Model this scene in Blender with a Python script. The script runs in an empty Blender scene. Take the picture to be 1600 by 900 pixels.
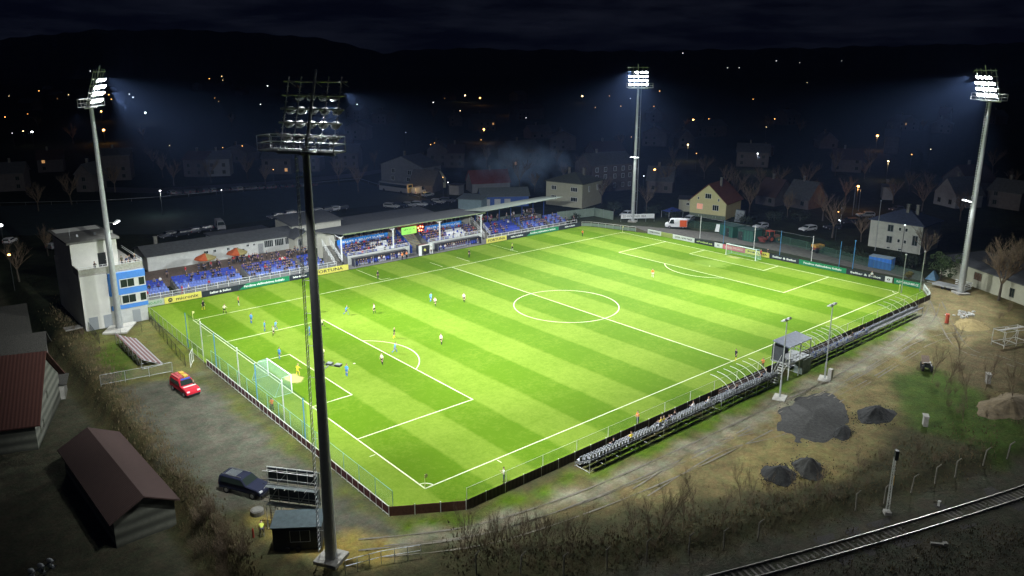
import bpy, bmesh, math, random
import numpy as np
from mathutils import Vector, Matrix
random.seed(7); np.random.seed(7)
S = bpy.context.scene
C = S.collection
R = math.radians
# ------------------------------------------------------------------ camera
CAM = (-38.272, -57.704, 41.314); FOC = 1204.655; PAN = 0.87573; TILT = 0.25191; SX = -17.506; SY = -43.844
fw = Vector((math.cos(PAN)*math.cos(TILT), math.sin(PAN)*math.cos(TILT), -math.sin(TILT)))
rt = Vector((math.sin(PAN), -math.cos(PAN), 0)); upv = rt.cross(fw)
cd = bpy.data.cameras.new('camera'); cam = bpy.data.objects.new('camera', cd); C.objects.link(cam)
cam.matrix_world = Matrix(((rt.x, upv.x, -fw.x, CAM[0]), (rt.y, upv.y, -fw.y, CAM[1]), (rt.z, upv.z, -fw.z, CAM[2]), (0, 0, 0, 1)))
cd.sensor_width = 36; cd.lens = 36*FOC/1600; cd.shift_x = -SX/1600; cd.shift_y = SY/1600
cd.clip_start = 0.5; cd.clip_end = 20000
S.camera = cam
def at(px, py, z=0.0):
    d = fw*FOC + rt*(px-800-SX) - upv*(py-450-SY)
    s = (z-CAM[2])/d.z
    return Vector((CAM[0]+d.x*s, CAM[1]+d.y*s, z))
# ------------------------------------------------------------------ world: night sky
W = bpy.data.worlds.new('World'); S.world = W; W.use_nodes = True
nt = W.node_tree; N = nt.nodes; Lk = nt.links
for n in list(N): N.remove(n)
out = N.new('ShaderNodeOutputWorld'); bg = N.new('ShaderNodeBackground')
sky = N.new('ShaderNodeTexSky'); sky.sky_type = 'NISHITA'; sky.sun_disc = False
sky.sun_elevation = R(-4); sky.sun_rotation = R(120)
tc = N.new('ShaderNodeTexCoord'); mp = N.new('ShaderNodeMapping'); mp.inputs['Scale'].default_value = (2.2, 2.2, 14)
nz = N.new('ShaderNodeTexNoise'); nz.inputs['Scale'].default_value = 2.4; nz.inputs['Detail'].default_value = 7; nz.inputs['Roughness'].default_value = .62
rp = N.new('ShaderNodeValToRGB'); rp.color_ramp.elements[0].position = .42; rp.color_ramp.elements[0].color = (0.0015, 0.0020, 0.0050, 1)
rp.color_ramp.elements[1].position = .78; rp.color_ramp.elements[1].color = (0.014, 0.0165, 0.027, 1)
Lk.new(tc.outputs['Generated'], mp.inputs[0]); Lk.new(mp.outputs[0], nz.inputs['Vector']); Lk.new(nz.outputs['Fac'], rp.inputs[0])
sc_ = N.new('ShaderNodeVectorMath'); sc_.operation = 'SCALE'; sc_.inputs['Scale'].default_value = 0.004
Lk.new(sky.outputs[0], sc_.inputs[0])
ad = N.new('ShaderNodeVectorMath'); ad.operation = 'ADD'; Lk.new(sc_.outputs[0], ad.inputs[0]); Lk.new(rp.outputs[0], ad.inputs[1])
Lk.new(ad.outputs[0], bg.inputs[0]); bg.inputs[1].default_value = 1.0; Lk.new(bg.outputs[0], out.inputs[0])
S.view_settings.view_transform = 'Standard'; S.view_settings.look = 'None'; S.view_settings.exposure = 0; S.view_settings.gamma = 1
S.view_settings.use_curve_mapping = False
S.cycles.max_bounces = 6; S.cycles.diffuse_bounces = 2; S.cycles.glossy_bounces = 2; S.cycles.transparent_max_bounces = 24
S.cycles.volume_bounces = 0; S.cycles.use_denoising = True; S.cycles.use_light_tree = True
S.cycles.sample_clamp_indirect = 3; S.cycles.caustics_reflective = False; S.cycles.caustics_refractive = False
FLOOD = 205000.0        # watts of one floodlight spot
HAZE = 0.00010
# the four floodlight pylons: position, and the spots standing for their heads, with added fill lamps
PYL = [(-12.55, -4.2), (-10.4, 70.7), (117.74, 74.6), (113.57, -7.6)]
LX, WY = 105.56, 67.33; SPILL = 1.0
def spot(name, loc, tgt, power, ang, blend=1.0, col=(.93, .97, 1.0), soft=.12):
    l = bpy.data.lights.new(name, 'SPOT'); l.energy = power; l.spot_size = R(ang); l.spot_blend = blend; l.color = col; l.shadow_soft_size = soft
    o = bpy.data.objects.new(name, l); C.objects.link(o); o.location = loc
    o.rotation_euler = (Vector(tgt)-Vector(loc)).to_track_quat('-Z', 'Y').to_euler(); return o
for i, (x, y) in enumerate(PYL):
    fx, fy = LX/2-x, WY/2-y; d = math.hypot(fx, fy); fx /= d; fy /= d
    for k, (dist, side, pw, ang) in enumerate([(26, -5, .42, 108), (50, 22, .78, 78), (50, -36 if i == 0 else -22, 1.0 if i == 0 else .78, 84 if i == 0 else 78), (78, 0, 1.35, 58)]):
        p = (x+fx*3.0+fy*(1.2*(k-1.5)), y+fy*3.0-fx*(1.2*(k-1.5)), 36+k)
        spot('floodlight_beam', p, (x+fx*dist+fy*side, y+fy*dist-fx*side, 0), FLOOD*pw, ang)
for (x, y), pw in zip(PYL, (500, 3500, 1500, 4500)):     # added point fills standing for stray light of each lamp bank
    l = bpy.data.lights.new('spill_fill', 'POINT'); l.energy = pw*SPILL; l.color = (.95, .97, 1); l.shadow_soft_size = .04
    o = bpy.data.objects.new('spill_fill', l); C.objects.link(o); d = math.hypot(LX/2-x, WY/2-y); o.location = (x+(LX/2-x)/d*1.7, y+(WY/2-y)/d*1.7, 37.6)
spot('spill_fill', (PYL[0][0]-3.0, PYL[0][1]-1.8, 34.0), (-27, 12, 0), 3800, 100, soft=.05)  # fill spot added off the pylon to brighten the plank shed side
spot('spill_fill', (PYL[1][0]-2.4, PYL[1][1]-2.4, 34.0), (-22, 48, 0), 3600, 100, soft=.05)  # second added fill spot, aimed down at the barn side
# ------------------------------------------------------------------ materials
_mats = {}
def mat(name, col, rough=.8, nscale=0, namt=.25, metal=0, bump=0, emit=None, estr=0, spec=.4):
    if name in _mats: return _mats[name]
    m = bpy.data.materials.new(name); m.use_nodes = True; t = m.node_tree; b = t.nodes['Principled BSDF']
    b.inputs['Base Color'].default_value = (*col, 1); b.inputs['Roughness'].default_value = rough; b.inputs['Metallic'].default_value = metal
    b.inputs['Specular IOR Level'].default_value = spec
    if nscale:
        tc = t.nodes.new('ShaderNodeTexCoord'); n = t.nodes.new('ShaderNodeTexNoise'); n.inputs['Scale'].default_value = nscale; n.inputs['Detail'].default_value = 6
        n.inputs['Roughness'].default_value = .65
        r = t.nodes.new('ShaderNodeValToRGB'); e = r.color_ramp.elements
        e[0].position = .3; e[1].position = .72
        e[0].color = (*[c*(1-namt) for c in col], 1); e[1].color = (*[min(1, c*(1+namt)) for c in col], 1)
        t.links.new(tc.outputs['Object'], n.inputs['Vector']); t.links.new(n.outputs['Fac'], r.inputs[0]); t.links.new(r.outputs[0], b.inputs['Base Color'])
        if bump:
            bp = t.nodes.new('ShaderNodeBump'); bp.inputs['Strength'].default_value = bump; bp.inputs['Distance'].default_value = .1
            t.links.new(n.outputs['Fac'], bp.inputs['Height']); t.links.new(bp.outputs[0], b.inputs['Normal'])
    if emit:
        b.inputs['Emission Color'].default_value = (*emit, 1); b.inputs['Emission Strength'].default_value = estr
    _mats[name] = m; return m
def ribbed(name, col, axis=0, scale=6, amt=.35, rough=.6):
    """boards / corrugation / tile rows: bands along one object axis"""
    if name in _mats: return _mats[name]
    m = mat(name, col, rough); t = m.node_tree; b = t.nodes['Principled BSDF']
    tc = t.nodes.new('ShaderNodeTexCoord'); w = t.nodes.new('ShaderNodeTexWave'); w.wave_type = 'BANDS'; w.bands_direction = 'XYZ'[axis]
    w.inputs['Scale'].default_value = scale*.13; w.inputs['Distortion'].default_value = .6; w.inputs['Detail'].default_value = 2
    n = t.nodes.new('ShaderNodeTexNoise'); n.inputs['Scale'].default_value = 1.7; n.inputs['Detail'].default_value = 7; n.inputs['Roughness'].default_value = .7
    mx = t.nodes.new('ShaderNodeMath'); mx.operation = 'MULTIPLY'
    r = t.nodes.new('ShaderNodeValToRGB'); e = r.color_ramp.elements; e[0].position = .02; e[1].position = .55
    e[0].color = (*[c*(1-amt) for c in col], 1); e[1].color = (*[min(1, c*(1+amt*.6)) for c in col], 1)
    t.links.new(tc.outputs['Object'], w.inputs['Vector']); t.links.new(tc.outputs['Object'], n.inputs['Vector'])
    t.links.new(w.outputs['Fac'], mx.inputs[0]); t.links.new(n.outputs['Fac'], mx.inputs[1]); t.links.new(mx.outputs[0], r.inputs[0]); t.links.new(r.outputs[0], b.inputs['Base Color'])
    bp = t.nodes.new('ShaderNodeBump'); bp.inputs['Strength'].default_value = .5; bp.inputs['Distance'].default_value = .03
    t.links.new(w.outputs['Fac'], bp.inputs['Height']); t.links.new(bp.outputs[0], b.inputs['Normal'])
    return m
def netmat(name, col, opacity):
    if name in _mats: return _mats[name]
    m = mat(name, col, .8); t = m.node_tree; b = t.nodes['Principled BSDF']; b.inputs['Alpha'].default_value = opacity
    return m
WHITE = mat('white_paint', (.72, .74, .72), .5, 3, .12); GALV = mat('galvanised_steel', (.42, .44, .44), .45, 5, .2, .6)
GALVP = mat('pylon_steel', (.45, .47, .46), .5, 2, .12, .3); DARKM = mat('dark_metal', (.03, .035, .035), .5, 4, .3, .2)
BLACK = mat('black_plastic', (.012, .012, .013), .5); GLASS = mat('window_glass', (.02, .03, .025), .25, spec=.4)
CREAM = mat('cream_render', (.50, .50, .42), .9, 1.3, .10, bump=.2); RENDW = mat('white_render', (.60, .62, .58), .9, 1.1, .12, bump=.2)
CONC = mat('concrete', (.34, .33, .29), .9, 2.5, .25, bump=.3); CONCD = mat('old_concrete', (.17, .165, .14), .95, 2, .35, bump=.4)
TERR = mat('terrace_concrete', (.16, .16, .15), .9, 3, .25); BLUEW = mat('blue_wall_paint', (.08, .27, .72), .6, 2, .08)
SEATB = mat('blue_seat_plastic', (.045, .08, .40), .45, 3, .2); SEATL = mat('pale_lit_seat_plastic', (.16, .23, .55), .5, 3, .25); SEATW = mat('white_seat_plastic', (.75, .76, .76), .5)
SEATG = mat('grey_seat_plastic', (.36, .38, .42), .5, 6, .4)
BROWNP = ribbed('brown_boards', (.085, .045, .03), 2, 3, .3); WOODG = ribbed('weathered_boards', (.15, .155, .12), 2, 2.2, .45, .9)
ROOFD = mat('grey_roof_sheet', (.085, .09, .092), .75, 1.5, .25); ROOFR = ribbed('old_red_roof', (.085, .032, .022), 1, 6, .22, .9)
ROOFB = ribbed('brown_roof', (.065, .038, .031), 1, 8, .25, .9); ROOFG = mat('speckled_roof_tiles', (.06, .058, .048), .95, 9, .6, bump=.5)
RUBBER = mat('tyre_rubber', (.015, .015, .015), .8); CHROME = mat('wheel_rim', (.35, .35, .36), .35, metal=.8)
PAVE = mat('brown_paving', (.16, .12, .095), .9, 2, .3); LAMPON = mat('lit_floodlight', (.9, .9, .9), .3, emit=(.93, .97, 1), estr=60)
HEADM = mat('floodlight_casing', (.36, .38, .38), .4, 5, .2, .4)
BRICK = mat('red_brick', (.20, .075, .05), .9, 6, .35)
TWIG = mat('bare_twigs', (.17, .125, .08), .95, 2, .35); BARK = mat('bark', (.09, .075, .055), .95, 5, .3); LEAFD = mat('dark_evergreen', (.04, .065, .018), .9, 1.5, .5)
# ------------------------------------------------------------------ mesh builder
class MB:
    def __init__(s): s.v = []; s.f = []; s.mi = []; s.m = 0
    def add(s, vs, fs, M=None):
        b = len(s.v); s.v += [tuple(M @ Vector(v)) if M is not None else tuple(v) for v in vs]
        for f in fs: s.f.append([b+i for i in f]); s.mi.append(s.m)
        return s
    def box(s, c, d, rz=0, M=None):
        x, y, z = d[0]/2, d[1]/2, d[2]/2; T = Matrix.Translation(c) @ Matrix.Rotation(rz, 4, 'Z')
        if M is not None: T = M @ T
        return s.add([(-x, -y, -z), (x, -y, -z), (x, y, -z), (-x, y, -z), (-x, -y, z), (x, -y, z), (x, y, z), (-x, y, z)],
                     [(3, 2, 1, 0), (4, 5, 6, 7), (0, 1, 5, 4), (1, 2, 6, 5), (2, 3, 7, 6), (3, 0, 4, 7)], T)
    def bar(s, p, q, r, n=6, r2=None, M=None):
        p, q = Vector(p), Vector(q); r2 = r if r2 is None else r2; d = q-p
        if d.length < 1e-6: return s
        Q = d.to_track_quat('Z', 'Y').to_matrix().to_4x4(); T = Matrix.Translation(p) @ Q
        if M is not None: T = M @ T
        L = d.length; vs = []
        for z, rr in ((0, r), (L, r2)):
            for i in range(n): a = 2*math.pi*i/n; vs.append((rr*math.cos(a), rr*math.sin(a), z))
        fs = [(i, (i+1) % n, n+(i+1) % n, n+i) for i in range(n)]
        if n > 2: fs += [tuple(range(n-1, -1, -1)), tuple(range(n, 2*n))]
        return s.add(vs, fs, T)
    def quad(s, a, b, c, d): return s.add([a, b, c, d], [(0, 1, 2, 3)])
    def prism(s, poly, z0, z1, M=None):
        n = len(poly); vs = [(p[0], p[1], z0) for p in poly]+[(p[0], p[1], z1) for p in poly]
        return s.add(vs, [tuple(range(n-1, -1, -1)), tuple(range(n, 2*n))]+[(i, (i+1) % n, n+(i+1) % n, n+i) for i in range(n)], M)
    def slab(s, a, b, c, d, t):
        """four corners of the top face, extruded down by t"""
        P = [Vector(p) for p in (a, b, c, d)]; Q = [p-Vector((0, 0, t)) for p in P]
        return s.add(P+Q, [(0, 1, 2, 3), (7, 6, 5, 4), (0, 4, 5, 1), (1, 5, 6, 2), (2, 6, 7, 3), (3, 7, 4, 0)])
    def ell(s, c, r, nu=8, nv=5, M=None):
        vs = []; fs = []
        for j in range(nv+1):
            t = math.pi*j/nv
            for i in range(nu): a = 2*math.pi*i/nu; vs.append((c[0]+r[0]*math.sin(t)*math.cos(a), c[1]+r[1]*math.sin(t)*math.sin(a), c[2]+r[2]*math.cos(t)))
        for j in range(nv):
            for i in range(nu): fs.append((j*nu+i, (j+1)*nu+i, (j+1)*nu+(i+1) % nu, j*nu+(i+1) % nu))
        return s.add(vs, fs, M)
    def mesh(s, name, mats):
        me = bpy.data.meshes.new(name); me.from_pydata([tuple(v) for v in s.v], [], s.f)
        for m in (mats if isinstance(mats, (list, tuple)) else [mats]): me.materials.append(m)
        if max(s.mi, default=0): me.polygons.foreach_set('material_index', s.mi)
        me.update(); return me
    def build(s, name, mats, parent=None, loc=None, rz=0):
        o = bpy.data.objects.new(name, s.mesh(name, mats)); C.objects.link(o)
        if parent: o.parent = parent
        if loc is not None: o.location = loc; o.rotation_euler = (0, 0, rz)
        return o
def tag(o, label=None, cat=None, group=None, kind=None):
    if label: o['label'] = label
    if cat: o['category'] = cat
    if group: o['group'] = group
    if kind: o['kind'] = kind
    return o
def empty(name, loc, rz, label, cat, group=None):
    o = bpy.data.objects.new(name, None); C.objects.link(o); o.location = loc; o.rotation_euler = (0, 0, rz); o.empty_display_size = .2
    return tag(o, label, cat, group)
def struct(name, mb, m): return tag(mb.build(name, m), kind='structure')
def copy_tree(o, parent=None):
    c = o.copy(); C.objects.link(c); c.parent = parent
    for ch in KIDS.get(o.name, []): copy_tree(ch, c)
    return c
KIDS = {}
def index_kids(o):
    ks = [k for k in ALLO() if k.parent == o]
    KIDS[o.name] = ks
    for k in ks: index_kids(k)
def ALLO(): return list(C.objects)
def dup(root, loc, rz=0, label=None, group=None):
    if root.name not in KIDS: index_kids(root)
    c = copy_tree(root); c.location = loc; c.rotation_euler = (0, 0, rz)
    if label: c['label'] = label
    if group: c['group'] = group
    return c
_fc = {}
def text(s, size, m, parent, M, name='lettering', bold=.0, width=None):
    """lettering as real mesh: M places the local XY text plane"""
    cu = bpy.data.curves.new('t', 'FONT'); cu.body = s; cu.size = size; cu.extrude = .004; cu.offset = bold; cu.align_x = 'CENTER'; cu.align_y = 'CENTER'; cu.resolution_u = 2
    o = bpy.data.objects.new('t', cu); C.objects.link(o)
    me = bpy.data.meshes.new_from_object(o.evaluated_get(bpy.context.evaluated_depsgraph_get())); bpy.data.objects.remove(o)
    sx = 1
    if width and len(me.vertices):
        xs = [v.co.x for v in me.vertices]; sx = width/(max(xs)-min(xs))
    me.transform(M @ Matrix.Diagonal((sx, 1, 1, 1))); me.materials.clear(); me.materials.append(m)
    t = bpy.data.objects.new(name, me); C.objects.link(t); t.parent = parent; return t
ORD = 'first second third fourth fifth sixth seventh eighth ninth tenth eleventh twelfth thirteenth fourteenth fifteenth sixteenth seventeenth eighteenth nineteenth twentieth'.split()
def ordn(i):
    if i < 20: return ORD[i]
    tens = {2: 'twenty', 3: 'thirty', 4: 'forty', 5: 'fifty', 6: 'sixty'}; n = i+1
    return (tens[n//10]+'-'+ORD[n % 10-1]) if n % 10 else {20: 'twentieth', 30: 'thirtieth', 40: 'fortieth', 50: 'fiftieth', 60: 'sixtieth'}[n]
# ------------------------------------------------------------------ ground
def sst(a, b, x):
    t = np.clip((x-a)/(b-a), 0, 1); return t*t*(3-2*t)
RAILP = np.array([(-30, -9.0), (-8, -12.0), (1.7, -17.0), (15.9, -23.4), (30, -28.6), (46, -32.5), (75, -43), (150, -66)])
def height(x, y):
    x = np.asarray(x, float); y = np.asarray(y, float)
    low = sst(-18.3, -20.3, x)*(1-sst(96, 125, y))*sst(-60, -30, y)
    z = -2.6*low
    d = y-np.interp(x, RAILP[:, 0], RAILP[:, 1])
    z = np.where(z > -.5, z-.5*sst(1.5, -.5, d)*(1-low), z)
    return z
def hz(x, y): return float(height(x, y))
def inpoly(x, y, poly):
    c = np.zeros(x.shape, bool); n = len(poly)
    for i in range(n):
        x1, y1 = poly[i]; x2, y2 = poly[i-1]
        if y1 == y2: continue
        m = ((y1 > y) != (y2 > y)) & (x < (x2-x1)*(y-y1)/(y2-y1)+x1); c ^= m
    return c
fine = lambda a, b, s: list(np.arange(a, b, s))
gx = [-6000, -3000, -1500, -800, -400, -250, -150, -110, -85]+fine(-70, -32, 2.5)+fine(-32, 126, .75)+fine(127, 240, 5)+[260, 300, 400, 600, 900, 1500, 3000, 6000]
gy = [-6000, -3000, -1500, -800, -400, -200, -120, -90]+fine(-75, -46, 2.5)+fine(-45, 76, .75)+fine(77, 130, 3)+fine(132, 300, 8)+[320, 400, 600, 900, 1500, 3000, 6000]
X, Y = np.meshgrid(np.array(gx), np.array(gy)); Z = height(X, Y)
near = (X > -60) & (X < 125) & (Y < 80)
rn = np.random.rand(*X.shape)
lump = sum(np.sin(X*a+b*Y+c)*np.cos(Y*a*1.1-X*b+c*2) for a, b, c in ((.21, .13, 1), (.5, .3, 2), (1.1, .4, 3)))/3
Z = Z+np.where((Y < -12) | (X < -17), .10*lump+.05*rn, .015*lump)*near
base = np.zeros(X.shape+(3,)); base[:] = (.060, .056, .030)
base[(X > 112) | (Y > 76)] = (.030, .036, .020)
base[(X < -21)] = (.075, .072, .052)
WX = .9*np.sin(X*.9+Y*.5)+.7*np.sin(Y*1.7-X*.6+2)+.5*np.sin(X*3.1+Y*2.2)+np.random.uniform(-.5, .5, X.shape); WY_ = .9*np.sin(Y*.8-X*.7+1)+.6*np.sin(X*1.9+Y*.7+4)+.5*np.sin(Y*2.9-X*2.0)+np.random.uniform(-.5, .5, X.shape)
WX = WX*.6; WY_ = WY_*.6
def zone(poly, col, px=True, blur=3):
    blur = max(1, blur//2)
    P = [tuple(at(*p)[:2]) for p in poly] if px else poly
    m = inpoly(X+WX, Y+WY_, P).astype(float)
    for _ in range(blur):
        q = m.copy(); q[1:-1, 1:-1] = (m[1:-1, 1:-1]*2+m[:-2, 1:-1]+m[2:, 1:-1]+m[1:-1, :-2]+m[1:-1, 2:])/6; m = q
    base[:] = base*(1-m[..., None])+np.array(col)*m[..., None]
TAN = (.30, .235, .11); GRAV = (.23, .215, .165); YARD = (.10, .097, .080); GRN = (.085, .145, .010)
zone([(560, 900), (590, 800), (730, 800), (900, 735), (1440, 470), (1480, 430), (1600, 430), (1600, 640), (1420, 660), (1330, 745), (1150, 770), (960, 800), (700, 830)], (.13, .108, .052), blur=5)
zone([(950, 790), (1000, 745), (1160, 665), (1300, 600), (1420, 530), (1400, 640), (1340, 740), (1200, 760)], (.175, .142, .068), blur=5)
zone([(1130, 770), (1190, 680), (1300, 700), (1310, 745)], (.22, .18, .078), blur=3)
zone([(600, 812), (735, 800), (905, 738), (1210, 590), (1430, 480), (1440, 500), (1270, 585), (1110, 668), (1000, 715), (880, 762), (740, 812), (610, 835)], GRN, blur=2)
zone([(440, 835), (610, 835), (740, 818), (900, 770), (1010, 722), (1120, 668), (1290, 588), (1410, 520), (1445, 478), (1440, 440), (1490, 462), (1500, 490), (1440, 525), (1330, 590), (1180, 665), (1060, 722), (930, 778), (760, 835), (600, 862), (480, 880)], GRAV, blur=3)
zone([(1440, 455), (1470, 432), (1560, 470), (1555, 530), (1495, 545), (1470, 505)], (.22, .18, .10), blur=3)
zone([(1500, 545), (1600, 520), (1600, 620), (1500, 600)], (.12, .095, .055), blur=4)
zone([(1395, 590), (1450, 570), (1600, 655), (1600, 745), (1500, 690), (1405, 660)], (.060, .095, .018), blur=4)
zone([(120, 510), (190, 530), (230, 495), (312, 572), (318, 585), (190, 605), (150, 560)], (.13, .125, .045), blur=3)
zone([(150, 545), (190, 530), (215, 560), (195, 600), (170, 580)], (.07, .10, .015), blur=3)
zone([(255, 500), (312, 562), (305, 580), (245, 530)], (.11, .125, .02), blur=3)
zone([(185, 608), (262, 592), (318, 583), (605, 805), (600, 845), (420, 800), (330, 790), (250, 712)], YARD, blur=3)
zone([(318, 583), (450, 680), (610, 806), (600, 822), (430, 690), (305, 590)], (.085, .095, .025), blur=2)
zone([(395, 800), (440, 800), (560, 840), (640, 850), (600, 880), (520, 890), (430, 860)], (.25, .19, .055), blur=3)
zone([(100, 480), (150, 560), (250, 712), (330, 800), (420, 900), (350, 900), (290, 790), (200, 690), (120, 560), (80, 500)], (.085, .072, .035), blur=3)
RAILL = [tuple(at(p[0], p[1], -.5)[:2]) for p in ((1040, 930), (1160, 888.5), (1391, 824.9), (1600, 760))]
zone([(-5, -26), (1.7, -19), (15.9, -25.2), (30, -30), (46, -34), (75, -44), (75, -52), (30, -42), (10, -36)], (.075, .072, .055), px=False, blur=3)
v = np.stack([X, Y, Z], -1).reshape(-1, 3); ny, nx = X.shape
idx = np.arange(ny*nx).reshape(ny, nx); q = np.stack([idx[:-1, :-1], idx[:-1, 1:], idx[1:, 1:], idx[1:, :-1]], -1).reshape(-1, 4)
me = bpy.data.meshes.new('ground'); me.from_pydata(v.tolist(), [], q.tolist())
ca = me.color_attributes.new('soil', 'FLOAT_COLOR', 'POINT'); ca.data.foreach_set('color', np.concatenate([base.reshape(-1, 3), np.ones((ny*nx, 1))], 1).ravel().astype('f'))
gm = mat('ground_soil', (.1, .1, .1), .97, spec=.1); t = gm.node_tree; b = t.nodes['Principled BSDF']
def nd(t, k, **kw):
    n = t.nodes.new(k)
    for a, c in kw.items(): setattr(n, a, c)
    return n
g = nd(t, 'ShaderNodeNewGeometry')
att = nd(t, 'ShaderNodeVertexColor', layer_name='soil')
def noise(t, src, scale, det=6, rough=.65):
    n = nd(t, 'ShaderNodeTexNoise'); n.inputs['Scale'].default_value = scale; n.inputs['Detail'].default_value = det; n.inputs['Roughness'].default_value = rough
    t.links.new(src, n.inputs['Vector']); return n
def mathn(t, op, a, b_=None):
    n = nd(t, 'ShaderNodeMath', operation=op)
    for i, s in enumerate((a, b_)):
        if s is None: continue
        if isinstance(s, (int, float)): n.inputs[i].default_value = s
        else: t.links.new(s, n.inputs[i])
    return n.outputs[0]
n1 = noise(t, g.outputs['Position'], .35, 8, .7); n2 = noise(t, g.outputs['Position'], 2.6, 6, .75); n3 = noise(t, g.outputs['Position'], .09, 4)
nf = noise(t, g.outputs['Position'], 7, 4, .85)
f = mathn(t, 'MULTIPLY', mathn(t, 'MULTIPLY', mathn(t, 'ADD', mathn(t, 'MULTIPLY', n1.outputs['Fac'], 1.9), .05), mathn(t, 'ADD', mathn(t, 'MULTIPLY', n2.outputs['Fac'], 1.2), .4)), mathn(t, 'ADD', mathn(t, 'MULTIPLY', nf.outputs['Fac'], 1.0), .5))
vs_ = nd(t, 'ShaderNodeVectorMath', operation='SCALE'); t.links.new(att.outputs['Color'], vs_.inputs[0]); t.links.new(f, vs_.inputs['Scale'])
mix = nd(t, 'ShaderNodeMix', data_type='RGBA', blend_type='MULTIPLY'); 
rr_ = nd(t, 'ShaderNodeValToRGB'); rr_.color_ramp.elements[0].position = .38; rr_.color_ramp.elements[0].color = (1.15, .95, .75, 1); rr_.color_ramp.elements[1].position = .62; rr_.color_ramp.elements[1].color = (.8, 1.08, .7, 1)
n4 = noise(t, g.outputs['Position'], .8, 5); t.links.new(n4.outputs['Fac'], rr_.inputs[0])
mix.inputs[0].default_value = .45; t.links.new(vs_.outputs[0], mix.inputs[6]); t.links.new(rr_.outputs[0], mix.inputs[7]); t.links.new(mix.outputs[2], b.inputs['Base Color'])
bp = nd(t, 'ShaderNodeBump'); bp.inputs['Strength'].default_value = .9; bp.inputs['Distance'].default_value = .25
t.links.new(mathn(t, 'ADD', n2.outputs['Fac'], n1.outputs['Fac']), bp.inputs['Height']); t.links.new(bp.outputs[0], b.inputs['Normal'])
me.materials.append(gm); go = bpy.data.objects.new('ground', me); C.objects.link(go); tag(go, kind='structure')
for p in me.polygons: p.use_smooth = True
# ------------------------------------------------------------------ pitch
RIM = [(-5.0, -1.9), (1.0, -5.35), (105.1, -5.35), (110.7, -2.0), (109.2, 62.5), (104.5, 77.5), (103, 79.0), (-5, 79.0)]
pm = mat('mown_turf', (.1, .2, .02), .95, spec=.08); t = pm.node_tree; b = t.nodes['Principled BSDF']
g = nd(t, 'ShaderNodeNewGeometry'); sp = nd(t, 'ShaderNodeSeparateXYZ'); t.links.new(g.outputs['Position'], sp.inputs[0])
wob = noise(t, g.outputs['Position'], .25, 3); xx = mathn(t, 'ADD', sp.outputs['X'], mathn(t, 'MULTIPLY', mathn(t, 'ADD', wob.outputs['Fac'], -.5), .5))
fc = nd(t, 'ShaderNodeFloatCurve')   # piecewise map: x -> stripe index
bounds = [0, 5.5, 11, 16.5]+[16.5+6.047*i for i in range(1, 13)]+[LX-11, LX-5.5, LX]
mp_ = fc.mapping.curves[0]
pts = [((bx+12)/130, (i+2)/22) for i, bx in enumerate(bounds)]
pts = [(0, pts[0][1]-(12/5.5)/22)]+pts+[(1, pts[-1][1]+(130-12-LX)/5.5/22)]
mp_.points[0].location = pts[0]; mp_.points[-1].location = pts[-1]
for p in pts[1:-1]: mp_.points.new(*p)
for p in mp_.points: p.handle_type = 'VECTOR'
fc.mapping.update()
xn = mathn(t, 'DIVIDE', mathn(t, 'ADD', xx, 12), 130); t.links.new(xn, fc.inputs['Value'])
st = mathn(t, 'MULTIPLY', fc.outputs[0], 11.0)          # 1 unit = a dark + a light band
tri = mathn(t, 'PINGPONG', mathn(t, 'ADD', st, -.25), .5) # soft square wave
sq = nd(t, 'ShaderNodeMapRange', interpolation_type='SMOOTHSTEP'); sq.inputs['From Min'].default_value = .22; sq.inputs['From Max'].default_value = .28; t.links.new(tri, sq.inputs['Value'])
yy = mathn(t, 'ADD', sp.outputs['Y'], mathn(t, 'MULTIPLY', wob.outputs['Fac'], 1.2))
try_ = mathn(t, 'PINGPONG', mathn(t, 'DIVIDE', mathn(t, 'ADD', yy, -4.5), 13.5), .5)
sq2 = nd(t, 'ShaderNodeMapRange', interpolation_type='SMOOTHSTEP'); sq2.inputs['From Min'].default_value = .17; sq2.inputs['From Max'].default_value = .33; t.links.new(try_, sq2.inputs['Value'])
big = noise(t, g.outputs['Position'], .07, 4, .6); med = noise(t, g.outputs['Position'], .6, 6, .7); fin = noise(t, g.outputs['Position'], 1.9, 5, .85)
fac = mathn(t, 'ADD', mathn(t, 'MULTIPLY', sq.outputs[0], .68), mathn(t, 'MULTIPLY', mathn(t, 'MULTIPLY', sq2.outputs[0], .24), mathn(t, 'ADD', mathn(t, 'MULTIPLY', big.outputs['Fac'], 1.4), -.1)))
fac = mathn(t, 'ADD', fac, mathn(t, 'MULTIPLY', mathn(t, 'ADD', med.outputs['Fac'], -.5), 1.2))
fac = mathn(t, 'ADD', fac, mathn(t, 'MULTIPLY', mathn(t, 'ADD', fin.outputs['Fac'], -.5), 1.7))
cr = nd(t, 'ShaderNodeValToRGB'); e = cr.color_ramp.elements
e[0].position = -.0; e[0].color = (.078, .158, .0035, 1); e[1].position = 1.0; e[1].color = (.160, .240, .024, 1)  # mowing bands: shading from grass direction put into the base colour
t.links.new(fac, cr.inputs[0])
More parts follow.
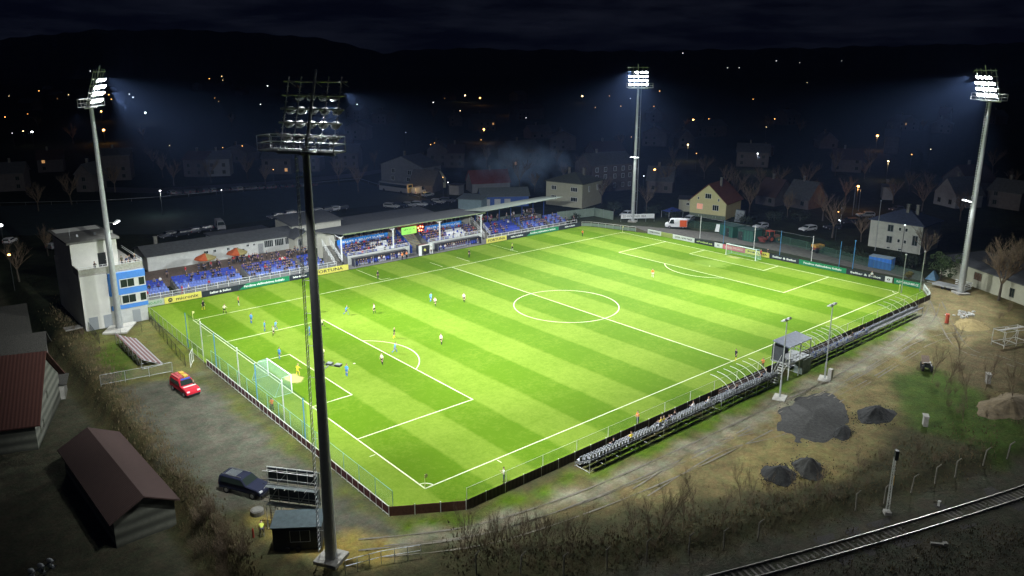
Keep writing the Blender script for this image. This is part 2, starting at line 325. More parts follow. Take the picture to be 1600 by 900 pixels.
# worn spots: sandy patch in the goal mouth, thin patches elsewhere
def spotmask(cx, cy, rx, ry):
    a = mathn(t, 'DIVIDE', mathn(t, 'ADD', sp.outputs['X'], -cx), rx); b2 = mathn(t, 'DIVIDE', mathn(t, 'ADD', sp.outputs['Y'], -cy), ry)
    d = mathn(t, 'SQRT', mathn(t, 'ADD', mathn(t, 'MULTIPLY', a, a), mathn(t, 'MULTIPLY', b2, b2)))
    d = mathn(t, 'ADD', d, mathn(t, 'MULTIPLY', mathn(t, 'ADD', med.outputs['Fac'], -.5), 1.6))
    m = nd(t, 'ShaderNodeMapRange', interpolation_type='SMOOTHSTEP'); m.inputs['From Min'].default_value = 1.1; m.inputs['From Max'].default_value = .7; t.links.new(d, m.inputs['Value']); return m.outputs[0]
gmh = at(459, 592); gmr = at(1146, 402.5)
col = cr.outputs[0]
for (cx, cy, rx, ry, c_, k) in ((gmh.x, gmh.y, 1.2, 1.9, (.42, .36, .14), .9), (gmr.x, gmr.y, .9, 1.6, (.35, .36, .12), .7), (at(1130, 410).x, at(1130, 410).y, 5, 3, (.17, .27, .03), .5), (at(1110, 412).x, at(1110, 412).y, 3, 4, (.2, .3, .05), .4)):
    mx = nd(t, 'ShaderNodeMix', data_type='RGBA'); t.links.new(mathn(t, 'MULTIPLY', spotmask(cx, cy, rx, ry), k), mx.inputs[0]); t.links.new(col, mx.inputs[6]); mx.inputs[7].default_value = (*c_, 1); col = mx.outputs[2]
t.links.new(col, b.inputs['Base Color'])
bp = nd(t, 'ShaderNodeBump'); bp.inputs['Strength'].default_value = .35; bp.inputs['Distance'].default_value = .05; t.links.new(fin.outputs['Fac'], bp.inputs['Height']); t.links.new(bp.outputs[0], b.inputs['Normal'])
mb = MB(); mb.prism(RIM, -.3, .04); struct('pitch', mb, pm)
lm = mat('chalk_line', (.62, .68, .42), .9, 3, .15); mb = MB(); LZ = .048; LW = .14
def ln(x0, y0, x1, y1, w=LW):
    d = Vector((x1-x0, y1-y0, 0)).normalized()*w/2; n = Vector((-d.y, d.x, 0)); a = Vector((x0, y0, LZ))-d; c = Vector((x1, y1, LZ))+d
    mb.quad(a-n, c-n, c+n, a+n)
def arc(cx, cy, r, a0, a1, n=48):
    for i in range(n):
        u, v_ = a0+(a1-a0)*i/n, a0+(a1-a0)*(i+1)/n; r0, r1 = r-LW/2, r+LW/2
        mb.quad((cx+r0*math.cos(u), cy+r0*math.sin(u), LZ+.001), (cx+r1*math.cos(u), cy+r1*math.sin(u), LZ+.001), (cx+r1*math.cos(v_), cy+r1*math.sin(v_), LZ+.001), (cx+r0*math.cos(v_), cy+r0*math.sin(v_), LZ+.001))
hh = WY/2
ln(0, 0, LX, 0); ln(0, WY, LX, WY); LZ += .0005; ln(0, 0, 0, WY); ln(LX, 0, LX, WY); ln(LX/2, 0, LX/2, WY)
for s_, x0 in ((1, 0), (-1, LX)):
    for dpt, hw in ((16.5, 20.16), (5.5, 9.16)):
        LZ = .0495; ln(x0+s_*dpt, hh-hw, x0+s_*dpt, hh+hw); LZ = .050; ln(x0, hh-hw, x0+s_*dpt, hh-hw); ln(x0, hh+hw, x0+s_*dpt, hh+hw)
    LZ = .051; al = math.acos(5.5/9.15); arc(x0+s_*11, hh, 9.15, (0 if s_ > 0 else math.pi)-al, (0 if s_ > 0 else math.pi)+al, 24)
    arc(x0+s_*11, hh, .1, 0, 2*math.pi, 8)
    for yy_ in (0, WY): arc(x0, yy_, 1, (0 if s_ > 0 else math.pi/2) if yy_ == 0 else (-math.pi/2 if s_ > 0 else math.pi), (math.pi/2 if s_ > 0 else math.pi) if yy_ == 0 else (0 if s_ > 0 else 1.5*math.pi), 8)
arc(LX/2, hh, 9.15, 0, 2*math.pi, 72); LZ = .052
ln(9.15, -.9, 9.15, -.3, .1); ln(-.9, 9.15, -.3, 9.15, .1); ln(-.9, WY-9.15, -.3, WY-9.15, .1)
for xa, ya in ((37.6, 9.4), (58.9, 9.4)): pass
ln(36.6, WY+1.2, 36.6, 78.3, .1); ln(36.6, WY+1.2, 38.6, WY+1.2, .1); ln(51.5, WY+1.5, 51.5, WY+6, .1); ln(58.5, WY+1.5, 58.5, WY+6, .1); ln(72, WY+1.2, 72, 78.3, .1)
struct('pitch_markings', mb, lm)
rutm = mat('wheel_rut', (.17, .155, .115), .97, 1.5, .35)
def rut(pts, label_w=.28, gauge=1.6):
    mb = MB(); P = [at(*p) for p in pts]; Q = []
    for i in range(len(P)-1):
        p0, p1, p2, p3 = P[max(0, i-1)], P[i], P[i+1], P[min(len(P)-1, i+2)]
        for k in range(6): t_ = k/6; Q.append(.5*((2*p1)+(p2-p0)*t_+(2*p0-5*p1+4*p2-p3)*t_*t_+(3*p1-p0-3*p2+p3)*t_**3))
    for sd in (-gauge/2, gauge/2):
        for i in range(len(Q)-1):
            a, b2 = Q[i], Q[i+1]; d = (b2-a).normalized(); n = Vector((-d.y, d.x, 0)); w1, w2 = label_w*(.6+.4*math.sin(i*1.7)), label_w*(.6+.4*math.sin((i+1)*1.7)); z = Vector((0, 0, .055))
            mb.quad(a+n*(sd-w1/2)+z, b2+n*(sd-w2/2)+z, b2+n*(sd+w2/2)+z, a+n*(sd+w1/2)+z)
    struct('wheel_tracks', mb, rutm)
rut([(560, 852), (740, 830), (905, 778), (1050, 716), (1180, 655), (1330, 582), (1440, 510), (1462, 470)])
rut([(600, 862), (760, 842), (925, 790), (1080, 726), (1210, 662), (1345, 592), (1460, 530), (1560, 520)], .22)
rut([(1000, 770), (1120, 700), (1230, 668), (1340, 600), (1440, 540)], .2, 1.8)
rut([(1462, 470), (1500, 540), (1560, 560), (1600, 575)], .25, 1.9)
# hills on the horizon
def hill(name, pts, dist, depth):
    mb = MB(); vs = []
    P = []
    for i in range(161):
        px = -150+i*(1900/160); h = np.interp(px, [p[0] for p in pts], [p[1] for p in pts])
        h += 1.2*math.sin(i*1.7)+.9*math.sin(i*.63+1)+random.uniform(-.5, .5)
        d = fw*FOC+rt*(px-800-SX)-upv*(h-450-SY); d = d*(dist/math.hypot(d.x, d.y)); P.append(Vector(CAM)+d)
    n = len(P)
    for p in P:
        rad = Vector((p.x-CAM[0], p.y-CAM[1], 0)).normalized()
        for k, (a, hf) in enumerate(((-1, 0), (-.55, .45), (-.2, .88), (0, 1), (.4, .8), (1, 0))):
            vs.append((p.x+rad.x*a*depth, p.y+rad.y*a*depth, max(0, p.z)*hf-(2 if hf == 0 else 0)))
    fs = [(i*6+k, (i+1)*6+k, (i+1)*6+k+1, i*6+k+1) for i in range(n-1) for k in range(5)]
    mb.add(vs, fs); struct(name, mb, mat('wooded_hill', (.03, .035, .02), .98, .02, .5))
hill('hills', [(-150, 62), (0, 62), (90, 52), (150, 47), (320, 47), (480, 57), (560, 72), (600, 84), (640, 78), (720, 75), (820, 78), (1000, 80), (1150, 77), (1400, 72), (1500, 69), (1750, 66)], 3200, 900)
# ------------------------------------------------------------------ floodlight pylons
LADR = .62
def pylon(x, y, label, side, lit_back):
    rz = math.atan2(WY/2-y, LX/2-x)-math.pi/2          # local +Y looks at the pitch centre
    r = empty('floodlight_pylon', (x, y, 0), rz, label, 'floodlight', 'floodlight pylons')
    mb = MB()
    zs = [0, 12, 24, 35]; rs = [.52, .43, .35, .27]
    for i in range(3): mb.bar((0, 0, zs[i]+.02), (0, 0, zs[i+1]+.02), rs[i], 20, rs[i+1])
    mb.bar((0, 0, .02), (0, 0, .28), .75, 20, .60); mb.build('pole', GALVP, r)
    mb = MB(); mb.box((0, 0, .06), (2.2, 2.2, .5) if not side == 'pad' else (5.2, 3.6, .34)); mb.build('foundation', CONC if side != 'pad' else mat('pale_concrete', (.5, .49, .43), .9, 2, .2), r)
    lad = MB(); lx = -.25 if side == 'far' else -.2
    ax = Vector((-1, -.3, 0)).normalized() if side != 'r' else Vector((1, -.3, 0)).normalized()
    for z0, z1 in ((.8, 12), (12, 24), (24, 34.6)):
        for w in (-.22, .22):
            o = ax*(LADR+.38 - z0*.007)+ax.cross(Vector((0, 0, 1)))*w; o2 = ax*(LADR+.38-z1*.007)+ax.cross(Vector((0, 0, 1)))*w
            lad.bar((o.x, o.y, z0), (o2.x, o2.y, z1), .035, 4)
    z = 1.
    while z < 34.5:
        o = ax*(LADR+.38-z*.007); w = ax.cross(Vector((0, 0, 1)))*.34
        lad.bar(o-w+Vector((0, 0, z)), o+w+Vector((0, 0, z)), .035, 4)
        if int(z*2.2) % 6 == 0: lad.bar((ax.x*.3, ax.y*.3, z), o+Vector((0, 0, z)), .025, 4)
        z += .45
    lad.build('ladder', GALV, r)
    # platform with railing, reaching out past the frame on the ladder side
    e = -1 if side != 'r' else 1
    x0, x1 = (-3.7, 2.9) if e < 0 else (-2.9, 3.9)
    mb = MB(); mb.box(((x0+x1)/2, 0, 34.86), (x1-x0, 1.7, .10)); mb.box((0, 0, 34.7), (5, .2, .2)); mb.box((0, 0, 34.7), (.2, 1.5, .2)); mb.build('platform', GALVP, r)
    mb = MB()
    for zz in (35.4, 35.95):
        for (a, b_) in (((x0, -.8), (x1, -.8)), ((x0, .8), (x1, .8)), ((x0, -.8), (x0, .8)), ((x1, -.8), (x1, .8))): mb.bar((*a, zz), (*b_, zz), .035, 5)
    for i in range(6):
        xx_ = x0+(x1-x0)*i/5
        for yy_ in (-.8, .8): mb.bar((xx_, yy_, 34.9), (xx_, yy_, 35.95), .035, 5)
    mb.build('railing', GALVP, r)
    # lamp frame leaning towards the pitch
    T = Matrix.Translation((0, .25, 35.2)) @ Matrix.Rotation(R(-18), 4, 'X')
    fr = MB()
    for k in range(5): fr.bar((-2.75, 0, .7+k*1.05), (2.75, 0, .7+k*1.05), .07, 6, M=T)
    for xx_ in (-2.3, -1.2, 1.2, 2.3):
        fr.bar((xx_, -.08, -.4), (xx_, -.08, 5.25), .045, 5, M=T)
        for j in range(13): fr.bar((xx_-.16, -.08, .1+j*.4), (xx_+.16, -.08, .1+j*.4), .018, 4, M=T)
    fr.bar((0, -.1, -.4), (0, -.1, 5.8), .14, 8, .09, M=T); fr.bar((-2.4, -.1, 0), (-.2, -1.0, -.3), .04, 5, M=T); fr.bar((2.4, -.1, 0), (.2, -1.0, -.3), .04, 5, M=T)
    for xx_ in (-2.3, 2.3, 0): fr.bar((xx_, -.05, 4.9), (xx_+.45, .3, 4.6), .03, 4, M=T)
    fr.build('lamp_frame', GALVP, r)
    for k in range(4):
        xs = (-2.15, -1.2, -.2, .85, 1.9) if k < 3 else ((-1.5, -.5, .6, 1.5) if side != 'far' else (-2.1, -1.0, .3))
        for xx_ in xs:
            h = MB(); P = T @ Vector((xx_, .42, .7+k*1.05)); Q = Matrix.Translation(P) @ Matrix.Rotation(R(-42), 4, 'X')   # local +Y tipped down
            n = 12; A = [(.41*math.cos(2*math.pi*i/n), .33*math.sin(2*math.pi*i/n)) for i in range(n)]
            vs = [(a*.5, -.17, b_*.4) for a, b_ in A]+[(a*.92, -.08, b_*.85) for a, b_ in A]+[(a, .12, b_) for a, b_ in A]
            h.add(vs, [(j*n+i, j*n+(i+1) % n, (j+1)*n+(i+1) % n, (j+1)*n+i) for j in range(2) for i in range(n)]+[tuple(range(n-1, -1, -1))], Q)
            h.bar((-.42, -.05, 0), (-.42, -.45, -.1), .025, 4, M=Q); h.bar((.42, -.05, 0), (.42, -.45, -.1), .025, 4, M=Q)
            ho = h.build('lamp_housing', HEADM, r)
            l = MB(); l.add([(a*.95, .10, b_*.95) for a, b_ in A]+[(0, .145, 0)], [(i, (i+1) % n, n) for i in range(n)], Q); l.build('lens', LAMPON, ho)
    # service lamps half way up
    br = MB(); br.bar((0, .3, 17.2), (0, 1.4, 17.3), .05, 6); br.bar((-1.1, 1.35, 17.3), (1.1, 1.35, 17.3), .05, 6)
    for j in range(3):
        br.box((-.8+j*.8, 1.5, 17.38), (.5, .42, .16), M=None)
    bo = br.build('lamp_bracket', HEADM, r)
    if lit_back:
        ll = MB()
        for j in range(3): ll.box((-.8+j*.8, 1.52, 17.26), (.46, .38, .06))
        ll.build('service_lamp', mat('lit_service_lamp', (.9, .9, .9), .3, emit=(.93, .97, 1), estr=14), bo)
        Mw = Matrix.Translation((x, y, 0)) @ Matrix.Rotation(rz, 4, 'Z')
        spot('service_light', Mw @ Vector((0, 2.0, 17.6)), Mw @ Vector((0, .2, 8)), 1500, 105, .8)
    return r
pylon(*PYL[0], 'nearest and tallest-looking dark floodlight pylon behind the scoreboard, seen from its back', 'n', False)
pylon(*PYL[1], 'steel floodlight pylon standing on a wide pad in front of the blue and white tower', 'pad', True)
pylon(*PYL[2], 'lit floodlight pylon at the far corner beside the white banner, seen head-on', 'far', True)
pylon(*PYL[3], 'lit floodlight pylon beside the parked flat trailer, rightmost of the four', 'r', True)
# lamps of a fifth, lower mast whose head shows at the bottom left
m5 = at(66, 886, 8.8); r = empty('lamp_mast', (m5.x, m5.y, -2.6), R(20), 'dark lamp mast with six small grey heads in the bottom left corner', 'lamp mast')
mb = MB(); mb.bar((0, 0, 0), (0, 0, 11.4), .14, 10, .08); mb.build('pole', DARKM, r)
mb = MB(); mb.bar((-.9, 0, 11.4), (.9, 0, 11.4), .05, 5); mb.bar((-.9, .0, 10.98), (.9, .0, 10.98), .05, 5); mb.build('crossbar', DARKM, r)
for k in range(2):
    for j in range(3): mb = MB(); mb.ell((-.62+.62*j, .2, 11.45-.42*k), (.17, .30, .13)); mb.box((-.62+.62*j, -.1, 11.4-.42*k), (.2, .1, .16)); mb.build('lamp_housing', HEADM, r)
# ------------------------------------------------------------------ two slim masts on the near side
def mast(x, y, label, cab):
    r = empty('light_mast', (x, y, 0), R(0), label, 'light mast')
    mb = MB(); mb.bar((0, 0, .1), (0, 0, 2.4), .12, 10); mb.bar((0, 0, 2.4), (0, 0, 10.3), .09, 10, .06); mb.build('pole', GALVP, r)
    mb = MB(); mb.box((0, 0, .07), (1.9, 1.5, .2), R(20)); mb.build('foundation', mat('pale_concrete', (.5, .49, .43), .9, 2, .2), r)
    mb = MB(); mb.bar((-.75, 0, 10.35), (.75, 0, 10.35), .05, 6)
    mb.build('crossbar', GALV, r)
    for s_ in (-.5, .5):
        Q = Matrix.Translation((s_, .1, 10.45)) @ Matrix.Rotation(R(-20), 4, 'X'); mb = MB(); mb.box((0, 0, 0), (.62, .55, .14), M=Q); mb.box((0, -.1, .1), (.4, .3, .12), M=Q); mb.build('lamp_housing', WHITE, r)
    if cab: mb = MB(); mb.box((.35, -.55, .85), (.55, .5, 1.4)); mb.build('switch_cabinet', mat('grey_cabinet', (.42, .41, .37), .6, 4, .15), r)
mast(46.7, -11.0, 'slim light mast on a bare white slab, left of the raised cabin post', False)
mast(56.8, -11.6, 'slim light mast with a grey switch cabinet at its foot by the gravel track', True)
# ------------------------------------------------------------------ fences and railings
def fence(name, pts, spacing, h, label, cat='fence', post=GALV, pr=.03, rails=(), railmat=None, rr=.03, panel=None, panel_h=(0, 1), net=None, net_h=None, group=None, zoff=0, ground=False):
    r = empty(name, (pts[0][0], pts[0][1], zoff), 0, label, cat, group); o0 = Vector((pts[0][0], pts[0][1], 0))
    P = []; ra = MB(); pa = MB(); ne = MB()
    for a, b_ in zip(pts, pts[1:]):
        a, b_ = Vector((*a, 0))-o0, Vector((*b_, 0))-o0; L = (b_-a).length; n = max(1, round(L/spacing)); d = (b_-a).normalized(); nn = Vector((-d.y, d.x, 0))
        gz = (lambda p: hz(p.x+o0.x, p.y+o0.y)) if ground else (lambda p: 0)
        for i in range(n): P.append(a+(b_-a)*i/n)
        segs = [(a+(b_-a)*i/n, a+(b_-a)*(i+1)/n) for i in range(n)] if ground else [(a, b_)]
        for u, v_ in segs:
            U, V = u+Vector((0, 0, gz(u))), v_+Vector((0, 0, gz(v_)))
            for z in rails: ra.bar(U+Vector((0, 0, z)), V+Vector((0, 0, z)), rr, 5)
            if panel:
                ang = math.atan2(d.y, d.x); c = (u+v_)/2; pa.box((c.x, c.y, (panel_h[0]+panel_h[1])/2), ((v_-u).length-.02, .035, panel_h[1]-panel_h[0]), ang)
            if net: ne.quad(U+Vector((0, 0, net_h[0])), V+Vector((0, 0, net_h[0])), V+Vector((0, 0, net_h[1])), U+Vector((0, 0, net_h[1])))
    P.append(Vector((*pts[-1], 0))-o0)
    pm_ = MB(); pm_.bar((0, 0, -.1), (0, 0, h), pr, 6); pmesh = pm_.mesh('post', post)
    rest = MB()
    for i, p in enumerate(P):
        z = hz(p.x+o0.x, p.y+o0.y) if ground else 0
        if i < 99:
            o = bpy.data.objects.new('post', pmesh); C.objects.link(o); o.parent = r; o.location = (p.x, p.y, z)
        else: rest.bar((p.x, p.y, z), (p.x, p.y, z+h), pr, 6)
    if rest.v: tag(rest.build('posts_rest', post, r), kind='stuff')
    if ra.v: ra.build('rail', railmat or post, r)
    if pa.v: pa.build('panel', panel, r)
    if ne.v: ne.build('mesh_panel', net, r)
    return r
NETG = netmat('green_netting', (.10, .33, .22), .30); NETW = netmat('pale_netting', (.55, .62, .58), .16); WIRE = netmat('wire_mesh', (.12, .13, .12), .30); GLZ = netmat('clear_panel', (.5, .62, .55), .16)
POSTW = mat('white_steel_post', (.66, .67, .62), .5, 4, .15); POSTB = mat('blue_steel_post', (.06, .22, .42), .5)
fence('pitch_fence', [(0.9, -5.6), (105.2, -5.6)], 2.45, 1.12, 'long dark board fence with steel posts along the near touchline', post=POSTW, pr=.045, panel=ribbed('dark_boards', (.05, .033, .022), 0, 5, .4), panel_h=(.02, 1.04))
fence('glass_screen', [(1.2, -5.3), (105.0, -5.3)], 4.9, 2.1, 'thin wire screen with slim pale posts above the near board fence', 'screen', post=POSTW, pr=.028, rails=(2.08,), rr=.012, net=GLZ, net_h=(1.06, 2.05))
fence('pitch_fence', [(-5.3, -1.8), (0.9, -5.6)], 2.3, 1.12, 'short reddish board fence across the bottom corner of the pitch', post=POSTW, pr=.05, panel=mat('red_brown_boards', (.12, .05, .032), .9, 3, .3), panel_h=(.02, 1.0))
fence('pitch_fence', [(-5.3, 46.0), (-5.3, -1.8)], 1.15, 1.08, 'white-posted fence with maroon panels behind the near goal', post=POSTW, pr=.045, rails=(1.06, .12), railmat=POSTW, rr=.04, panel=mat('maroon_panel', (.085, .022, .022), .8, 3, .3), panel_h=(.2, .95))
fence('mesh_fence', [(-5.0, 73.0), (-5.2, 47.6)], 2.4, 1.9, 'grey wire fence between the tower and the white gate', post=GALV, rails=(1.9, .2), rr=.025, net=WIRE, net_h=(.1, 1.9))
fence('mesh_fence', [(-4.6, 46), (-4.6, -1.4)], 3.2, 2.2, 'light blue wire screen just inside the maroon fence', post=mat('pale_blue_post', (.2, .42, .42), .5), pr=.03, rails=(2.2,), rr=.02, net=NETW, net_h=(.1, 2.2))
fence('mesh_fence', [(-5.7, 71.5), (-7.6, 48)], 2.5, 1.7, 'dark wire fence beside the sloping grass strip by the tower', post=DARKM, rails=(1.7,), rr=.02, net=WIRE, net_h=(0, 1.7))
a0, a1, a2 = at(155, 600), at(268, 566), at(272, 584)
fence('tube_fence', [tuple(at(158, 603)[:2]), tuple(at(270, 582)[:2])], 3.2, 1.5, 'galvanised tube fence between the stored bleacher and the gravel yard', post=GALV, rails=(1.5, .2), rr=.025, net=netmat('thin_wire', (.3, .32, .3), .1), net_h=(.2, 1.5))
fence('mesh_fence', [tuple(at(138, 515)[:2]), tuple(at(156, 538)[:2])], 1.2, 1.5, 'short dark wire fence at the foot of the tower corner', post=DARKM, rails=(1.5,), rr=.02, net=WIRE, net_h=(0, 1.5))
fence('wire_fence', [tuple(at(156, 536)[:2]), tuple(at(222, 520)[:2])], 3.0, 1.6, 'thin wire fence in front of the concrete pylon pad', post=DARKM, pr=.02, rails=(1.6,), rr=.012)
# gate by the red truck
g0 = at(298, 574); r = empty('gate', (g0.x, g0.y, 0), R(62), 'open white tube gate between the lawn and the gravel yard', 'gate')
mb = MB(); [mb.bar((a, 0, z0), (c, 0, z1), .04, 6) for a, z0, c, z1 in ((0, 0, 0, 1.9), (2.4, 0, 2.4, 1.9), (0, 1.9, 2.4, 1.9), (0, .2, 2.4, .2), (1.2, .2, 1.2, 1.9))]; mb.build('gate_frame', POSTW, r)
mb = MB(); mb.quad((0, 0, .2), (2.4, 0, .2), (2.4, 0, 1.9), (0, 0, 1.9)); mb.build('mesh_panel', NETW, r)
# ball-stop nets
def ballnet(label, x, whites, blues, h, pole_h, net=NETG):
    ys = sorted(whites+blues); r = empty('ball_stop_net', (x, ys[0], 0), 0, label, 'net', 'ball stop nets')
    for y in whites: mb = MB(); mb.bar((0, y-ys[0], 0), (0, y-ys[0], pole_h), .075, 8); mb.build('white_pole', POSTW, r)
    for y in blues: mb = MB(); mb.bar((-.4, y-ys[0], 0), (-.4, y-ys[0], pole_h), .06, 8); mb.build('blue_pole', POSTB, r)
    mb = MB(); mb.bar((0, min(whites)-ys[0], h), (0, max(whites)-ys[0], h), .03 if x < 0 else .012, 5); mb.build('top_cable', POSTW if x < 0 else GALV, r)
    mb = MB(); mb.quad((-.05, 0, .1), (-.05, ys[-1]-ys[0], .1), (-.05, ys[-1]-ys[0], h), (-.05, 0, h)); mb.build('netting', net, r)
ballnet('green ball-stop net on white and blue poles behind the near goal', -4.4, [50, 36.4, 22.8], [55.2, 43.6, 29.7, 16.5], 5.2, 5.4)
ballnet('faint ball-stop net on tall white poles behind the far goal', 114.8, [50.9, 36.2, 22.3], [44, 29.5, 16], 5.2, 5.5, netmat('faint_net', (.1, .25, .18), .03))
# goals
def goal(x, s_, label):
    r = empty('goal', (x, WY/2, 0), 0, label, 'goal', 'goals'); mb = MB()
    for y in (-3.66, 3.66): mb.bar((0, y, .03), (0, y, 2.5), .065, 8)
    mb.bar((0, -3.72, 2.5), (0, 3.72, 2.5), .065, 8); mb.build('goal_frame', mat('goal_white', (.85, .86, .85), .4), r)
    mb = MB(); b_ = s_*2.3
    for y in (-3.66, 3.66):
        mb.bar((0, y, 2.5), (s_*1.2, y, 2.45), .025, 5); mb.bar((s_*1.2, y, 2.45), (b_, y, .05), .025, 5); mb.bar((0, y, .05), (b_, y, .05), .03, 5)
    mb.bar((b_, -3.66, .05), (b_, 3.66, .05), .03, 5); mb.build('net_support', mat('green_cable', (.3, .5, .42), .6), r)
    mb = MB(); y0, y1 = -3.66, 3.66
    mb.quad((0, y0, 2.48), (0, y1, 2.48), (s_*1.2, y1, 2.4), (s_*1.2, y0, 2.4)); mb.quad((s_*1.2, y0, 2.4), (s_*1.2, y1, 2.4), (b_, y1, .06), (b_, y0, .06))
    for y in (y0, y1): mb.add([(0, y, .06), (0, y, 2.48), (s_*1.2, y, 2.4), (b_, y, .06)], [(0, 1, 2, 3)])
    mb.build('net', netmat('goal_net', (.35, .58, .52), .20), r)
goal(-.1, -1, 'white goal with green net nearest the gravel yard'); goal(LX+.1, 1, 'white goal in front of the sponsor boards at the far end')
# corner flags
FLAG = mat('corner_flag', (.75, .72, .35), .7)
for (x, y, lb) in ((0, 0, 'corner flag in the bottom corner near the board fence'), (0, WY, 'corner flag in front of the tower building'), (LX, 0, 'corner flag near the right bend of the board fence'), (LX, WY, 'corner flag at the far corner under the head-on pylon')):
    r = empty('corner_flag', (x, y, 0), 0, lb, 'corner flag', 'corner flags'); mb = MB(); mb.bar((0, 0, 0), (0, 0, 1.6), .035, 6); mb.build('flag_pole', FLAG, r)
    mb = MB(); mb.add([(0, -.01, 1.6), (.05, -.01, 1.15), (.32, -.01, 1.25), (.30, -.01, 1.55), (0, .01, 1.6), (.05, .01, 1.15), (.32, .01, 1.25), (.30, .01, 1.55)], [(0, 1, 2, 3), (7, 6, 5, 4), (0, 3, 7, 4), (1, 5, 6, 2), (2, 6, 7, 3), (0, 4, 5, 1)]); mb.build('flag', FLAG, r)
# ------------------------------------------------------------------ advertising boards
YEL = mat('yellow_board', (.68, .62, .12), .6); DKB = mat('dark_board', (.018, .026, .035), .6); GRB = mat('green_board', (.01, .24, .10), .6); WHB = mat('white_board', (.72, .74, .72), .6)
PALE = mat('grey_green_board', (.38, .44, .36), .6); PINK = mat('pink_board', (.60, .16, .20), .6); LTXT = mat('white_lettering', (.85, .86, .84), .6); DTXT = mat('dark_lettering', (.03, .03, .03), .6); YTXT = mat('lime_lettering', (.5, .6, .2), .6); GTXT = mat('green_lettering', (.1, .3, .12), .6); RTXT = mat('rose_lettering', (.75, .45, .45), .6); BSKY = mat('sky_blue_banner', (.02, .22, .70), .6, 1.5, .12)
def board(p, q, m, txt, tm, label, h=1.0, ts=.62, tw=None, extra=None, group='sponsor boards around the pitch', z=0.04):
    """p -> q as seen from the pitch, left to right"""
    p, q = Vector((*p, 0)), Vector((*q, 0)); d = (q-p); L = d.length; ang = math.atan2(d.y, d.x)
    r = empty('advertising_board', (p.x, p.y, z), ang, label, 'advert board', group)
    mb = MB(); mb.box((L/2, 0, h/2), (L-.04, .08, h)); mb.build('panel', m, r)
    mb = MB(); [mb.bar((L*k, .04, h*.8), (L*k, .45, 0), .025, 4) for k in (.2, .8)]; mb.build('strut', GALV, r)
    if txt: text(txt, ts, tm, r, Matrix.Translation((L/2, -.05, h/2)) @ Matrix.Rotation(R(90), 4, 'X'), width=tw or L*.8, bold=.015)
    if extra: extra(r, L, h)
    return r
def mirrorwedge(c1, at_left):
    def f(r, L, h):
        mb = MB(); x0 = 0 if at_left else L; s_ = 1 if at_left else -1
        a = [(x0, -.046, 0), (x0+s_*1.6, -.046, 0 if not at_left else h), (x0, -.046, h)] 
        mb.add(a+[(p[0], -.06, p[2]) for p in a], [(0, 1, 2), (5, 4, 3), (0, 3, 4, 1), (1, 4, 5, 2), (2, 5, 3, 0)]); mb.build('coloured_wedge', c1, r)
    return f
def disc(r, L, h):
    mb = MB(); mb.bar((1.0, -.05, h/2), (1.0, -.075, h/2), h*.33, 18); mb.build('round_emblem', DTXT, r)
    mb = MB(); y = -.085
    for k in (-1, 1): mb.bar((1.0+k*.14, y, h/2-.16), (1.0+k*.10, y, h/2+.12), .035, 4); mb.bar((1.0+k*.10, y, h/2+.12), (1.0, y, h/2-.05), .03, 4)
    mb.build('emblem_mark', YEL, r)
YB = 79.35
board((-4.7, YB), (-.9, YB), PALE, 'BONO-AUTO', GTXT, 'pale grey-green board next to the tower, left end of the row', 1.15)
def disc_fit(r, L, h): disc(r, L, h)
b_ = board((-.85, YB), (5.6, YB), YEL, '', DTXT, 'yellow board with dark round emblem nearest the tower', 1.15, extra=disc)
text('micronix', .85, DTXT, b_, Matrix.Translation((3.9, -.05, .55)) @ Matrix.Rotation(R(90), 4, 'X'), width=3.9, bold=.012)
board((5.65, YB), (12.4, YB), DKB, 'Sellier & Bellot', LTXT, 'dark navy board between the yellow emblem board and the long green board', ts=.55, tw=3.9)
board((12.4, YB), (22.5, YB), GRB, 'Fandíme vlašimskému fotbalu', LTXT, 'long green board below the open blue seating', ts=.6, tw=8, extra=mirrorwedge(DKB, True))
board((22.55, YB), (26.8, YB), DKB, 'Sellier & Bellot', LTXT, 'dark navy board half hidden by the nearest pylon', ts=.5, tw=2.9)
board((26.85, YB), (35.4, YB), YEL, 'FORTUNA', DTXT, 'yellow board left of the dugouts', 1.15, ts=.85, tw=5.9)
board((71.6, YB), (77.8, YB), YEL, 'FORTUNA', DTXT, 'yellow board right of the dugouts', 1.15, ts=.85, tw=5.2)
board((77.9, YB), (84.2, YB), DKB, 'Sellier & Bellot', LTXT, 'dark navy board right of the second yellow board', ts=.5, tw=3.9)
board((84.2, YB), (95, YB), GRB, 'Fandíme vlašimskému fotbalu', LTXT, 'long green board in front of the far open seating', ts=.55, tw=8.5, extra=mirrorwedge(DKB, True))
board((95.1, YB), (102.9, YB), DKB, 'Sellier & Bellot', LTXT, 'dark navy board at the far end of the seating side', ts=.5, tw=3.6)
def onend(s): # along the far goal side, s metres from the far corner
    a, b2 = Vector((109.4, 62.5)), Vector((111.0, -1.9)); d = (b2-a).normalized(); return tuple(a+d*s)
def endy(px, py): p = at(px, py); return 62.5-p.y
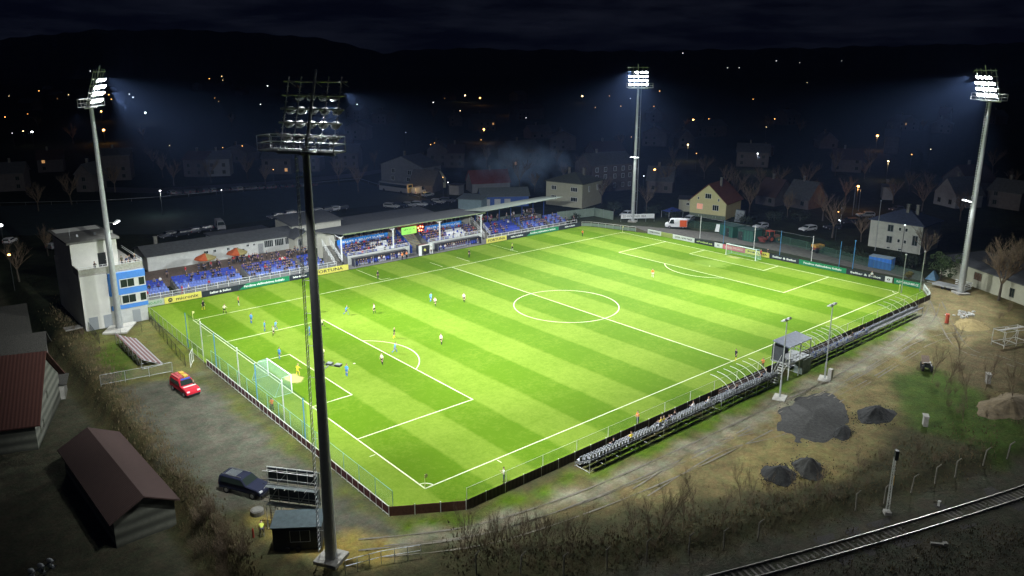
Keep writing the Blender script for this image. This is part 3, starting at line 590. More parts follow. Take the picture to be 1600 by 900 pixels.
E_ = [(1007, 1033, WHB, 'CARBOUNION', DTXT, 'white board leftmost behind the far goal line'), (1033, 1051, mat('olive_board', (.35, .4, .12), .6), '', None, 'small olive board right of the leftmost white end board'), (1051, 1085, WHB, 'GATEX - NOVA TRADE', DTXT, 'longer white board left of the football website board'),
      (1085, 1116, DKB, 'eFotbal.cz', YTXT, 'dark board with lime lettering behind the far goal line'), (1116, 1129, WHB, 'RC', DTXT, 'tiny white board left of the pink board'), (1129, 1164, PINK, 'MODRÁ PYRAMIDA', RTXT, 'pink board directly behind the far goal'), (1164, 1202, YEL, 'FORTUNA', DTXT, 'yellow board right of the far goal'),
      (1202, 1248, DKB, 'Sellier & Bellot', LTXT, 'dark navy board right of the far yellow board'), (1248, 1322, GRB, 'Fandíme vlašimskému fotbalu', LTXT, 'long green board near the white net pole at the far end'), (1322, 1382, DKB, 'Sellier & Bellot', LTXT, 'dark navy board in front of the blue container'),
      (1382, 1394, WHB, '0', DTXT, 'small white board with one dark figure near the right corner'), (1396, 1439, GRB, 'PLOTY-KOLOUBEK.CZ', LTXT, 'green board with two lines, last before the right bend')]
def end_s(px):
    lo, hi = 0, 66
    for _ in range(30):
        m_ = (lo+hi)/2; p = onend(m_); w = Vector((p[0], p[1], 0))-Vector(CAM); xx_ = 800+SX+FOC*w.dot(rt)/w.dot(fw)
        lo, hi = (m_, hi) if xx_ < px else (lo, m_)
    return lo
for a, c, m, tx, tm, lb in E_:
    board(onend(end_s(a)+.03), onend(end_s(c)-.03), m, tx, tm, lb, 1.05, ts=.55, tw=None if len(tx) > 3 else .6)
board((111.0, -2.1), (105.9, -5.3), WHB, 'RYNEŠ', DTXT, 'white board cutting the right corner of the pitch', 1.1, ts=.5, tw=3.5)
# ------------------------------------------------------------------ stands
def seat_mesh(m, w=.42):
    mb = MB(); mb.box((0, 0, .04), (w, .40, .05)); mb.box((0, .2, .27), (w, .05, .42)); mb.box((0, .02, -.14), (.1, .3, .32)); return mb.mesh('seat', m)
SEATM = {k: seat_mesh(m) for k, m in (('b', SEATB), ('l', SEATL), ('w', SEATW), ('g', SEATG))}; 
def seat2():
    mb = MB(); mb.box((0, 0, .04), (.40, .40, .05)); mb.box((0, .02, -.14), (.1, .3, .32)); mb.m = 1; mb.box((0, .2, .27), (.30, .05, .42)); return mb.mesh('seat', [mat('dark_seat_plastic', (.06, .065, .075), .5), mat('off_white_seat', (.42, .44, .46), .5)])
SEATM['n'] = seat2(); SEATM['d'] = seat_mesh(mat('dark_seat_plastic', (.06, .065, .075), .5), .34)
def seating(name, x0, x1, rows, y0, dy, z0, dz, label, colour, sp=.52, step=TERR, flip=1, solid=True, keep=100, front=None):
    """colour(row, i, n) -> seat key.  returns thing and list of seat world positions"""
    r = empty(name, (x0, y0, 0), 0, label, 'seating block', 'blocks of stadium seats'); n = int((x1-x0)/sp); out = []
    if solid:
        mb = MB()
        for k in range(rows): mb.box(((x1-x0)/2, flip*(k*dy+.5*(rows-k)*dy-.3), (z0+k*dz)/2-.001*k), (x1-x0-.003*k, (rows-k)*dy, z0+k*dz))
        mb.build('terrace_steps', step, r)
    rest = {}; cnt = 0
    for k in range(rows):
        for i in range(n):
            key = colour(k, i, n); 
            if key is None: continue
            p = (sp*(i+.5)+(x1-x0-n*sp)/2, flip*k*dy, z0+k*dz+.30); out.append((x0+p[0], y0+p[1], p[2], k, i))
            if cnt < keep:
                o = bpy.data.objects.new('seat', SEATM[key]); C.objects.link(o); o.parent = r; o.location = p
                if flip < 0: o.rotation_euler = (0, 0, math.pi)
                cnt += 1
            else: rest.setdefault(key, []).append(p)
    for key, ps in rest.items():
        src = SEATM[key]; V = np.array([v.co[:] for v in src.vertices]); F = [tuple(p.vertices) for p in src.polygons]; mb = MB()
        if flip < 0: V = V*np.array([-1, -1, 1])
        for p in ps:
            mb.add([tuple(v+np.array(p)) for v in V], F); mb.mi[-len(F):] = [q.material_index for q in src.polygons]
        tag(mb.build('seat_rows', list(src.materials), r), kind='stuff')
    return r, out
opencol = lambda k, i, n: 'l' if k < 2 or (k == 2 and (i*7) % 3 == 0) else 'b'  # lit look of the front rows put into a paler seat colour
SEATS = {}
for nm, x0, x1, lb in (('A', -3.6, 2.0, 'short open block of blue seats right beside the tower'), ('B', 3.4, 15.6, 'open block of blue seats below the orange parasols'), ('C', 17.0, 27.6, 'crowded open block of blue seats left of the nearest pylon'), ('D', 28.6, 33.2, 'narrow open block of blue seats left of the white stairs')):
    SEATS[nm] = seating('seating_block', x0, x1, 5, 85.0, 1.05, .35, .24, lb, opencol)[1]
# plaza behind the open seats
mb = MB(); mb.box((14.3, 94.6, .70), (37.4, 8.4, 1.4)); mb.build('x', PAVE); o = C.objects[-1]; o.name = 'plaza'; tag(o, kind='structure')
mb = MB(); mb.box((48, 81.9, .015), (108, 5.0, .07)); mb.build('x', TERR); o = C.objects[-1]; o.name = 'walkway'; tag(o, kind='structure')
fence('stand_railing', [(-4.5, 83.0), (34.6, 83.0)], 2.1, 1.15, 'white railing in front of the open blue seats', 'railing', post=POSTW, pr=.04, rails=(1.15, .62), railmat=WHITE, rr=.035, zoff=.05, net=NETW, net_h=(.1, 1.1))
fence('stand_railing', [(73.6, 81.3), (103.5, 81.3)], 2.1, 1.25, 'white railing in front of the far seating', 'railing', post=POSTW, pr=.05, rails=(1.25, .65), railmat=WHITE, rr=.045, zoff=.05)
def covcol(a, b2, rows_):
    def f(k, i, n):
        u = i/n
        return 'w' if a < u < b2 and k in rows_ and (i+k) % 7 else ('b' if (i*13+k*5) % 4 else 'l')
    return f
def covered(x0, x1, lb, wa, wb):
    r, ss = seating('seating_block', x0, x1, 5, 83.6, .85, 1.35, .32, lb, covcol(wa, wb, (0, 1, 2, 3)), sp=.5); return ss
SEATS['E'] = covered(37.4, 52.4, 'covered seating block left of the yellow-edged middle stairs', .45, .74)
SEATS['F'] = covered(58.0, 72.6, 'covered seating block right of the yellow-edged middle stairs', .38, .78)
SEATS['G'] = seating('seating_block', 76.0, 85.5, 5, 83.2, 1.0, .8, .35, 'blue seats under the raised pale roof', lambda k, i, n: 'b', sp=.55)[1]
SEATS['H'] = seating('seating_block', 86.6, 94.5, 5, 83.2, 1.0, .8, .35, 'pale blue seats under the far end of the raised roof', lambda k, i, n: 'l' if (i+k) % 3 else 'b', sp=.55)[1]
SEATS['I'] = seating('seating_block', 95.5, 101.5, 4, 83.2, 1.0, .8, .35, 'small open block of blue seats beyond the raised roof', lambda k, i, n: 'l' if (i+k) % 3 else 'b', sp=.55)[1]
# main stand building: walls, roof, posts, stairs, banners
ms = empty('main_stand', (35, 82.6, 0), 0, 'long covered main stand with grey sheet roof on white posts', 'grandstand')
mb = MB(); mb.slab((2.2, 1.7, 6.35), (40.3, 1.7, 6.35), (40.3, 12.4, 5.7), (-.2, 12.4, 5.7), .16); mb.build('roof', ROOFD, ms)
mb = MB(); mb.box((21.2, 1.62, 6.24), (38.1, .06, .26)); mb.build('roof_fascia', mat('green_grey_fascia', (.22, .27, .15), .7, 2, .3), ms)
mb = MB(); mb.box((20.1, 9.2, 2.7), (40.4, .2, 5.4)); mb.box((2.1, 7.3, 2.7), (.2, 3.6, 5.4)); mb.box((38.6, 7.3, 2.7), (.2, 3.6, 5.4)); mb.build('back_wall', CREAM, ms)
for x in (1.0, 13.6, 26.0, 38.0):
    mb = MB(); mb.box((x, .45, 3.6), (.24, .24, 4.9)); mb.bar((x, .45, 5.7), (x, 3.2, 6.15), .07, 5); mb.bar((x-.5, .45, 6.1), (x+.5, .45, 6.1), .09, 5); mb.build('roof_post', WHITE, ms)
for x0, x1 in ((2.2, 17.5), (22.6, 38.0)):
    mb = MB(); mb.box(((x0+x1)/2, .15, .95), (x1-x0, .14, 1.9)); mb.build('front_parapet', mat('pale_parapet', (.50, .52, .48), .8, 2, .2), ms)
    mb = MB(); mb.bar((x0, .12, 2.5), (x1, .12, 2.5), .055, 5); mb.bar((x0, .12, 2.2), (x1, .12, 2.2), .04, 5)
    for k in range(8): mb.bar((x0+(x1-x0)*k/7, .12, 1.9), (x0+(x1-x0)*k/7, .12, 2.5), .04, 5)
    mb.build('front_rail', WHITE, ms)
mb = MB()
for k in range(12): mb.box((20.2, 1.0+k*.42+.2, .3+k*.13), (3.6, .42, .6+k*.26)); 
mb.build('middle_stairs', CONCD, ms)
mb = MB(); [mb.box((20.2, 1.0+k*.42+.02, .62+k*.26), (3.5, .07, .03)) for k in range(12)]; mb.build('yellow_stair_edges', mat('yellow_edge', (.45, .40, .12), .8), ms)
mb = MB()
mb.add([(18.0, .2, 0), (18.0, 6.4, 0), (18.0, 6.4, 4.4), (18.0, .2, 1.6), (18.25, .2, 0), (18.25, 6.4, 0), (18.25, 6.4, 4.4), (18.25, .2, 1.6)], [(0, 1, 2, 3), (7, 6, 5, 4), (0, 3, 7, 4), (1, 5, 6, 2), (3, 2, 6, 7)]); mb.build('blue_side_wall', mat('deep_blue_wall', (.02, .06, .30), .6), ms)
for sx0 in (-.8, 38.9):
    mb = MB(); [mb.box((sx0+.9, .6+k*.42, .2+k*.14), (1.7, .42, .4+k*.28)) for k in range(12)]; mb.build('side_stairs', CONCD, ms)
    mb = MB()
    for xx_ in (sx0, sx0+1.8):
        for dz in (.55, 1.0, 1.35): mb.bar((xx_, .3, .35+dz), (xx_, 5.6, 3.7+dz), .04, 5)
        for k in range(5): mb.bar((xx_, .5+k*1.2, .5+k*.75), (xx_, .5+k*1.2, 1.8+k*.77), .03, 5)
    mb.build('stair_rail', WHITE, ms)
def banner(x, y, z, w, h, m, txt, tm, label, tw, ts):
    r = empty('banner', (x, y, z), 0, label, 'banner'); mb = MB(); mb.box((w/2, 0, h/2), (w, .05, h)); mb.build('panel', m, r)
    text(txt, ts, tm, r, Matrix.Translation((w/2, -.035, h/2)) @ Matrix.Rotation(R(90), 4, 'X'), width=tw, bold=.012); return r
banner(37.6, 87.9, 3.1, 12.6, 1.25, BSKY, 'SELLIER & BELLOT VLAŠIM', LTXT, 'sky blue banner above the left covered seats', 10.6, .6)
banner(60.2, 87.9, 3.1, 10.6, 1.25, BSKY, 'SELLIER & BELLOT VLAŠIM', LTXT, 'sky blue banner above the right covered seats', 9.4, .6)
sb = empty('scoreboard_display', (53.6, 87.9, 3.1), 0, 'lit green display under the stand roof above the middle stairs', 'display')
mb = MB(); mb.box((2.2, 0, .9), (4.3, .2, 1.9)); mb.build('housing', DARKM, sb)
mb = MB(); mb.box((2.2, -.12, .9), (4.1, .03, 1.7)); mb.build('screen', mat('green_screen', (.2, .5, .1), .5, emit=(.33, .85, .12), estr=.75), sb)
text('SBV 2 : 0', .55, mat('screen_figures', (.05, .1, .04), .5), sb, Matrix.Translation((2.2, -.145, 1.15)) @ Matrix.Rotation(R(90), 4, 'X'), width=3, name='display_text'); text('LIVE', .3, mat('screen_figures', (.05, .1, .04), .5), sb, Matrix.Translation((2.2, -.145, .45)) @ Matrix.Rotation(R(90), 4, 'X'), width=1.1, name='display_text')
fl = empty('flare_lights', (58.2, 87.6, 3.4), 0, 'cluster of glowing red lights beside the green display', 'lights')
for i, (a, z) in enumerate(((0, .9), (.6, 1.15), (1.2, 1.0), (.3, .3), (.9, .25))):
    mb = MB(); mb.ell((a, 0, z), (.16, .12, .18)); mb.build('red_lamp', mat('red_glow', (1, .2, .1), .4, emit=(1, .12, .05), estr=22), fl)
l = bpy.data.lights.new('flare_glow', 'POINT'); l.energy = 120; l.color = (1, .12, .06); l.shadow_soft_size = .4; lo = bpy.data.objects.new('flare_glow', l); C.objects.link(lo); lo.location = (58.9, 86.8, 4.2)
fr = empty('raised_roof', (75, 82, 0), 0, 'raised thin pale roof on dark blue posts over the far seats', 'roof shelter')
mb = MB(); mb.slab((-.8, .8, 7.0), (24.6, .8, 7.6), (24.6, 8.6, 6.7), (-1.2, 8.6, 6.1), .14); mb.build('roof_sheet', mat('pale_roof_sheet', (.26, .30, .26), .7, 1, .15), fr)
for k in range(7): mb = MB(); mb.box((.6+k*3.8, 6.6, 3.2), (.2, .2, 6.4)); mb.bar((.6+k*3.8, 6.6, 5.8), (.6+k*3.8, 1.2, 6.9+k*.09), .06, 5); mb.build('roof_post', mat('dark_blue_post', (.03, .06, .20), .5), fr)
mb = MB(); mb.box((10.5, 8.4, 1.5), (22, .15, 3)); mb.build('back_wall', mat('grey_green_wall', (.12, .15, .13), .9, 1, .3), fr)
# dugouts and tunnel
def dugout(x0, x1, label):
    r = empty('dugout', (x0, 79.6, 0), 0, label, 'dugout', 'dugouts'); L = x1-x0
    mb = MB(); mb.box((L/2, 1.9, .8), (L, .1, 1.6)); mb.box((.04, 1.2, .8), (.08, 1.4, 1.6)); mb.box((L-.04, 1.2, .8), (.08, 1.4, 1.6)); mb.build('shell', mat('dugout_dark', (.03, .03, .04), .6), r)
    mb = MB(); mb.slab((-.1, 1.3, 1.7), (L+.1, 1.3, 1.7), (L+.1, 2.1, 1.75), (-.1, 2.1, 1.75), .06); mb.build('roof', mat('dugout_roof', (.10, .10, .10), .6, 2, .2), r)
    for i in range(int(L/.62)): 
        o = bpy.data.objects.new('seat', SEATM['b']); C.objects.link(o); o.parent = r; o.location = (.5+i*.62, 1.35, .45)
    mb = MB(); [mb.bar((k*L/3, .5, 0), (k*L/3, .5, 1.7), .04, 5) for k in range(4)]; mb.build('front_post', GALV, r)
dugout(37.4, 50.4, 'left dugout with blue seats below the covered stand'); dugout(58.4, 70.8, 'right dugout with dark seats below the covered stand')
tn = empty('tunnel_portal', (53, 79.6, 0), 0, 'pale tunnel portal between the two dugouts', 'portal')
mb = MB(); mb.box((.4, .2, 1.05), (.5, .5, 2.1)); mb.box((3.3, .2, 1.05), (.5, .5, 2.1)); mb.box((1.85, .2, 2.2), (3.5, .3, .16)); mb.build('portal_frame', WHITE, tn)
mb = MB(); mb.box((1.85, 1.4, 1.0), (2.4, 1.6, 1.9)); mb.build('passage_shade', DARKM, tn)  # solid dark block, shade of the passage given as its colour
# ------------------------------------------------------------------ generic buildings
def win(r, x, y, z, w, h, ax, frame=WHITE, glass=GLASS, bars=1, lit=None):
    """window on a wall whose outward normal is ax ('-y','+y','-x','+x')"""
    rot = {'-y': 0, '+y': math.pi, '-x': -math.pi/2, '+x': math.pi/2}[ax]; M = Matrix.Translation((x, y, z)) @ Matrix.Rotation(rot, 4, 'Z'); t_ = .07
    mb = MB()
    for a in (-w/2, w/2): mb.box((a, -.03, 0), (t_, .1, h+t_), M=M)
    for a in (-h/2, h/2): mb.box((0, -.03, a), (w-t_, .098, t_), M=M)
    for k in range(1, bars+1): mb.box((-w/2+w*k/(bars+1), -.03, 0), (t_*.7, .08, h-t_), M=M)
    f = mb.build('window', frame, r); mb = MB(); mb.box((0, -.005, 0), (w-t_, .03, h-t_), M=M); mb.build('pane', lit or glass, f); return f
def door(r, x, y, z, w, h, ax, m):
    rot = {'-y': 0, '+y': math.pi, '-x': -math.pi/2, '+x': math.pi/2}[ax]; M = Matrix.Translation((x, y, z)) @ Matrix.Rotation(rot, 4, 'Z')
    mb = MB(); mb.box((0, -.02, h/2), (w, .08, h), M=M); d = mb.build('door', m, r); mb = MB(); mb.box((w*.38, -.09, h*.48), (.05, .06, .14), M=M); mb.build('handle', GALV, d)
def house(name, x, y, rz, w, d, h, rh, label, wall=RENDW, roof=ROOFR, style='gable', axis='x', z0=0, ov=.4, wins=(), chim=(), cat='house', group=None):
    """origin = near left corner; local x along the front, local y deep; ridge along axis"""
    r = empty(name, (x, y, z0), rz, label, cat, group); mb = MB(); mb.box((w/2, d/2, h/2), (w, d, h))
    if style == 'gable':
        if axis == 'x':
            for xx_ in (0, w-.2): mb.add([(xx_, 0, h), (xx_, d, h), (xx_, d/2, h+rh-.1), (xx_+.2, 0, h), (xx_+.2, d, h), (xx_+.2, d/2, h+rh-.1)], [(0, 2, 1), (3, 4, 5), (0, 3, 5, 2), (1, 2, 5, 4)])
        else:
            for yy_ in (0, d-.2): mb.add([(0, yy_, h), (w, yy_, h), (w/2, yy_, h+rh-.1), (0, yy_+.2, h), (w, yy_+.2, h), (w/2, yy_+.2, h+rh-.1)], [(0, 1, 2), (5, 4, 3), (0, 2, 5, 3), (1, 4, 5, 2)])
    mb.build('wall', wall, r); k = ov*rh/(d/2 if axis == 'x' else w/2); mb = MB(); t_ = .14
    if style == 'gable':
        if axis == 'x': mb.slab((-ov, -ov, h-k+t_), (w+ov, -ov, h-k+t_), (w+ov, d/2, h+rh+t_), (-ov, d/2, h+rh+t_), t_); mb.slab((w+ov, d+ov, h-k+t_), (-ov, d+ov, h-k+t_), (-ov, d/2+.002, h+rh+t_), (w+ov, d/2+.002, h+rh+t_), t_)
        else: mb.slab((-ov, d+ov, h-k+t_), (-ov, -ov, h-k+t_), (w/2, -ov, h+rh+t_), (w/2, d+ov, h+rh+t_), t_); mb.slab((w+ov, -ov, h-k+t_), (w+ov, d+ov, h-k+t_), (w/2+.002, d+ov, h+rh+t_), (w/2+.002, -ov, h+rh+t_), t_)
    elif style == 'hip':
        i = min(w, d)/2; a = [(-ov, -ov, h), (w+ov, -ov, h), (w+ov, d+ov, h), (-ov, d+ov, h)]
        rA, rB = ((i, d/2, h+rh), (w-i, d/2, h+rh)) if w >= d else ((w/2, i, h+rh), (w/2, d-i, h+rh)); b2 = [(p[0], p[1], p[2]-.18) for p in a]
        if w >= d: mb.add(a+[rA, rB]+b2, [(0, 1, 5, 4), (1, 2, 5), (2, 3, 4, 5), (3, 0, 4), (0, 6, 7, 1), (1, 7, 8, 2), (2, 8, 9, 3), (3, 9, 6, 0), (9, 8, 7, 6)])
        else: mb.add(a+[rA, rB]+b2, [(0, 1, 4), (1, 2, 5, 4), (2, 3, 5), (3, 0, 4, 5), (0, 6, 7, 1), (1, 7, 8, 2), (2, 8, 9, 3), (3, 9, 6, 0), (9, 8, 7, 6)])
    elif style == 'flat': mb.box((w/2, d/2, h+.1), (w+2*ov, d+2*ov, .2))
    elif style == 'shed': mb.slab((-ov, -ov, h+.05), (w+ov, -ov, h+.05), (w+ov, d+ov, h+rh), (-ov, d+ov, h+rh), .14)
    ro = mb.build('roof', roof, r)
    for c in chim: mb = MB(); mb.box((c[0], c[1], h+rh*.6+.6), (.6, .6, rh*.8+1.4)); mb.box((c[0], c[1], h+rh+1.3), (.75, .75, .15)); mb.build('chimney', CONCD if len(c) < 3 else c[2], ro)
    for a in wins:
        if a[0] == 'door': door(r, *a[1:])
        else: win(r, *a)
    return r
# clubhouse behind the open seats
cw = [(x, 0, z, ww, hh_, '-y') for x, z, ww, hh_ in ((11.4, 2.1, .9, .6), (13.2, 2.1, .6, .6), (16.0, 2.1, .6, .6), (20.2, 2.2, .6, .5), (21.6, 2.2, .5, .5))]
cw += [(x, 0, 1.9, 2.0, 1.5, '-y', WHITE, GLASS, 4) for x in (24.8, 27.2, 29.6)]+[('door', 17.6, 0, .02, 1.0, 2.1, '-y', BRICK), ('door', 23.0, 0, .02, 1.1, 2.2, '-y', GALV), ('door', 19.0, 0, .02, .8, 1.6, '-y', DARKM)]
house('clubhouse', 2.1, 98.6, 0, 31, 8.6, 3.0, 1.2, 'long white clubhouse with grey roof behind the open seats', RENDW, ROOFD, z0=1.4, wins=cw, chim=((3.5, 6.0),), cat='clubhouse')
mb = MB(); mb.box((10.0, 98.0, 2.9), (.6, 1.0, 3)); 
house('porch', 31.5, 95.5, 0, 5.2, 5.5, 2.9, 1.2, 'cream gabled porch at the right end of the clubhouse', CREAM, ROOFD, axis='y', z0=1.4, wins=[(1.2, 0, 1.9, 1.0, 1.5, '-y', WHITE, GLASS, 3), (3.8, 0, 1.9, 1.0, 1.5, '-y', WHITE, GLASS, 3)], cat='porch')
house('clubhouse_annex', 33.4, 100.5, 0, 12, 9, 4.8, .9, 'grey-roofed annex between the clubhouse and the main stand', CREAM, ROOFD, 'shed', z0=1.2, wins=[(2.5, 0, 3.6, .8, .8, '-y')], cat='annex')
house('service_building', 46, 99.8, 0, 27, 9.5, 3.6, .8, 'long flat grey-roofed building right behind the main stand', CREAM, ROOFD, 'shed', z0=0, wins=[(3, 9.5, 2, 1, 1, '+y')], chim=(), cat='building')
mbx = at(335, 352, 3); house('garden_wall_shed', 19.5, 112.2, 0, 13, 3.5, 3.6, .2, 'low pale shed with a wide dark opening behind the clubhouse', CREAM, ROOFD, 'flat', z0=0, wins=[('door', 5.5, 0, 1.4, 7.5, 1.3, '-y', DARKM)], cat='shed')  # the opening is a dark door sheet, its shade given as colour
# tower building
tw = empty('tower_building', (-14.8, 72.6, 0), 0, 'cream tower building with blue bands, big windows and roof terrace behind the left pylon', 'tower building')
TWM = mat('tower_render', (.72, .72, .64), .9, .6, .08, bump=.15)
mb = MB(); mb.box((4.7, 9.2, 4.45), (9.4, 18.4, 8.9)); mb.build('wall', TWM, tw)
mb = MB(); mb.box((3.4, 10.6, 11.2), (6.8, 13.4, 4.6)); mb.build('upper_storey', TWM, tw)
mb = MB(); mb.slab((-.5, 3.3, 13.75), (7.2, 3.3, 13.75), (7.2, 17.9, 13.4), (-.5, 17.9, 13.4), .3); mb.build('roof', mat('tower_roof', (.16, .16, .14), .9, 1, .3), tw)
mb = MB(); mb.box((4.7, 1.7, 8.98), (9.5, 3.6, .16)); mb.box((8.1, 9.8, 8.98), (2.8, 12.4, .15)); mb.build('terrace_floor', CONC, tw)
mb = MB(); mb.box((4.7, .06, 9.5), (9.4, .12, .9)); mb.box((.06, 2.1, 9.5), (.12, 4.0, .9)); mb.box((9.34, 2.1, 9.5), (.12, 4.0, .9)); mb.build('parapet', mat('terrace_parapet', (.38, .38, .31), .9, 3, .25), tw)
mb = MB()
for z in (10.05, 10.35): mb.bar((0, 0, z), (9.4, 0, z), .03, 5); mb.bar((9.4, 0, z), (9.4, 12, z), .03, 5)
for k in range(9): mb.bar((k*9.4/8, 0, 9.9), (k*9.4/8, 0, 10.4), .03, 5)
mb.build('terrace_rail', WHITE, tw)
door(tw, 4.4, 3.9, 9.1, 1.2, 2.3, '-y', DARKM); 
mb = MB(); mb.box((6.75, -.2, 8.15), (5.5, .4, 1.1)); mb.box((6.75, -.2, 5.55), (5.5, .4, 1.0)); mb.box((6.75, -.2, 3.0), (5.5, .4, .65)); mb.box((4.7, -.21, 6.6), (1.6, .4, 3.0)); mb.build('blue_band', BLUEW, tw)
mb = MB(); mb.box((7.45, -.17, 6.85), (4.0, .34, 1.58)); mb.box((7.45, -.17, 4.2), (4.0, .34, 1.72)); mb.build('window_bay', TWM, tw)
for z in (6.85, 4.2):
    win(tw, 6.7, -.34, z, 2.1, 1.35, '-y', WHITE, GLASS, 1); win(tw, 8.85, -.34, z, .95, 1.35, '-y', WHITE, GLASS, 0)
mb = MB(); mb.box((7.2, -.03, 1.3), (4.4, .06, 2.5)); mb.build('white_base', RENDW, tw)
DG = mat('grey_door', (.34, .37, .38), .6)
door(tw, 1.2, 0, .02, 1.3, 2.1, '-y', DG); door(tw, 3.3, 0, .02, 1.2, 2.1, '-y', DG); door(tw, 7.6, -.06, .02, 1.2, 2.1, '-y', DG)
for k in range(3): mb = MB(); mb.box((2+k*2.6, 8, 13.8), (.3, .3, .5)); mb.build('vent', GALV, tw)
mb = MB(); mb.bar((.6, 6, 13.5), (.6, 6, 15.4), .03, 5); mb.bar((5.8, 5, 13.6), (5.8, 5, 14.8), .03, 5); mb.build('antenna', GALV, tw)
# steps going down beside the tower
st_ = empty('concrete_steps', (-16.9, 74.6, 0), 0, 'weathered concrete steps running down beside the tower', 'steps')
for k in range(2):
    mb = MB()
    for i in range(9): mb.box((.9, .4+k*8.2+i*.75, .14-k*1.05-i*.1), (2.6, .76, .25))
    mb.build('flight', CONC, st_)
mb = MB(); mb.box((.9, 7.6, -1.0), (2.5, 1.6, .2)); mb.build('landing', CONCD, st_); mb = MB(); mb.box((-.55, 8, -.55), (.18, 16, .9)); mb.build('side_wall', CONCD, st_)
# parasols on the plaza
def parasol(x, y, label):
    r = empty('parasol', (x, y, 1.4), R(10), label, 'parasol', 'orange parasols'); mb = MB(); mb.bar((0, 0, 0), (0, 0, 2.9), .04, 6); mb.build('pole', WHITE, r)
    for part, i0, i1, m in (('canopy', 0, 5, mat('ochre_canvas', (.33, .28, .11), .9, 3, .2)), ('orange_canopy_panels', 5, 8, mat('orange_canvas', (.55, .12, .04), .9, 3, .2))):
        mb = MB()
        for i in range(i0, i1):
            a, c = 2*math.pi*(i-2.4)/8, 2*math.pi*(i-1.4)/8
            P = [(0, 0, 3.05), (2.1*math.cos(a), 2.1*math.sin(a), 2.1), (2.1*math.cos(c), 2.1*math.sin(c), 2.1)]; mb.add(P+[(p[0], p[1], p[2]-.05) for p in P], [(0, 1, 2), (5, 4, 3), (1, 4, 5, 2)])
            Q = P[1:]; mb.add([(*Q[0][:2], 2.1), (*Q[1][:2], 2.1), (*Q[1][:2], 1.85), (*Q[0][:2], 1.85)], [(0, 1, 2, 3)])
        mb.build(part, m, r)
parasol(11.8, 94.2, 'ochre and orange parasol left of the other on the clubhouse plaza'); parasol(18.4, 94.6, 'ochre and orange parasol nearer the middle of the clubhouse plaza')
# ------------------------------------------------------------------ near-side bleachers
def scaffold(r, x0, x1, y0, y1, h0, h1, step, m=GALV):
    n = max(1, round((x1-x0)/step)); k = 0
    for i in range(n+1):
        x = x0+(x1-x0)*i/n; mb = MB(); mb.bar((x, y0, 0), (x, y0, h0), .03, 5); mb.bar((x, y1, 0), (x, y1, h1), .035, 5); mb.bar((x, y0, h0-.05), (x, y1, h1-.1), .03, 5); mb.bar((x, y0, .15), (x, y1, .15), .025, 4); mb.bar((x, y0, .1), (x, y1, h1-.2), .022, 4)
        mb.build('scaffold_frame', m, r)
    mb = MB()
    for z in (.15, h1-.1): mb.bar((x0, y1, z), (x1, y1, z), .025, 4)
    for i in range(0, n, 2): mb.bar((x0+(x1-x0)*i/n, y1, .1), (x0+(x1-x0)*(i+1)/n, y1, h1-.1), .02, 4)
    mb.build('scaffold_tubes', m, r)
def bleach(x0, x1, lb, key, keep=100, rows=3):
    r, ss = seating('bleacher', x0, x1, rows, -6.75, .72, .45, .38, lb, key, sp=.5, flip=-1, solid=False, keep=keep); r['group'] = 'scaffold bleachers'
    mb = MB()
    for k in range(rows): mb.box(((x1-x0)/2, -k*.72, .47+k*.38), (x1-x0, .5, .05))
    mb.build('deck', mat('bleacher_deck', (.07, .072, .07), .7, 4, .3), r); scaffold(r, .1, x1-x0-.1, .35, -1.75, .5, .45+rows*.38, 2.4); return ss
BL1 = bleach(14.6, 36.4, 'long scaffold bleacher with pale grey seats at the lower end of the touchline', lambda k, i, n: ('n' if (i*7+k*3) % 9 else 'g') if not (22 <= i <= 23) else None)
BL2 = bleach(37.6, 50.6, 'short scaffold bleacher with arched tubes left of the raised cabin', lambda k, i, n: 'n' if (i*5+k) % 7 else 'g')
BL3 = bleach(55.6, 76, 'scaffold bleacher with arched tubes right of the raised cabin', lambda k, i, n: 'n' if (i*5+k) % 6 else 'l')
BL4 = bleach(76.4, 95.0, 'scaffold bleacher with bare grey planks nearest the right bend', lambda k, i, n: 'g' if k < 2 else None)
def arches(xs, label):
    for j, x in enumerate(xs):
        r = MB(); P = []
        for i in range(9):
            a = i/8; P.append(Vector((x-.2*a, -7.45+3.1*(1-math.cos(a*1.5)), 1.0+1.75*math.sin(a*1.57))) if i else Vector((x, -7.45, .4)))
        for p, q in zip(P, P[1:]): r.bar(p-Vector((x, -7.4, 0)), q-Vector((x, -7.4, 0)), .035, 5)
        o = r.build('shelter_arch', POSTW, loc=(x, -7.4, 0)); tag(o, f'{ordn(j)} curved white tube arch from the left {label}', 'arch', 'bare shelter arches over the bleachers')
arches([41.0+1.42*i for i in range(7)], 'over the bleacher left of the cabin'); arches([60.2+1.4*i for i in range(9)], 'over the bleacher right of the cabin'); arches([86.8+2.1*i for i in range(5)], 'near the right bend of the fence')
for x0, x1, lb in ((40.6, 51.2, 'row of reddish benches with white rails left of the cabin'), (60, 72, 'row of reddish benches with white rails right of the cabin')):
    r = empty('bench_row', (x0, -6.1, 0), 0, lb, 'bench row'); mb = MB(); [mb.box(((x1-x0)/2, 0, .35+k*.32), (x1-x0, .05, .26)) for k in range(3)]; mb.build('backboard', mat('reddish_board', (.21, .10, .07), .8, 4, .3), r)
    mb = MB(); [mb.bar((0, -.05, .5+k*.33), (x1-x0, -.05, .5+k*.33), .025, 4) for k in range(3)]; mb.build('white_rail', POSTW, r)
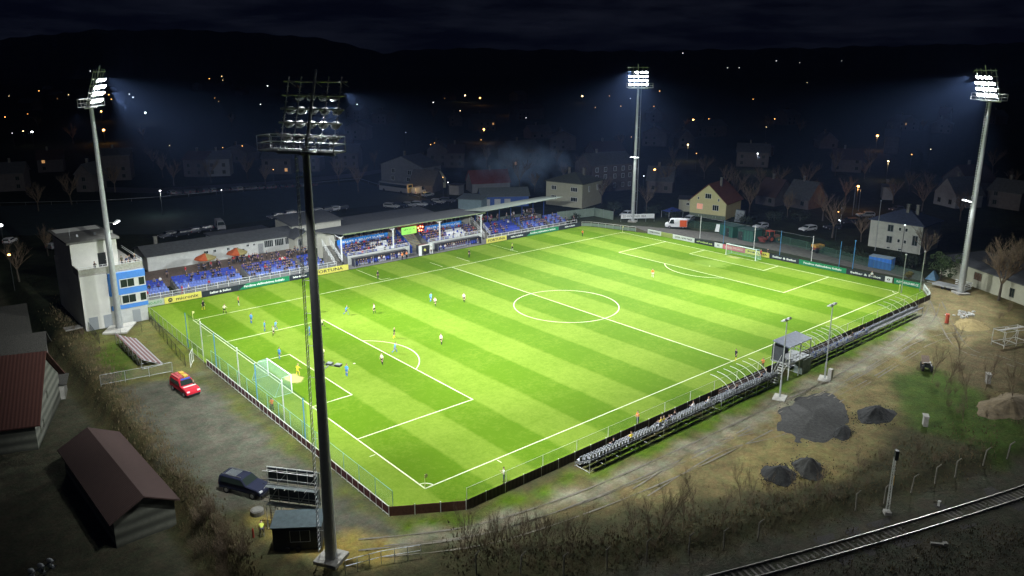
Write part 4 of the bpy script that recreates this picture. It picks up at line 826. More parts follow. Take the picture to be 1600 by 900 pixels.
# raised cabin
cb = empty('raised_cabin', (52.2, -9.4, 0), 0, 'raised open commentary cabin with flat grey roof and steep white stairs', 'cabin')
mb = MB(); mb.slab((0, .7, 4.75), (5.8, .7, 4.75), (5.8, 3.2, 5.1), (0, 3.2, 5.1), .12); mb.build('roof', mat('cabin_roof', (.13, .15, .19), .5, 2, .2), cb)
mb = MB(); mb.box((2.9, 2.0, 2.25), (5.6, 2.7, .16)); mb.build('floor', GALV, cb)
for x, y in ((.3, .7), (5.5, .7), (.3, 3.1), (5.5, 3.1), (2.9, .7)): mb = MB(); mb.bar((x, y, 0), (x, y, 4.8+(.3 if y > 2 else 0)), .07, 6); mb.build('post', POSTW, cb)
mb = MB(); mb.box((2.2, 3.2, 3.4), (4.2, .08, 2.2)); mb.box((.3, 2.3, 3.3), (.08, 1.7, 2.0)); mb.build('cabin_wall', mat('cabin_wall', (.04, .045, .05), .7, 2, .3), cb)
mb = MB()
for z in (2.85, 3.35): mb.bar((.3, .72, z), (5.5, .72, z), .035, 5); mb.bar((5.5, .72, z), (5.5, 3.1, z), .035, 5)
for k in range(7): mb.bar((.3+k*.86, .72, 2.3), (.3+k*.86, .72, 3.35), .025, 4)
mb.build('railing', POSTW, cb)
mb = MB(); mb.box((4.6, 1.1, 1.1), (2.2, 1.2, 2.1)); mb.build('store_box', mat('pale_store', (.25, .30, .27), .8, 2, .3), cb)
mb = MB()
for k in range(9): mb.box((-1.9+k*.24, 1.4, .28*k+.12), (.24, .85, .04))
for s_ in (-.45, .45):
    mb.bar((-2.1, 1.4+s_, 0), (.3, 1.4+s_, 2.4), .05, 5); mb.bar((-2.1, 1.4+s_, .95), (.3, 1.4+s_, 3.35), .03, 5)
    for k in range(5): mb.bar((-2.0+k*.5, 1.4+s_, k*.5), (-2.0+k*.5, 1.4+s_, k*.5+1.0), .02, 4)
mb.build('stairs', POSTW, cb)
# ------------------------------------------------------------------ left yard: scoreboard back, box, bleacher
sbp = Vector((-14.3, 4.1, 0)); ang = math.atan2(.3-4.1, -11.3+14.3)
r = empty('scoreboard_rig', sbp, ang, 'back of the big scoreboard: two dark panels in a pale truss scaffold', 'scoreboard'); L = 4.9
mb = MB(); mb.box((L/2, .25, 5.0), (L, .16, 1.35)); mb.box((L/2, .25, 3.2), (L, .16, 1.55)); mb.build('dark_panel', mat('screen_back', (.025, .032, .035), .6, 2, .3), r)
mb = MB()
for k in range(6): mb.bar((k*L/5, 0, 2.3), (k*L/5, 0, 5.9), .035, 5); mb.bar((k*L/5, 0, 4.1), (k*L/5, -.75, 4.1), .03, 5)
for z in (5.9, 5.6, 4.15, 2.35, 4.7, 3.0): mb.bar((0, -.02, z), (L, -.02, z), .04, 5)
for k in range(5): mb.bar((k*L/5, -.02, 5.6), ((k+.5)*L/5, -.8, 5.9), .025, 5); mb.bar(((k+.5)*L/5, -.8, 5.9), ((k+1)*L/5, -.02, 5.6), .025, 5)
mb.bar((0, -.8, 5.9), (L, -.8, 5.9), .035, 5)
for k in (0, 3): mb.bar((k*L/5, 0, 2.4), ((k+1)*L/5, 0, 3.9), .03, 5); mb.bar(((k+2)*L/5, 0, 5.5), ((k+1)*L/5, 0, 4.3), .03, 5)
mb.build('truss', POSTW, r)
for z in (4.1, 2.3): mb = MB(); mb.box((L/2, -.3, z), (L+.1, .5, .05)); mb.bar((-.1, -.8, z+.5), (L+.1, -.8, z+.5), .025, 5); mb.bar((-.1, -.8, z+.95), (L+.1, -.8, z+.95), .025, 5); mb.build('catwalk', mat('catwalk_mesh', (.14, .16, .155), .6, 5, .3), r)
for x in (.1, 1.2, L-1.2, L-.1):
    for y in (0, -.8): mb = MB(); mb.bar((x, y, 0), (x, y, 2.35), .04, 5); mb.build('leg', POSTW if y else GALV, r)
mb = MB(); [mb.bar((.3, -.5, .2+k*.27), (.85, -.5, .2+k*.27), .025, 4) for k in range(8)]; mb.bar((.3, -.5, 0), (.3, -.5, 2.4), .03, 5); mb.bar((.85, -.5, 0), (.85, -.5, 2.4), .03, 5); mb.build('ladder', mat('wood_ladder', (.35, .28, .2), .8), r)
bp_ = Vector((-16.0, -.1, 0)); ang = math.atan2(-2.6, 3.6)
r = empty('equipment_container', bp_, ang, 'black equipment container below the scoreboard frame', 'container')
mb = MB(); mb.box((2.1, 1.1, 1.3), (4.1, 2.0, 2.3)); mb.build('shell', mat('black_shell', (.02, .022, .024), .55, 2, .3), r)
mb = MB(); mb.slab((-.1, -.1, 2.45), (4.3, -.1, 2.45), (4.3, 2.4, 2.65), (-.1, 2.4, 2.65), .1); mb.build('roof', mat('bluish_roof', (.06, .085, .09), .6, 2, .3), r)
mb = MB(); mb.box((.8, .06, 1.5), (.9, .05, 1.3)); mb.box((2.4, .06, 1.5), (1.6, .05, 1.2)); mb.build('hatch', BLACK, r)
mb = MB(); [mb.bar((1.55+k*.85, .02, .95), (1.55+k*.85, .02, 2.05), .02, 4) for k in range(3)]; mb.bar((1.55, .02, 2.05), (3.25, .02, 2.05), .02, 4); mb.bar((1.55, .02, .95), (3.25, .02, .95), .02, 4); mb.build('hatch_frame', GALV, r)
for k in (0, 1): mb = MB(); mb.bar((1.3+k*.9, .05, .25), (1.3+k*.9, -.15, .25), .22, 12); mb.build('wheel', RUBBER, r)
c_ = at(458, 828); r_ = MB()
for i in range(26):
    a, a2 = i*.55, (i+1)*.55; q = .45+.35*math.sin(i*1.3); q2 = .45+.35*math.sin((i+1)*1.3); r_.bar((q*math.cos(a), .7*q*math.sin(a)-i*.03, .04+.1*abs(math.sin(i))), (q2*math.cos(a2), .7*q2*math.sin(a2)-(i+1)*.03, .04+.1*abs(math.sin(i+1))), .018, 4)
tag(r_.build('cable_coil', BLACK, loc=c_), 'tangled black cable on the sand left of the black container', 'cable')
c_ = at(402, 803); mb = MB(); mb.bar((0, 0, 0), (0, 0, .45), .62, 18); mb.bar((0, 0, .452), (0, 0, .50), .50, 18); tag(mb.build('manhole_ring', CONCD, loc=c_), 'round concrete manhole ring beside the dark pickup', 'manhole')
c_ = at(396, 840); mb = MB(); mb.bar((0, 0, 0), (0, 0, .8), .09, 8); mb.bar((0, 0, .8), (0, 0, .95), .09, 8, .03); tag(mb.build('marker_post', mat('red_marker', (.4, .05, .03), .6), loc=c_), 'small red marker post next to the man in a yellow vest', 'post')
c_ = at(1479, 505); mb = MB(); mb.bar((0, 0, 0), (0, 0, 1.5), .28, 12); mb.bar((0, 0, 1.5), (0, 0, 1.6), .31, 12); mb.bar((0, 0, .05), (0, 0, .15), .33, 12); tag(mb.build('red_barrel', mat('red_drum', (.55, .10, .05), .6, 4, .2), loc=c_), 'tall red drum standing on the track bend', 'drum')
# stored small bleacher on the lawn
b0 = Vector((-9.9, 50.6, 0)); r = empty('stored_bleacher', b0, R(90), 'small three-row bleacher with dark red benches stored on the lawn', 'bleacher')
mb = MB(); [mb.box((6.6, .4+k*.7, .35+k*.35), (13.2, .32, .05)) for k in range(4)]; mb.build('bench_plank', mat('dull_red_plank', (.20, .10, .09), .7, 3, .3), r)
mb = MB(); [mb.box((6.6, .1+k*.7, .22+k*.33), (13.2, .3, .04)) for k in range(4)]; mb.build('footboard', GALV, r)
mb = MB()
for i in range(7): x = i*2.2; mb.bar((x, 0, 0), (x, 2.7, 1.5), .035, 5); mb.bar((x, 2.7, 0), (x, 2.7, 1.9), .035, 5); mb.bar((x, 0, .05), (x, 2.7, .05), .03, 5); mb.bar((x, 2.7, .1), (min(13.2, x+2.2), 2.7, 1.4), .02, 4)
mb.bar((0, 2.7, 1.9), (13.2, 2.7, 1.9), .035, 5); mb.build('frame', GALV, r)
# tube railing bottom centre
fence('tube_railing', [tuple(at(540, 897)[:2]), tuple(at(596, 882)[:2]), tuple(at(658, 872)[:2])], 1.0, 1.3, 'pale tube railing at the bottom edge beside the near pylon', 'railing', post=GALV, pr=.03, rails=(1.3, .75), rr=.03)
# ------------------------------------------------------------------ railway
a_, m_, b2_ = [Vector((*p, -.5)) for p in (at(1160, 888.5, -.5)[:2], at(1391, 824.9, -.5)[:2], at(1600, 760, -.5)[:2])]
sm_ = (m_-a_).length/(b2_-a_).length
def rpos(s):   # quadratic through three points
    c0, c1, c2 = (s-sm_)*(s-1)/(sm_), s*(s-1)/(sm_*(sm_-1)), s*(s-sm_)/(1-sm_); return a_*c0+m_*c1+b2_*c2
tr = empty('railway_track', rpos(0), 0, 'single railway track on ballast crossing the bottom right corner', 'railway track'); O = rpos(0)
SS = [-.55+i*.03 for i in range(62)]
def off(s, d):
    t_ = (rpos(s+.01)-rpos(s-.01)).normalized(); n_ = Vector((t_.y, -t_.x, 0)); return rpos(s)+n_*d-O
mb = MB()
for u, w in zip(SS, SS[1:]): mb.quad(off(u, -1.3)+Vector((0, 0, .0)), off(u, 2.7), off(w, 2.7), off(w, -1.3)); mb.quad(off(u, 2.7), off(u, 3.8)-Vector((0, 0, .45)), off(w, 3.8)-Vector((0, 0, .45)), off(w, 2.7)); mb.quad(off(u, -2.4)-Vector((0, 0, .45)), off(u, -1.3), off(w, -1.3), off(w, -2.4)-Vector((0, 0, .45)))
mb.build('ballast', mat('ballast_stone', (.055, .050, .042), .95, 7, .6, bump=.9), tr)
RAILM = mat('rail_steel', (.30, .29, .26), .42, 3, .2, .8)
for d in (0, 1.435):
    mb = MB()
    for u, w in zip(SS, SS[1:]):
        for dd, z0, z1 in ((.045, .02, .20), ):
            A, B, C2, D = off(u, d-dd), off(u, d+dd), off(w, d+dd), off(w, d-dd); zz = Vector((0, 0, 1))
            mb.add([A+zz*z0, B+zz*z0, C2+zz*z0, D+zz*z0, A+zz*z1, B+zz*z1, C2+zz*z1, D+zz*z1], [(4, 5, 6, 7), (0, 4, 7, 3), (1, 2, 6, 5)])
    mb.build('rail', RAILM, tr)
slp = MB(); slp.box((0, 0, 0), (.22, 1.9, .14)); sme = slp.mesh('sleeper', mat('concrete_sleeper', (.15, .14, .115), .9, 3, .35))
s = -.3; cnt = 0
while s < 1.15 and cnt < 100:
    t_ = rpos(s+.01)-rpos(s-.01); p = off(s, .72); o = bpy.data.objects.new('sleeper', sme); C.objects.link(o); o.parent = tr; o.location = (p.x-O.x if False else p.x, p.y, -.03); o.rotation_euler = (0, 0, math.atan2(t_.y, t_.x)+random.uniform(-.01, .01)); s += .62/(b2_-a_).length; cnt += 1
# signal post
p = at(1386, 803, -.5); sg = empty('signal_post', p, R(40), 'thin lattice signal post with small yellow plate beside the railway', 'signal')
mb = MB(); mb.box((0, 0, .15), (.7, .6, .35)); mb.build('foundation', CONC, sg)
mb = MB(); [mb.bar((x, y, .2), (x*.6, y*.6, 6.0), .025, 4) for x in (-.12, .12) for y in (-.12, .12)]
for k in range(18): mb.bar((-.12, -.12, .4+k*.3), (.12, -.12, .55+k*.3), .012, 4); mb.bar((-.12, .12, .4+k*.3), (-.12, -.12, .55+k*.3), .012, 4)
mb.build('lattice_post', POSTW, sg); mb = MB(); mb.box((0, -.16, 3.6), (.22, .04, .95)); mb.build('yellow_plate', mat('amber_plate', (.6, .35, .04), .6), sg); mb = MB(); mb.box((.05, -.12, 6.2), (.42, .3, .95)); mb.build('signal_head', DARKM, sg)
mb = MB(); mb.bar((-.2, -.1, 4.7), (.35, -.1, 4.7), .03, 4); mb.build('bracket', GALV, sg)
p = at(1467, 790, -.5); mb = MB(); mb.box((0, 0, .2), (.25, .2, .5)); mb.box((0, 0, .47), (.29, .24, .06)); tag(mb.build('marker_stone', mat('white_marker', (.6, .6, .55), .8), loc=p), 'small white marker stone just above the rails', 'marker')
p = at(1466, 852, -.5); r = empty('trackside_box', p, R(-50), 'fallen pale trackside box in the grass below the rails', 'box'); mb = MB(); mb.box((0, 0, .12), (1.3, .25, .2)); mb.build('beam', CONC, r); mb = MB(); mb.box((.55, 0, .2), (.35, .4, .3)); mb.build('cap', CONC, r)
# concrete fence posts with bent tops
zz3 = [(142, 640), (362, 630), (578, 632), (795, 605), (993, 563), (1203, 530), (1378, 505), (1550, 455)]; FP = [at(700+x/3.2, 700+y/3.2, -.4) for x, y in zz3]
FP += [at(1160+x/3.461, 640+y/3.461, -.45) for x, y in ((612, 548), (765, 510), (912, 450), (1040, 400), (1150, 365), (1300, 305), (1430, 270))]
pb = MB(); pb.bar((0, 0, -.2), (0, 0, 1.9), .075, 6, .065); pb.bar((0, 0, 1.85), (.12, -.32, 2.3), .065, 6, .05); pmesh = pb.mesh('fence_post', mat('grey_post_concrete', (.24, .225, .18), .95, 4, .3))
for i, p in enumerate(FP):
    o = bpy.data.objects.new('fence_post', pmesh); C.objects.link(o); o.location = (p.x, p.y, hz(p.x, p.y)); o.rotation_euler = (R(random.uniform(-4, 4)), R(random.uniform(-4, 4)), R(random.uniform(-25, 25)))
    tag(o, f'{ordn(i)} concrete post from the left in the bent-top row along the railway', 'fence post', 'concrete posts along the railway')
# ------------------------------------------------------------------ heaps
def heap(name, px, py, rx, ry, h, m, label, ang=0, cat='heap', seed=1, irr=.45):
    p = at(px, py); rn_ = random.Random(seed); n, k = 64, 12; vs = [(0, 0, h*rn_.uniform(.9, 1))]; fs = []; ph = [rn_.uniform(0, 6) for _ in range(5)]
    for j in range(1, k+1):
        t_ = j/k
        for i in range(n):
            a = 2*math.pi*i/n; w = 1+irr*(.20*math.sin(2*a+ph[0])+.16*math.sin(3*a+ph[1])+.11*math.sin(5*a+ph[2])+.07*math.sin(9*a+ph[4])+.05*math.sin(14*a+ph[0]))
            z = h*(.5+.5*math.cos(math.pi*t_**.9))*(1+.22*math.sin(3*a+ph[3]+t_*4)*t_+.12*math.sin(5*a+ph[1]+t_*7)*t_)+rn_.uniform(-.015, .015)*h
            vs.append((rx*w*t_*math.cos(a), ry*w*t_*math.sin(a), z if j < k else -.12))
    fs = [(0, 1+i, 1+(i+1) % n) for i in range(n)]+[(1+j*n+i, 1+(j+1)*n+i, 1+(j+1)*n+(i+1) % n, 1+j*n+(i+1) % n) for j in range(k-1) for i in range(n)]
    mb = MB(); mb.add(vs, fs)
    for _ in range(160):
        a, q_ = rn_.uniform(0, 6.28), rn_.uniform(.55, 1.0)**.5*rn_.uniform(.9, 1.3); s_ = rn_.uniform(.03, .10); tt = min(1, q_)
        mb.ell((rx*q_*math.cos(a), ry*q_*math.sin(a), (h*(.5+.5*math.cos(math.pi*tt**.9)) if q_ < 1 else 0)+s_*.3), (s_, s_*.8, s_*.6), 5, 3)
    o = mb.build(name, m, loc=p, rz=R(ang)); [setattr(q, 'use_smooth', True) for q in o.data.polygons]; return tag(o, label, cat, 'heaps of loose material')
ASH = mat('dark_asphalt_rubble', (.019, .020, .018), .95, 3, .6, bump=1.0); ASH2 = mat('grey_spread_gravel', (.034, .034, .029), .95, 3, .5, bump=.8)
heap('gravel_spread', 1270, 652, 8.6, 4.2, .7, ASH2, 'wide flat spread of dark grey gravel by the track', 20, seed=3, irr=.4)
heap('rubble_heap', 1316, 676, 2.3, 1.1, .8, ASH, 'black crescent heap at the right edge of the wide gravel spread', 15, seed=4)
heap('rubble_heap', 1369, 648, 3.6, 2.0, 1.1, ASH, 'separate black heap right of the wide gravel spread', 5, seed=5)
heap('rubble_heap', 1217, 742, 2.5, 1.7, 1.0, ASH, 'black heap left in the lower pair above the railway scrub', 20, seed=6)
heap('rubble_heap', 1263, 732, 2.4, 1.7, 1.2, ASH2, 'greyer heap right in the lower pair above the railway scrub', 30, seed=7)
heap('sand_heap', 1516, 508, 4.2, 2.6, .7, mat('ochre_sand', (.33, .26, .11), .95, 2, .25, bump=.5), 'ochre sand heap on the track bend', 10, seed=8)
heap('soil_heap', 1575, 635, 5.5, 3.0, 1.0, mat('brown_soil', (.17, .13, .07), .95, 2, .4, bump=.7), 'pale brown soil heap at the right edge', 0, seed=9)
mb = MB()
for i in range(26): mb.box((random.gauss(0, 1.3), random.gauss(0, .7), .1+random.uniform(0, .2)), (random.uniform(.2, .7), random.uniform(.2, .5), random.uniform(.1, .4)), random.uniform(0, 3))
tag(mb.build('rubble', mat('white_rubble', (.55, .55, .52), .9, 5, .3), loc=at(1504, 494)), kind='stuff', label='scattered white rubble above the ochre sand heap')
# ------------------------------------------------------------------ farm buildings on the lower left
house('barn', -27.4, 39.7, R(70), 15.0, 34, 3.7, 5.6, 'grey plank barn with the large old red roof at the left edge', WOODG, ROOFR, axis='y', z0=-2.6, ov=.7, wins=[(2.2, 0, 1.6, .35, .9, '-y', WOODG, GLASS, 0), (3.9, 0, 1.6, .35, .9, '-y', WOODG, GLASS, 0), (7.5, 0, 3.8, .35, .9, '-y', WOODG, GLASS, 0)], cat='barn')
house('farm_building', -23.6, 56.2, R(78), 12.5, 34, 3.6, 3.4, 'farm building with a wide grey speckled roof just behind the red-roofed barn', CONCD, ROOFG, axis='y', z0=-2.6, ov=.6, cat='farm building', wins=[('door', 3.0, 0, .02, 1.1, 2.0, '-y', WHITE)])
house('farm_building', -22.6, 73.5, R(84), 12.5, 34, 3.6, 3.2, 'second farm building with a grey speckled roof, nearer the tower', CONCD, ROOFG, axis='y', z0=-2.6, ov=.6, cat='farm building', wins=[(3.0, 0, 1.8, .8, .8, '-y'), (8.0, 0, 1.8, .8, .8, '-y')])
house('cottage', -24.5, 97, R(88), 9, 20, 4.2, 3.0, 'white-walled house with dark blue-grey roof at the left edge beyond the farm roofs', RENDW, ROOFD, axis='y', z0=-2.6, cat='house', wins=[(3.0, 0, 2.4, .8, .9, '-y'), (6.5, 0, 2.4, .8, .9, '-y')])
house('shed', -25.5, 13.4, R(2), 5.5, 18.0, 3.0, 1.4, 'low plank shed with brown gabled roof left of the yard', WOODG, ROOFB, axis='y', z0=-2.6, ov=.45, cat='shed')
house('lean_to', -21.9, 53.2, R(75), 3.4, 2.2, 2.2, .4, 'small pale lean-to against the corner of the red-roofed barn', CONC, ROOFG, 'shed', z0=-2.6, cat='shed')
fence('field_fence', [tuple(at(60, 448, -2.6)[:2]), tuple(at(80, 442, -2.6)[:2]), tuple(at(100, 455, -2.6)[:2])], 2.5, 2.4, 'thin pale tube frame standing in the dark left of the tower', post=GALV, pr=.03, rails=(2.3, .3), zoff=-2.6)
# ------------------------------------------------------------------ vehicles
def car(label, kind='hatch', paint=(.6, .6, .6), loc=(0, 0, 0), rz=0, group=None, name='car', lights=None):
    """built facing local +x, origin under its middle"""
    prof = {'hatch': (4.2, 1.75, [(-2.05, .35), (-2.1, .95), (-1.95, 1.38), (-1.5, 1.46), (.2, 1.44), (.95, .98), (1.9, .82), (2.1, .6), (2.08, .3)]),
            'estate': (4.7, 1.8, [(-2.3, .35), (-2.35, 1.0), (-2.1, 1.45), (-1.6, 1.52), (.35, 1.48), (1.1, 1.0), (2.15, .85), (2.35, .6), (2.33, .3)]),
            'van': (5.4, 2.0, [(-2.7, .4), (-2.7, 2.3), (-2.4, 2.45), (.9, 2.45), (1.5, 2.2), (2.1, 1.3), (2.6, 1.1), (2.7, .7), (2.68, .35)]),
            'suv': (5.1, 1.9, [(-2.5, .5), (-2.55, 1.15), (-2.45, 1.72), (-2.1, 1.82), (.25, 1.80), (.95, 1.22), (2.15, 1.08), (2.5, .85), (2.5, .42)])}[kind]
    L, Wd, P = prof; r = empty(name, loc, rz, label, {'van': 'van', 'suv': 'pickup'}.get(kind, 'car'), group); h = Wd/2
    pm_ = mat('paint_%02d%02d%02d' % tuple(int(c*99) for c in paint), paint, .6, spec=.15); belt = {'van': 1.25, 'suv': 1.18}.get(kind, .95)
    mb = MB(); n = len(P); vs = []
    for s_ in (-1, 1):
        for x, z in P: tp = max(0, (z-belt))*.22; vs.append((x, s_*(h-tp-(.06 if z < .5 else 0)), z))
    mb.add(vs, [tuple(range(n-1, -1, -1)), tuple(range(n, 2*n))]+[(i, (i+1) % n, n+(i+1) % n, n+i) for i in range(n)]); bo = mb.build('body', pm_, r)
    bo.modifiers.new('soft', 'BEVEL').width = .07
    mb = MB(); top = max(p[1] for p in P); hx = [p for p in P if p[1] > belt+.05]; fr_, bk = P[5] if kind != 'van' else P[5], P[1]
    zt = top-.14
    for s_ in (-1, 1):
        y0, y1 = h+.012, h-(zt-belt)*.22+.012
        xa, xb = (-L/2+.35, P[5][0]-.35) if kind != 'van' else (.55, 1.75)
        mb.add([(xa, s_*y0, belt+.03), (xb+.15, s_*y0, belt+.03), (xb-.42, s_*y1, zt), (xa+.12, s_*y1, zt)], [(0, 1, 2, 3) if s_ < 0 else (3, 2, 1, 0)])
    mb.build('side_window', GLASS, r)
    iA = 4 if kind != 'van' else 4; A, B = Vector((P[iA][0], 0, P[iA][1])), Vector((P[iA+1][0], 0, P[iA+1][1])); nn = Vector((-(B-A).z, 0, (B-A).x)).normalized()*(-1 if (B-A).x < 0 else 1); a, b_ = A.lerp(B, .1)+nn*.015, A.lerp(B, .92)+nn*.015
    ya, yb = h-max(0, a.z-belt)*.22-.12, h-.08; mb = MB(); mb.add([(a.x, -ya, a.z), (a.x, ya, a.z), (b_.x, yb, b_.z), (b_.x, -yb, b_.z)], [(3, 2, 1, 0)]); mb.build('windscreen', GLASS, r)
    mb = MB(); mb.add([(-L/2-.0, -h+.25, belt+.08), (-L/2-.0, h-.25, belt+.08), (P[2][0]-.03, h-.32, P[2][1]-.02), (P[2][0]-.03, -h+.32, P[2][1]-.02)], [(0, 1, 2, 3)]); mb.build('rear_window', GLASS, r)
    wr = .36 if kind in ('van', 'suv') else .31
    for x in (-L*.31, L*.31):
        for s_ in (-1, 1):
            mb = MB(); mb.bar((x, s_*(h-.2), wr), (x, s_*(h+.01), wr), wr, 14); w = mb.build('wheel', RUBBER, r); mb = MB(); mb.bar((x, s_*(h+.0), wr), (x, s_*(h+.025), wr), wr*.6, 10); mb.build('rim', CHROME, w)
    for s_ in (-1, 1):
        mb = MB(); mb.box((L/2-.09, s_*(h-.28), .68 if kind != 'suv' else .88), (.16, .36, .16)); mb.build('headlight', lights or mat('headlight_glass', (.7, .72, .72), .15), r)
        mb = MB(); mb.box((-L/2+.0, s_*(h-.18), .85), (.08, .2, .28)); mb.build('tail_light', mat('tail_red', (.3, .02, .02), .3), r)
    mb = MB(); mb.box((L/2, 0, .42), (.1, Wd*.8, .2)); mb.box((-L/2, 0, .42), (.1, Wd*.8, .2)); mb.build('bumper', BLACK, r)
    return r
p = at(384, 768); sv = car('dark navy pickup with closed load bay facing the scoreboard frame', 'suv', (.018, .022, .045), (p.x, p.y, 0), R(-62), name='pickup_truck')
mb = MB(); [mb.bar((-2.2, s_*.62, 1.90), (.1, s_*.62, 1.88), .03, 5) for s_ in (-1, 1)]; mb.build('roof_rail', CHROME, sv)
mb = MB(); [mb.box((-1.9+k*.17, 0, 1.835), (.1, 1.3, .03)) for k in range(8)]; mb.build('roof_ribs', mat('grey_ribs', (.15, .17, .17), .5), sv)
p = at(290, 612); rt_ = car('red fire service vehicle with equipment on its roof in the gravel yard', 'suv', (.50, .02, .035), (p.x, p.y, 0), R(-84), name='fire_vehicle'); rt_['category'] = 'fire vehicle'
mb = MB(); mb.box((-1.2, 0, 1.95), (2.2, 1.5, .16)); mb.bar((-2.2, -.4, 2.1), (.2, -.4, 2.1), .05, 5); mb.build('roof_rack', mat('red_rack', (.45, .05, .05), .5, 6, .5), rt_)
mb = MB(); mb.box((-.2, .2, 2.12), (.8, .5, .2)); mb.box((-1.5, .3, 2.12), (.7, .5, .16)); mb.build('yellow_gear', mat('yellow_gear', (.55, .40, .05), .7, 6, .4), rt_)
mb = MB(); mb.box((.35, 0, 1.92), (.2, 1.2, .14)); mb.build('light_bar', mat('blue_lamp', (.05, .1, .5), .3), rt_); mb = MB(); mb.box((1.4, 0, 1.24), (.35, 1.6, .012)); mb.build('white_stripe', WHITE, rt_)
p = at(1056, 356); am = car('white ambulance van with orange rear half parked beyond the far corner', 'van', (.75, .76, .76), (p.x, p.y, 0), R(132), name='ambulance'); am['category'] = 'ambulance'
for s_ in (-1, 1): mb = MB(); mb.box((-1.7, s_*1.0, 1.35), (1.7, .03, 1.7)); mb.build('orange_panel', mat('orange_panel', (.75, .11, .02), .5), am)
mb = MB(); mb.box((-2.71, 0, 1.4), (.03, 1.7, 1.7)); mb.build('orange_rear_panel', mat('orange_panel', (.75, .11, .02), .5), am)
SILV = [(.30, .31, .32), (.38, .39, .39), (.10, .11, .13), (.03, .035, .045), (.45, .47, .5), (.05, .05, .06)]
def carpx(px, py, deg, kind, col, label, group=None, lights=None):
    p = at(px, py); return car(label, kind, col, (p.x, p.y, 0), R(deg+(180 if group == 'cars parked behind the clubhouse' else 0)), group, 'parked_car', lights)
carpx(1076, 346, 195, 'estate', (.45, .48, .52), 'silver estate car parked right behind the ambulance'); carpx(1188, 357, 170, 'hatch', (.5, .52, .55), 'pale car half behind the green sheds')
carpx(1262, 361, 165, 'estate', (.66, .68, .68), 'white car parked alone by the tractor yard'); carpx(1300, 358, 150, 'hatch', (.04, .04, .05), 'dark car next to the street lamp by the tractor yard'); carpx(1326, 349, 130, 'estate', (.03, .03, .035), 'black car with its headlights on near the right street lamp', lights=mat('lit_headlight', (1, 1, 1), .3, emit=(.9, .93, 1), estr=8)); carpx(1352, 339, 140, 'estate', (.4, .42, .45), 'pale car parked in front of the blue-roofed house wall'); carpx(978, 338, 190, 'hatch', (.5, .53, .56), 'silver car beside the foot of the head-on pylon')
carpx(1400, 330, 160, 'hatch', (.08, .08, .09), 'dark car almost hidden behind the blue-roofed house')
GP = 'cars parked behind the main stand'
for i, (px, py, dg, kd, c_) in enumerate(((612, 325, -60, 'estate', 1), (627, 324, -60, 'hatch', 3), (641, 323, -58, 'hatch', 0), (656, 322, -58, 'estate', 4), (671, 320, -58, 'hatch', 3), (685, 318, -55, 'hatch', 1), (700, 316, -55, 'estate', 2), (668, 307, 15, 'estate', 1), (654, 303, 20, 'van', 4))):
    carpx(px, py, dg, kd, SILV[c_], f"{['white', 'white', 'dark', 'black', 'grey', 'black'][c_] if c_ != 0 else 'silver'} {'van' if kd == 'van' else 'car'}, {ordn(i)} counting from the left among those behind the main stand", GP)
for i, (px, py, dg, kd, c_) in enumerate(((262, 371, 5, 'hatch', 2), (283, 369, 5, 'estate', 3), (300, 365, 8, 'hatch', 2), (318, 362, 5, 'estate', 3), (344, 358, 80, 'van', 0), (430, 341, 0, 'hatch', 2), (450, 338, 0, 'estate', 1), (470, 337, 2, 'hatch', 3), (492, 334, 0, 'estate', 1), (508, 332, 0, 'hatch', 2), (520, 330, 5, 'hatch', 4), (533, 328, 0, 'hatch', 3))):
    carpx(px, py, dg, kd, SILV[c_], f"{['silver', 'white', 'dark', 'black', 'grey', 'black'][c_]} {'van' if kd == 'van' else 'car'}, {ordn(i)} from the left in the row behind the clubhouse", 'cars parked behind the clubhouse')
for i in range(22):
    px = 268+i*10.6+random.uniform(-2, 2); c_ = random.choice([2, 3, 5, 2, 0]); carpx(px, 304-i*.62, 85+random.uniform(-5, 5), random.choice(['hatch', 'estate']), SILV[c_], f"{['silver', 'white', 'dark', 'black', 'grey', 'black'][c_]} car, {ordn(i)} from the left along the dark training pitch", 'cars along the far side of the training pitch')
carpx(16, 380, 60, 'hatch', (.6, .6, .6), 'white car under the bright lamp at the left edge'); carpx(88, 388, 40, 'estate', (.3, .32, .33), 'grey car in the dark left of the tower roof')
# bus
p0, p1 = at(596, 297), at(641, 303); d = p1-p0; L = max(11, d.length); bs = empty('coach', (p0.x, p0.y, 0), math.atan2(d.y, d.x), 'long pale coach with its rear lit orange, parked beyond the car park', 'coach')
mb = MB(); mb.box((L/2, 0, 1.75), (L, 2.5, 2.9)); o = mb.build('body', mat('coach_paint', (.30, .31, .33), .4), bs); o.modifiers.new('b', 'BEVEL').width = .15
mb = MB(); [mb.box((L/2, s_*1.26, 2.35), (L*.94, .04, 1.0)) for s_ in (-1, 1)]; mb.build('side_window', GLASS, bs)
mb = MB(); mb.box((L+.02, 0, 1.75), (.06, 2.3, 2.7)); mb.build('rear_panel', mat('orange_lit_rear', (.8, .62, .25), .5), bs); mb = MB(); mb.box((L+.07, 0, 2.5), (.04, 1.7, .8)); mb.build('rear_window', GLASS, bs)  # orange light on the coach rear painted into the panel colour
for x in (L*.18, L*.78):
    for s_ in (-1, 1): mb = MB(); mb.bar((x, s_*1.0, .5), (x, s_*1.27, .5), .5, 14); mb.build('wheel', RUBBER, bs)
l = bpy.data.lights.new('street_glow', 'POINT'); l.energy = 420; l.color = (1, .6, .18); l.shadow_soft_size = .2; lo = bpy.data.objects.new('street_glow', l); C.objects.link(lo); pe = p1+d.normalized()*3.5+Vector((-1.5, -2.5, 0)); lo.location = (pe.x, pe.y, 3.4)
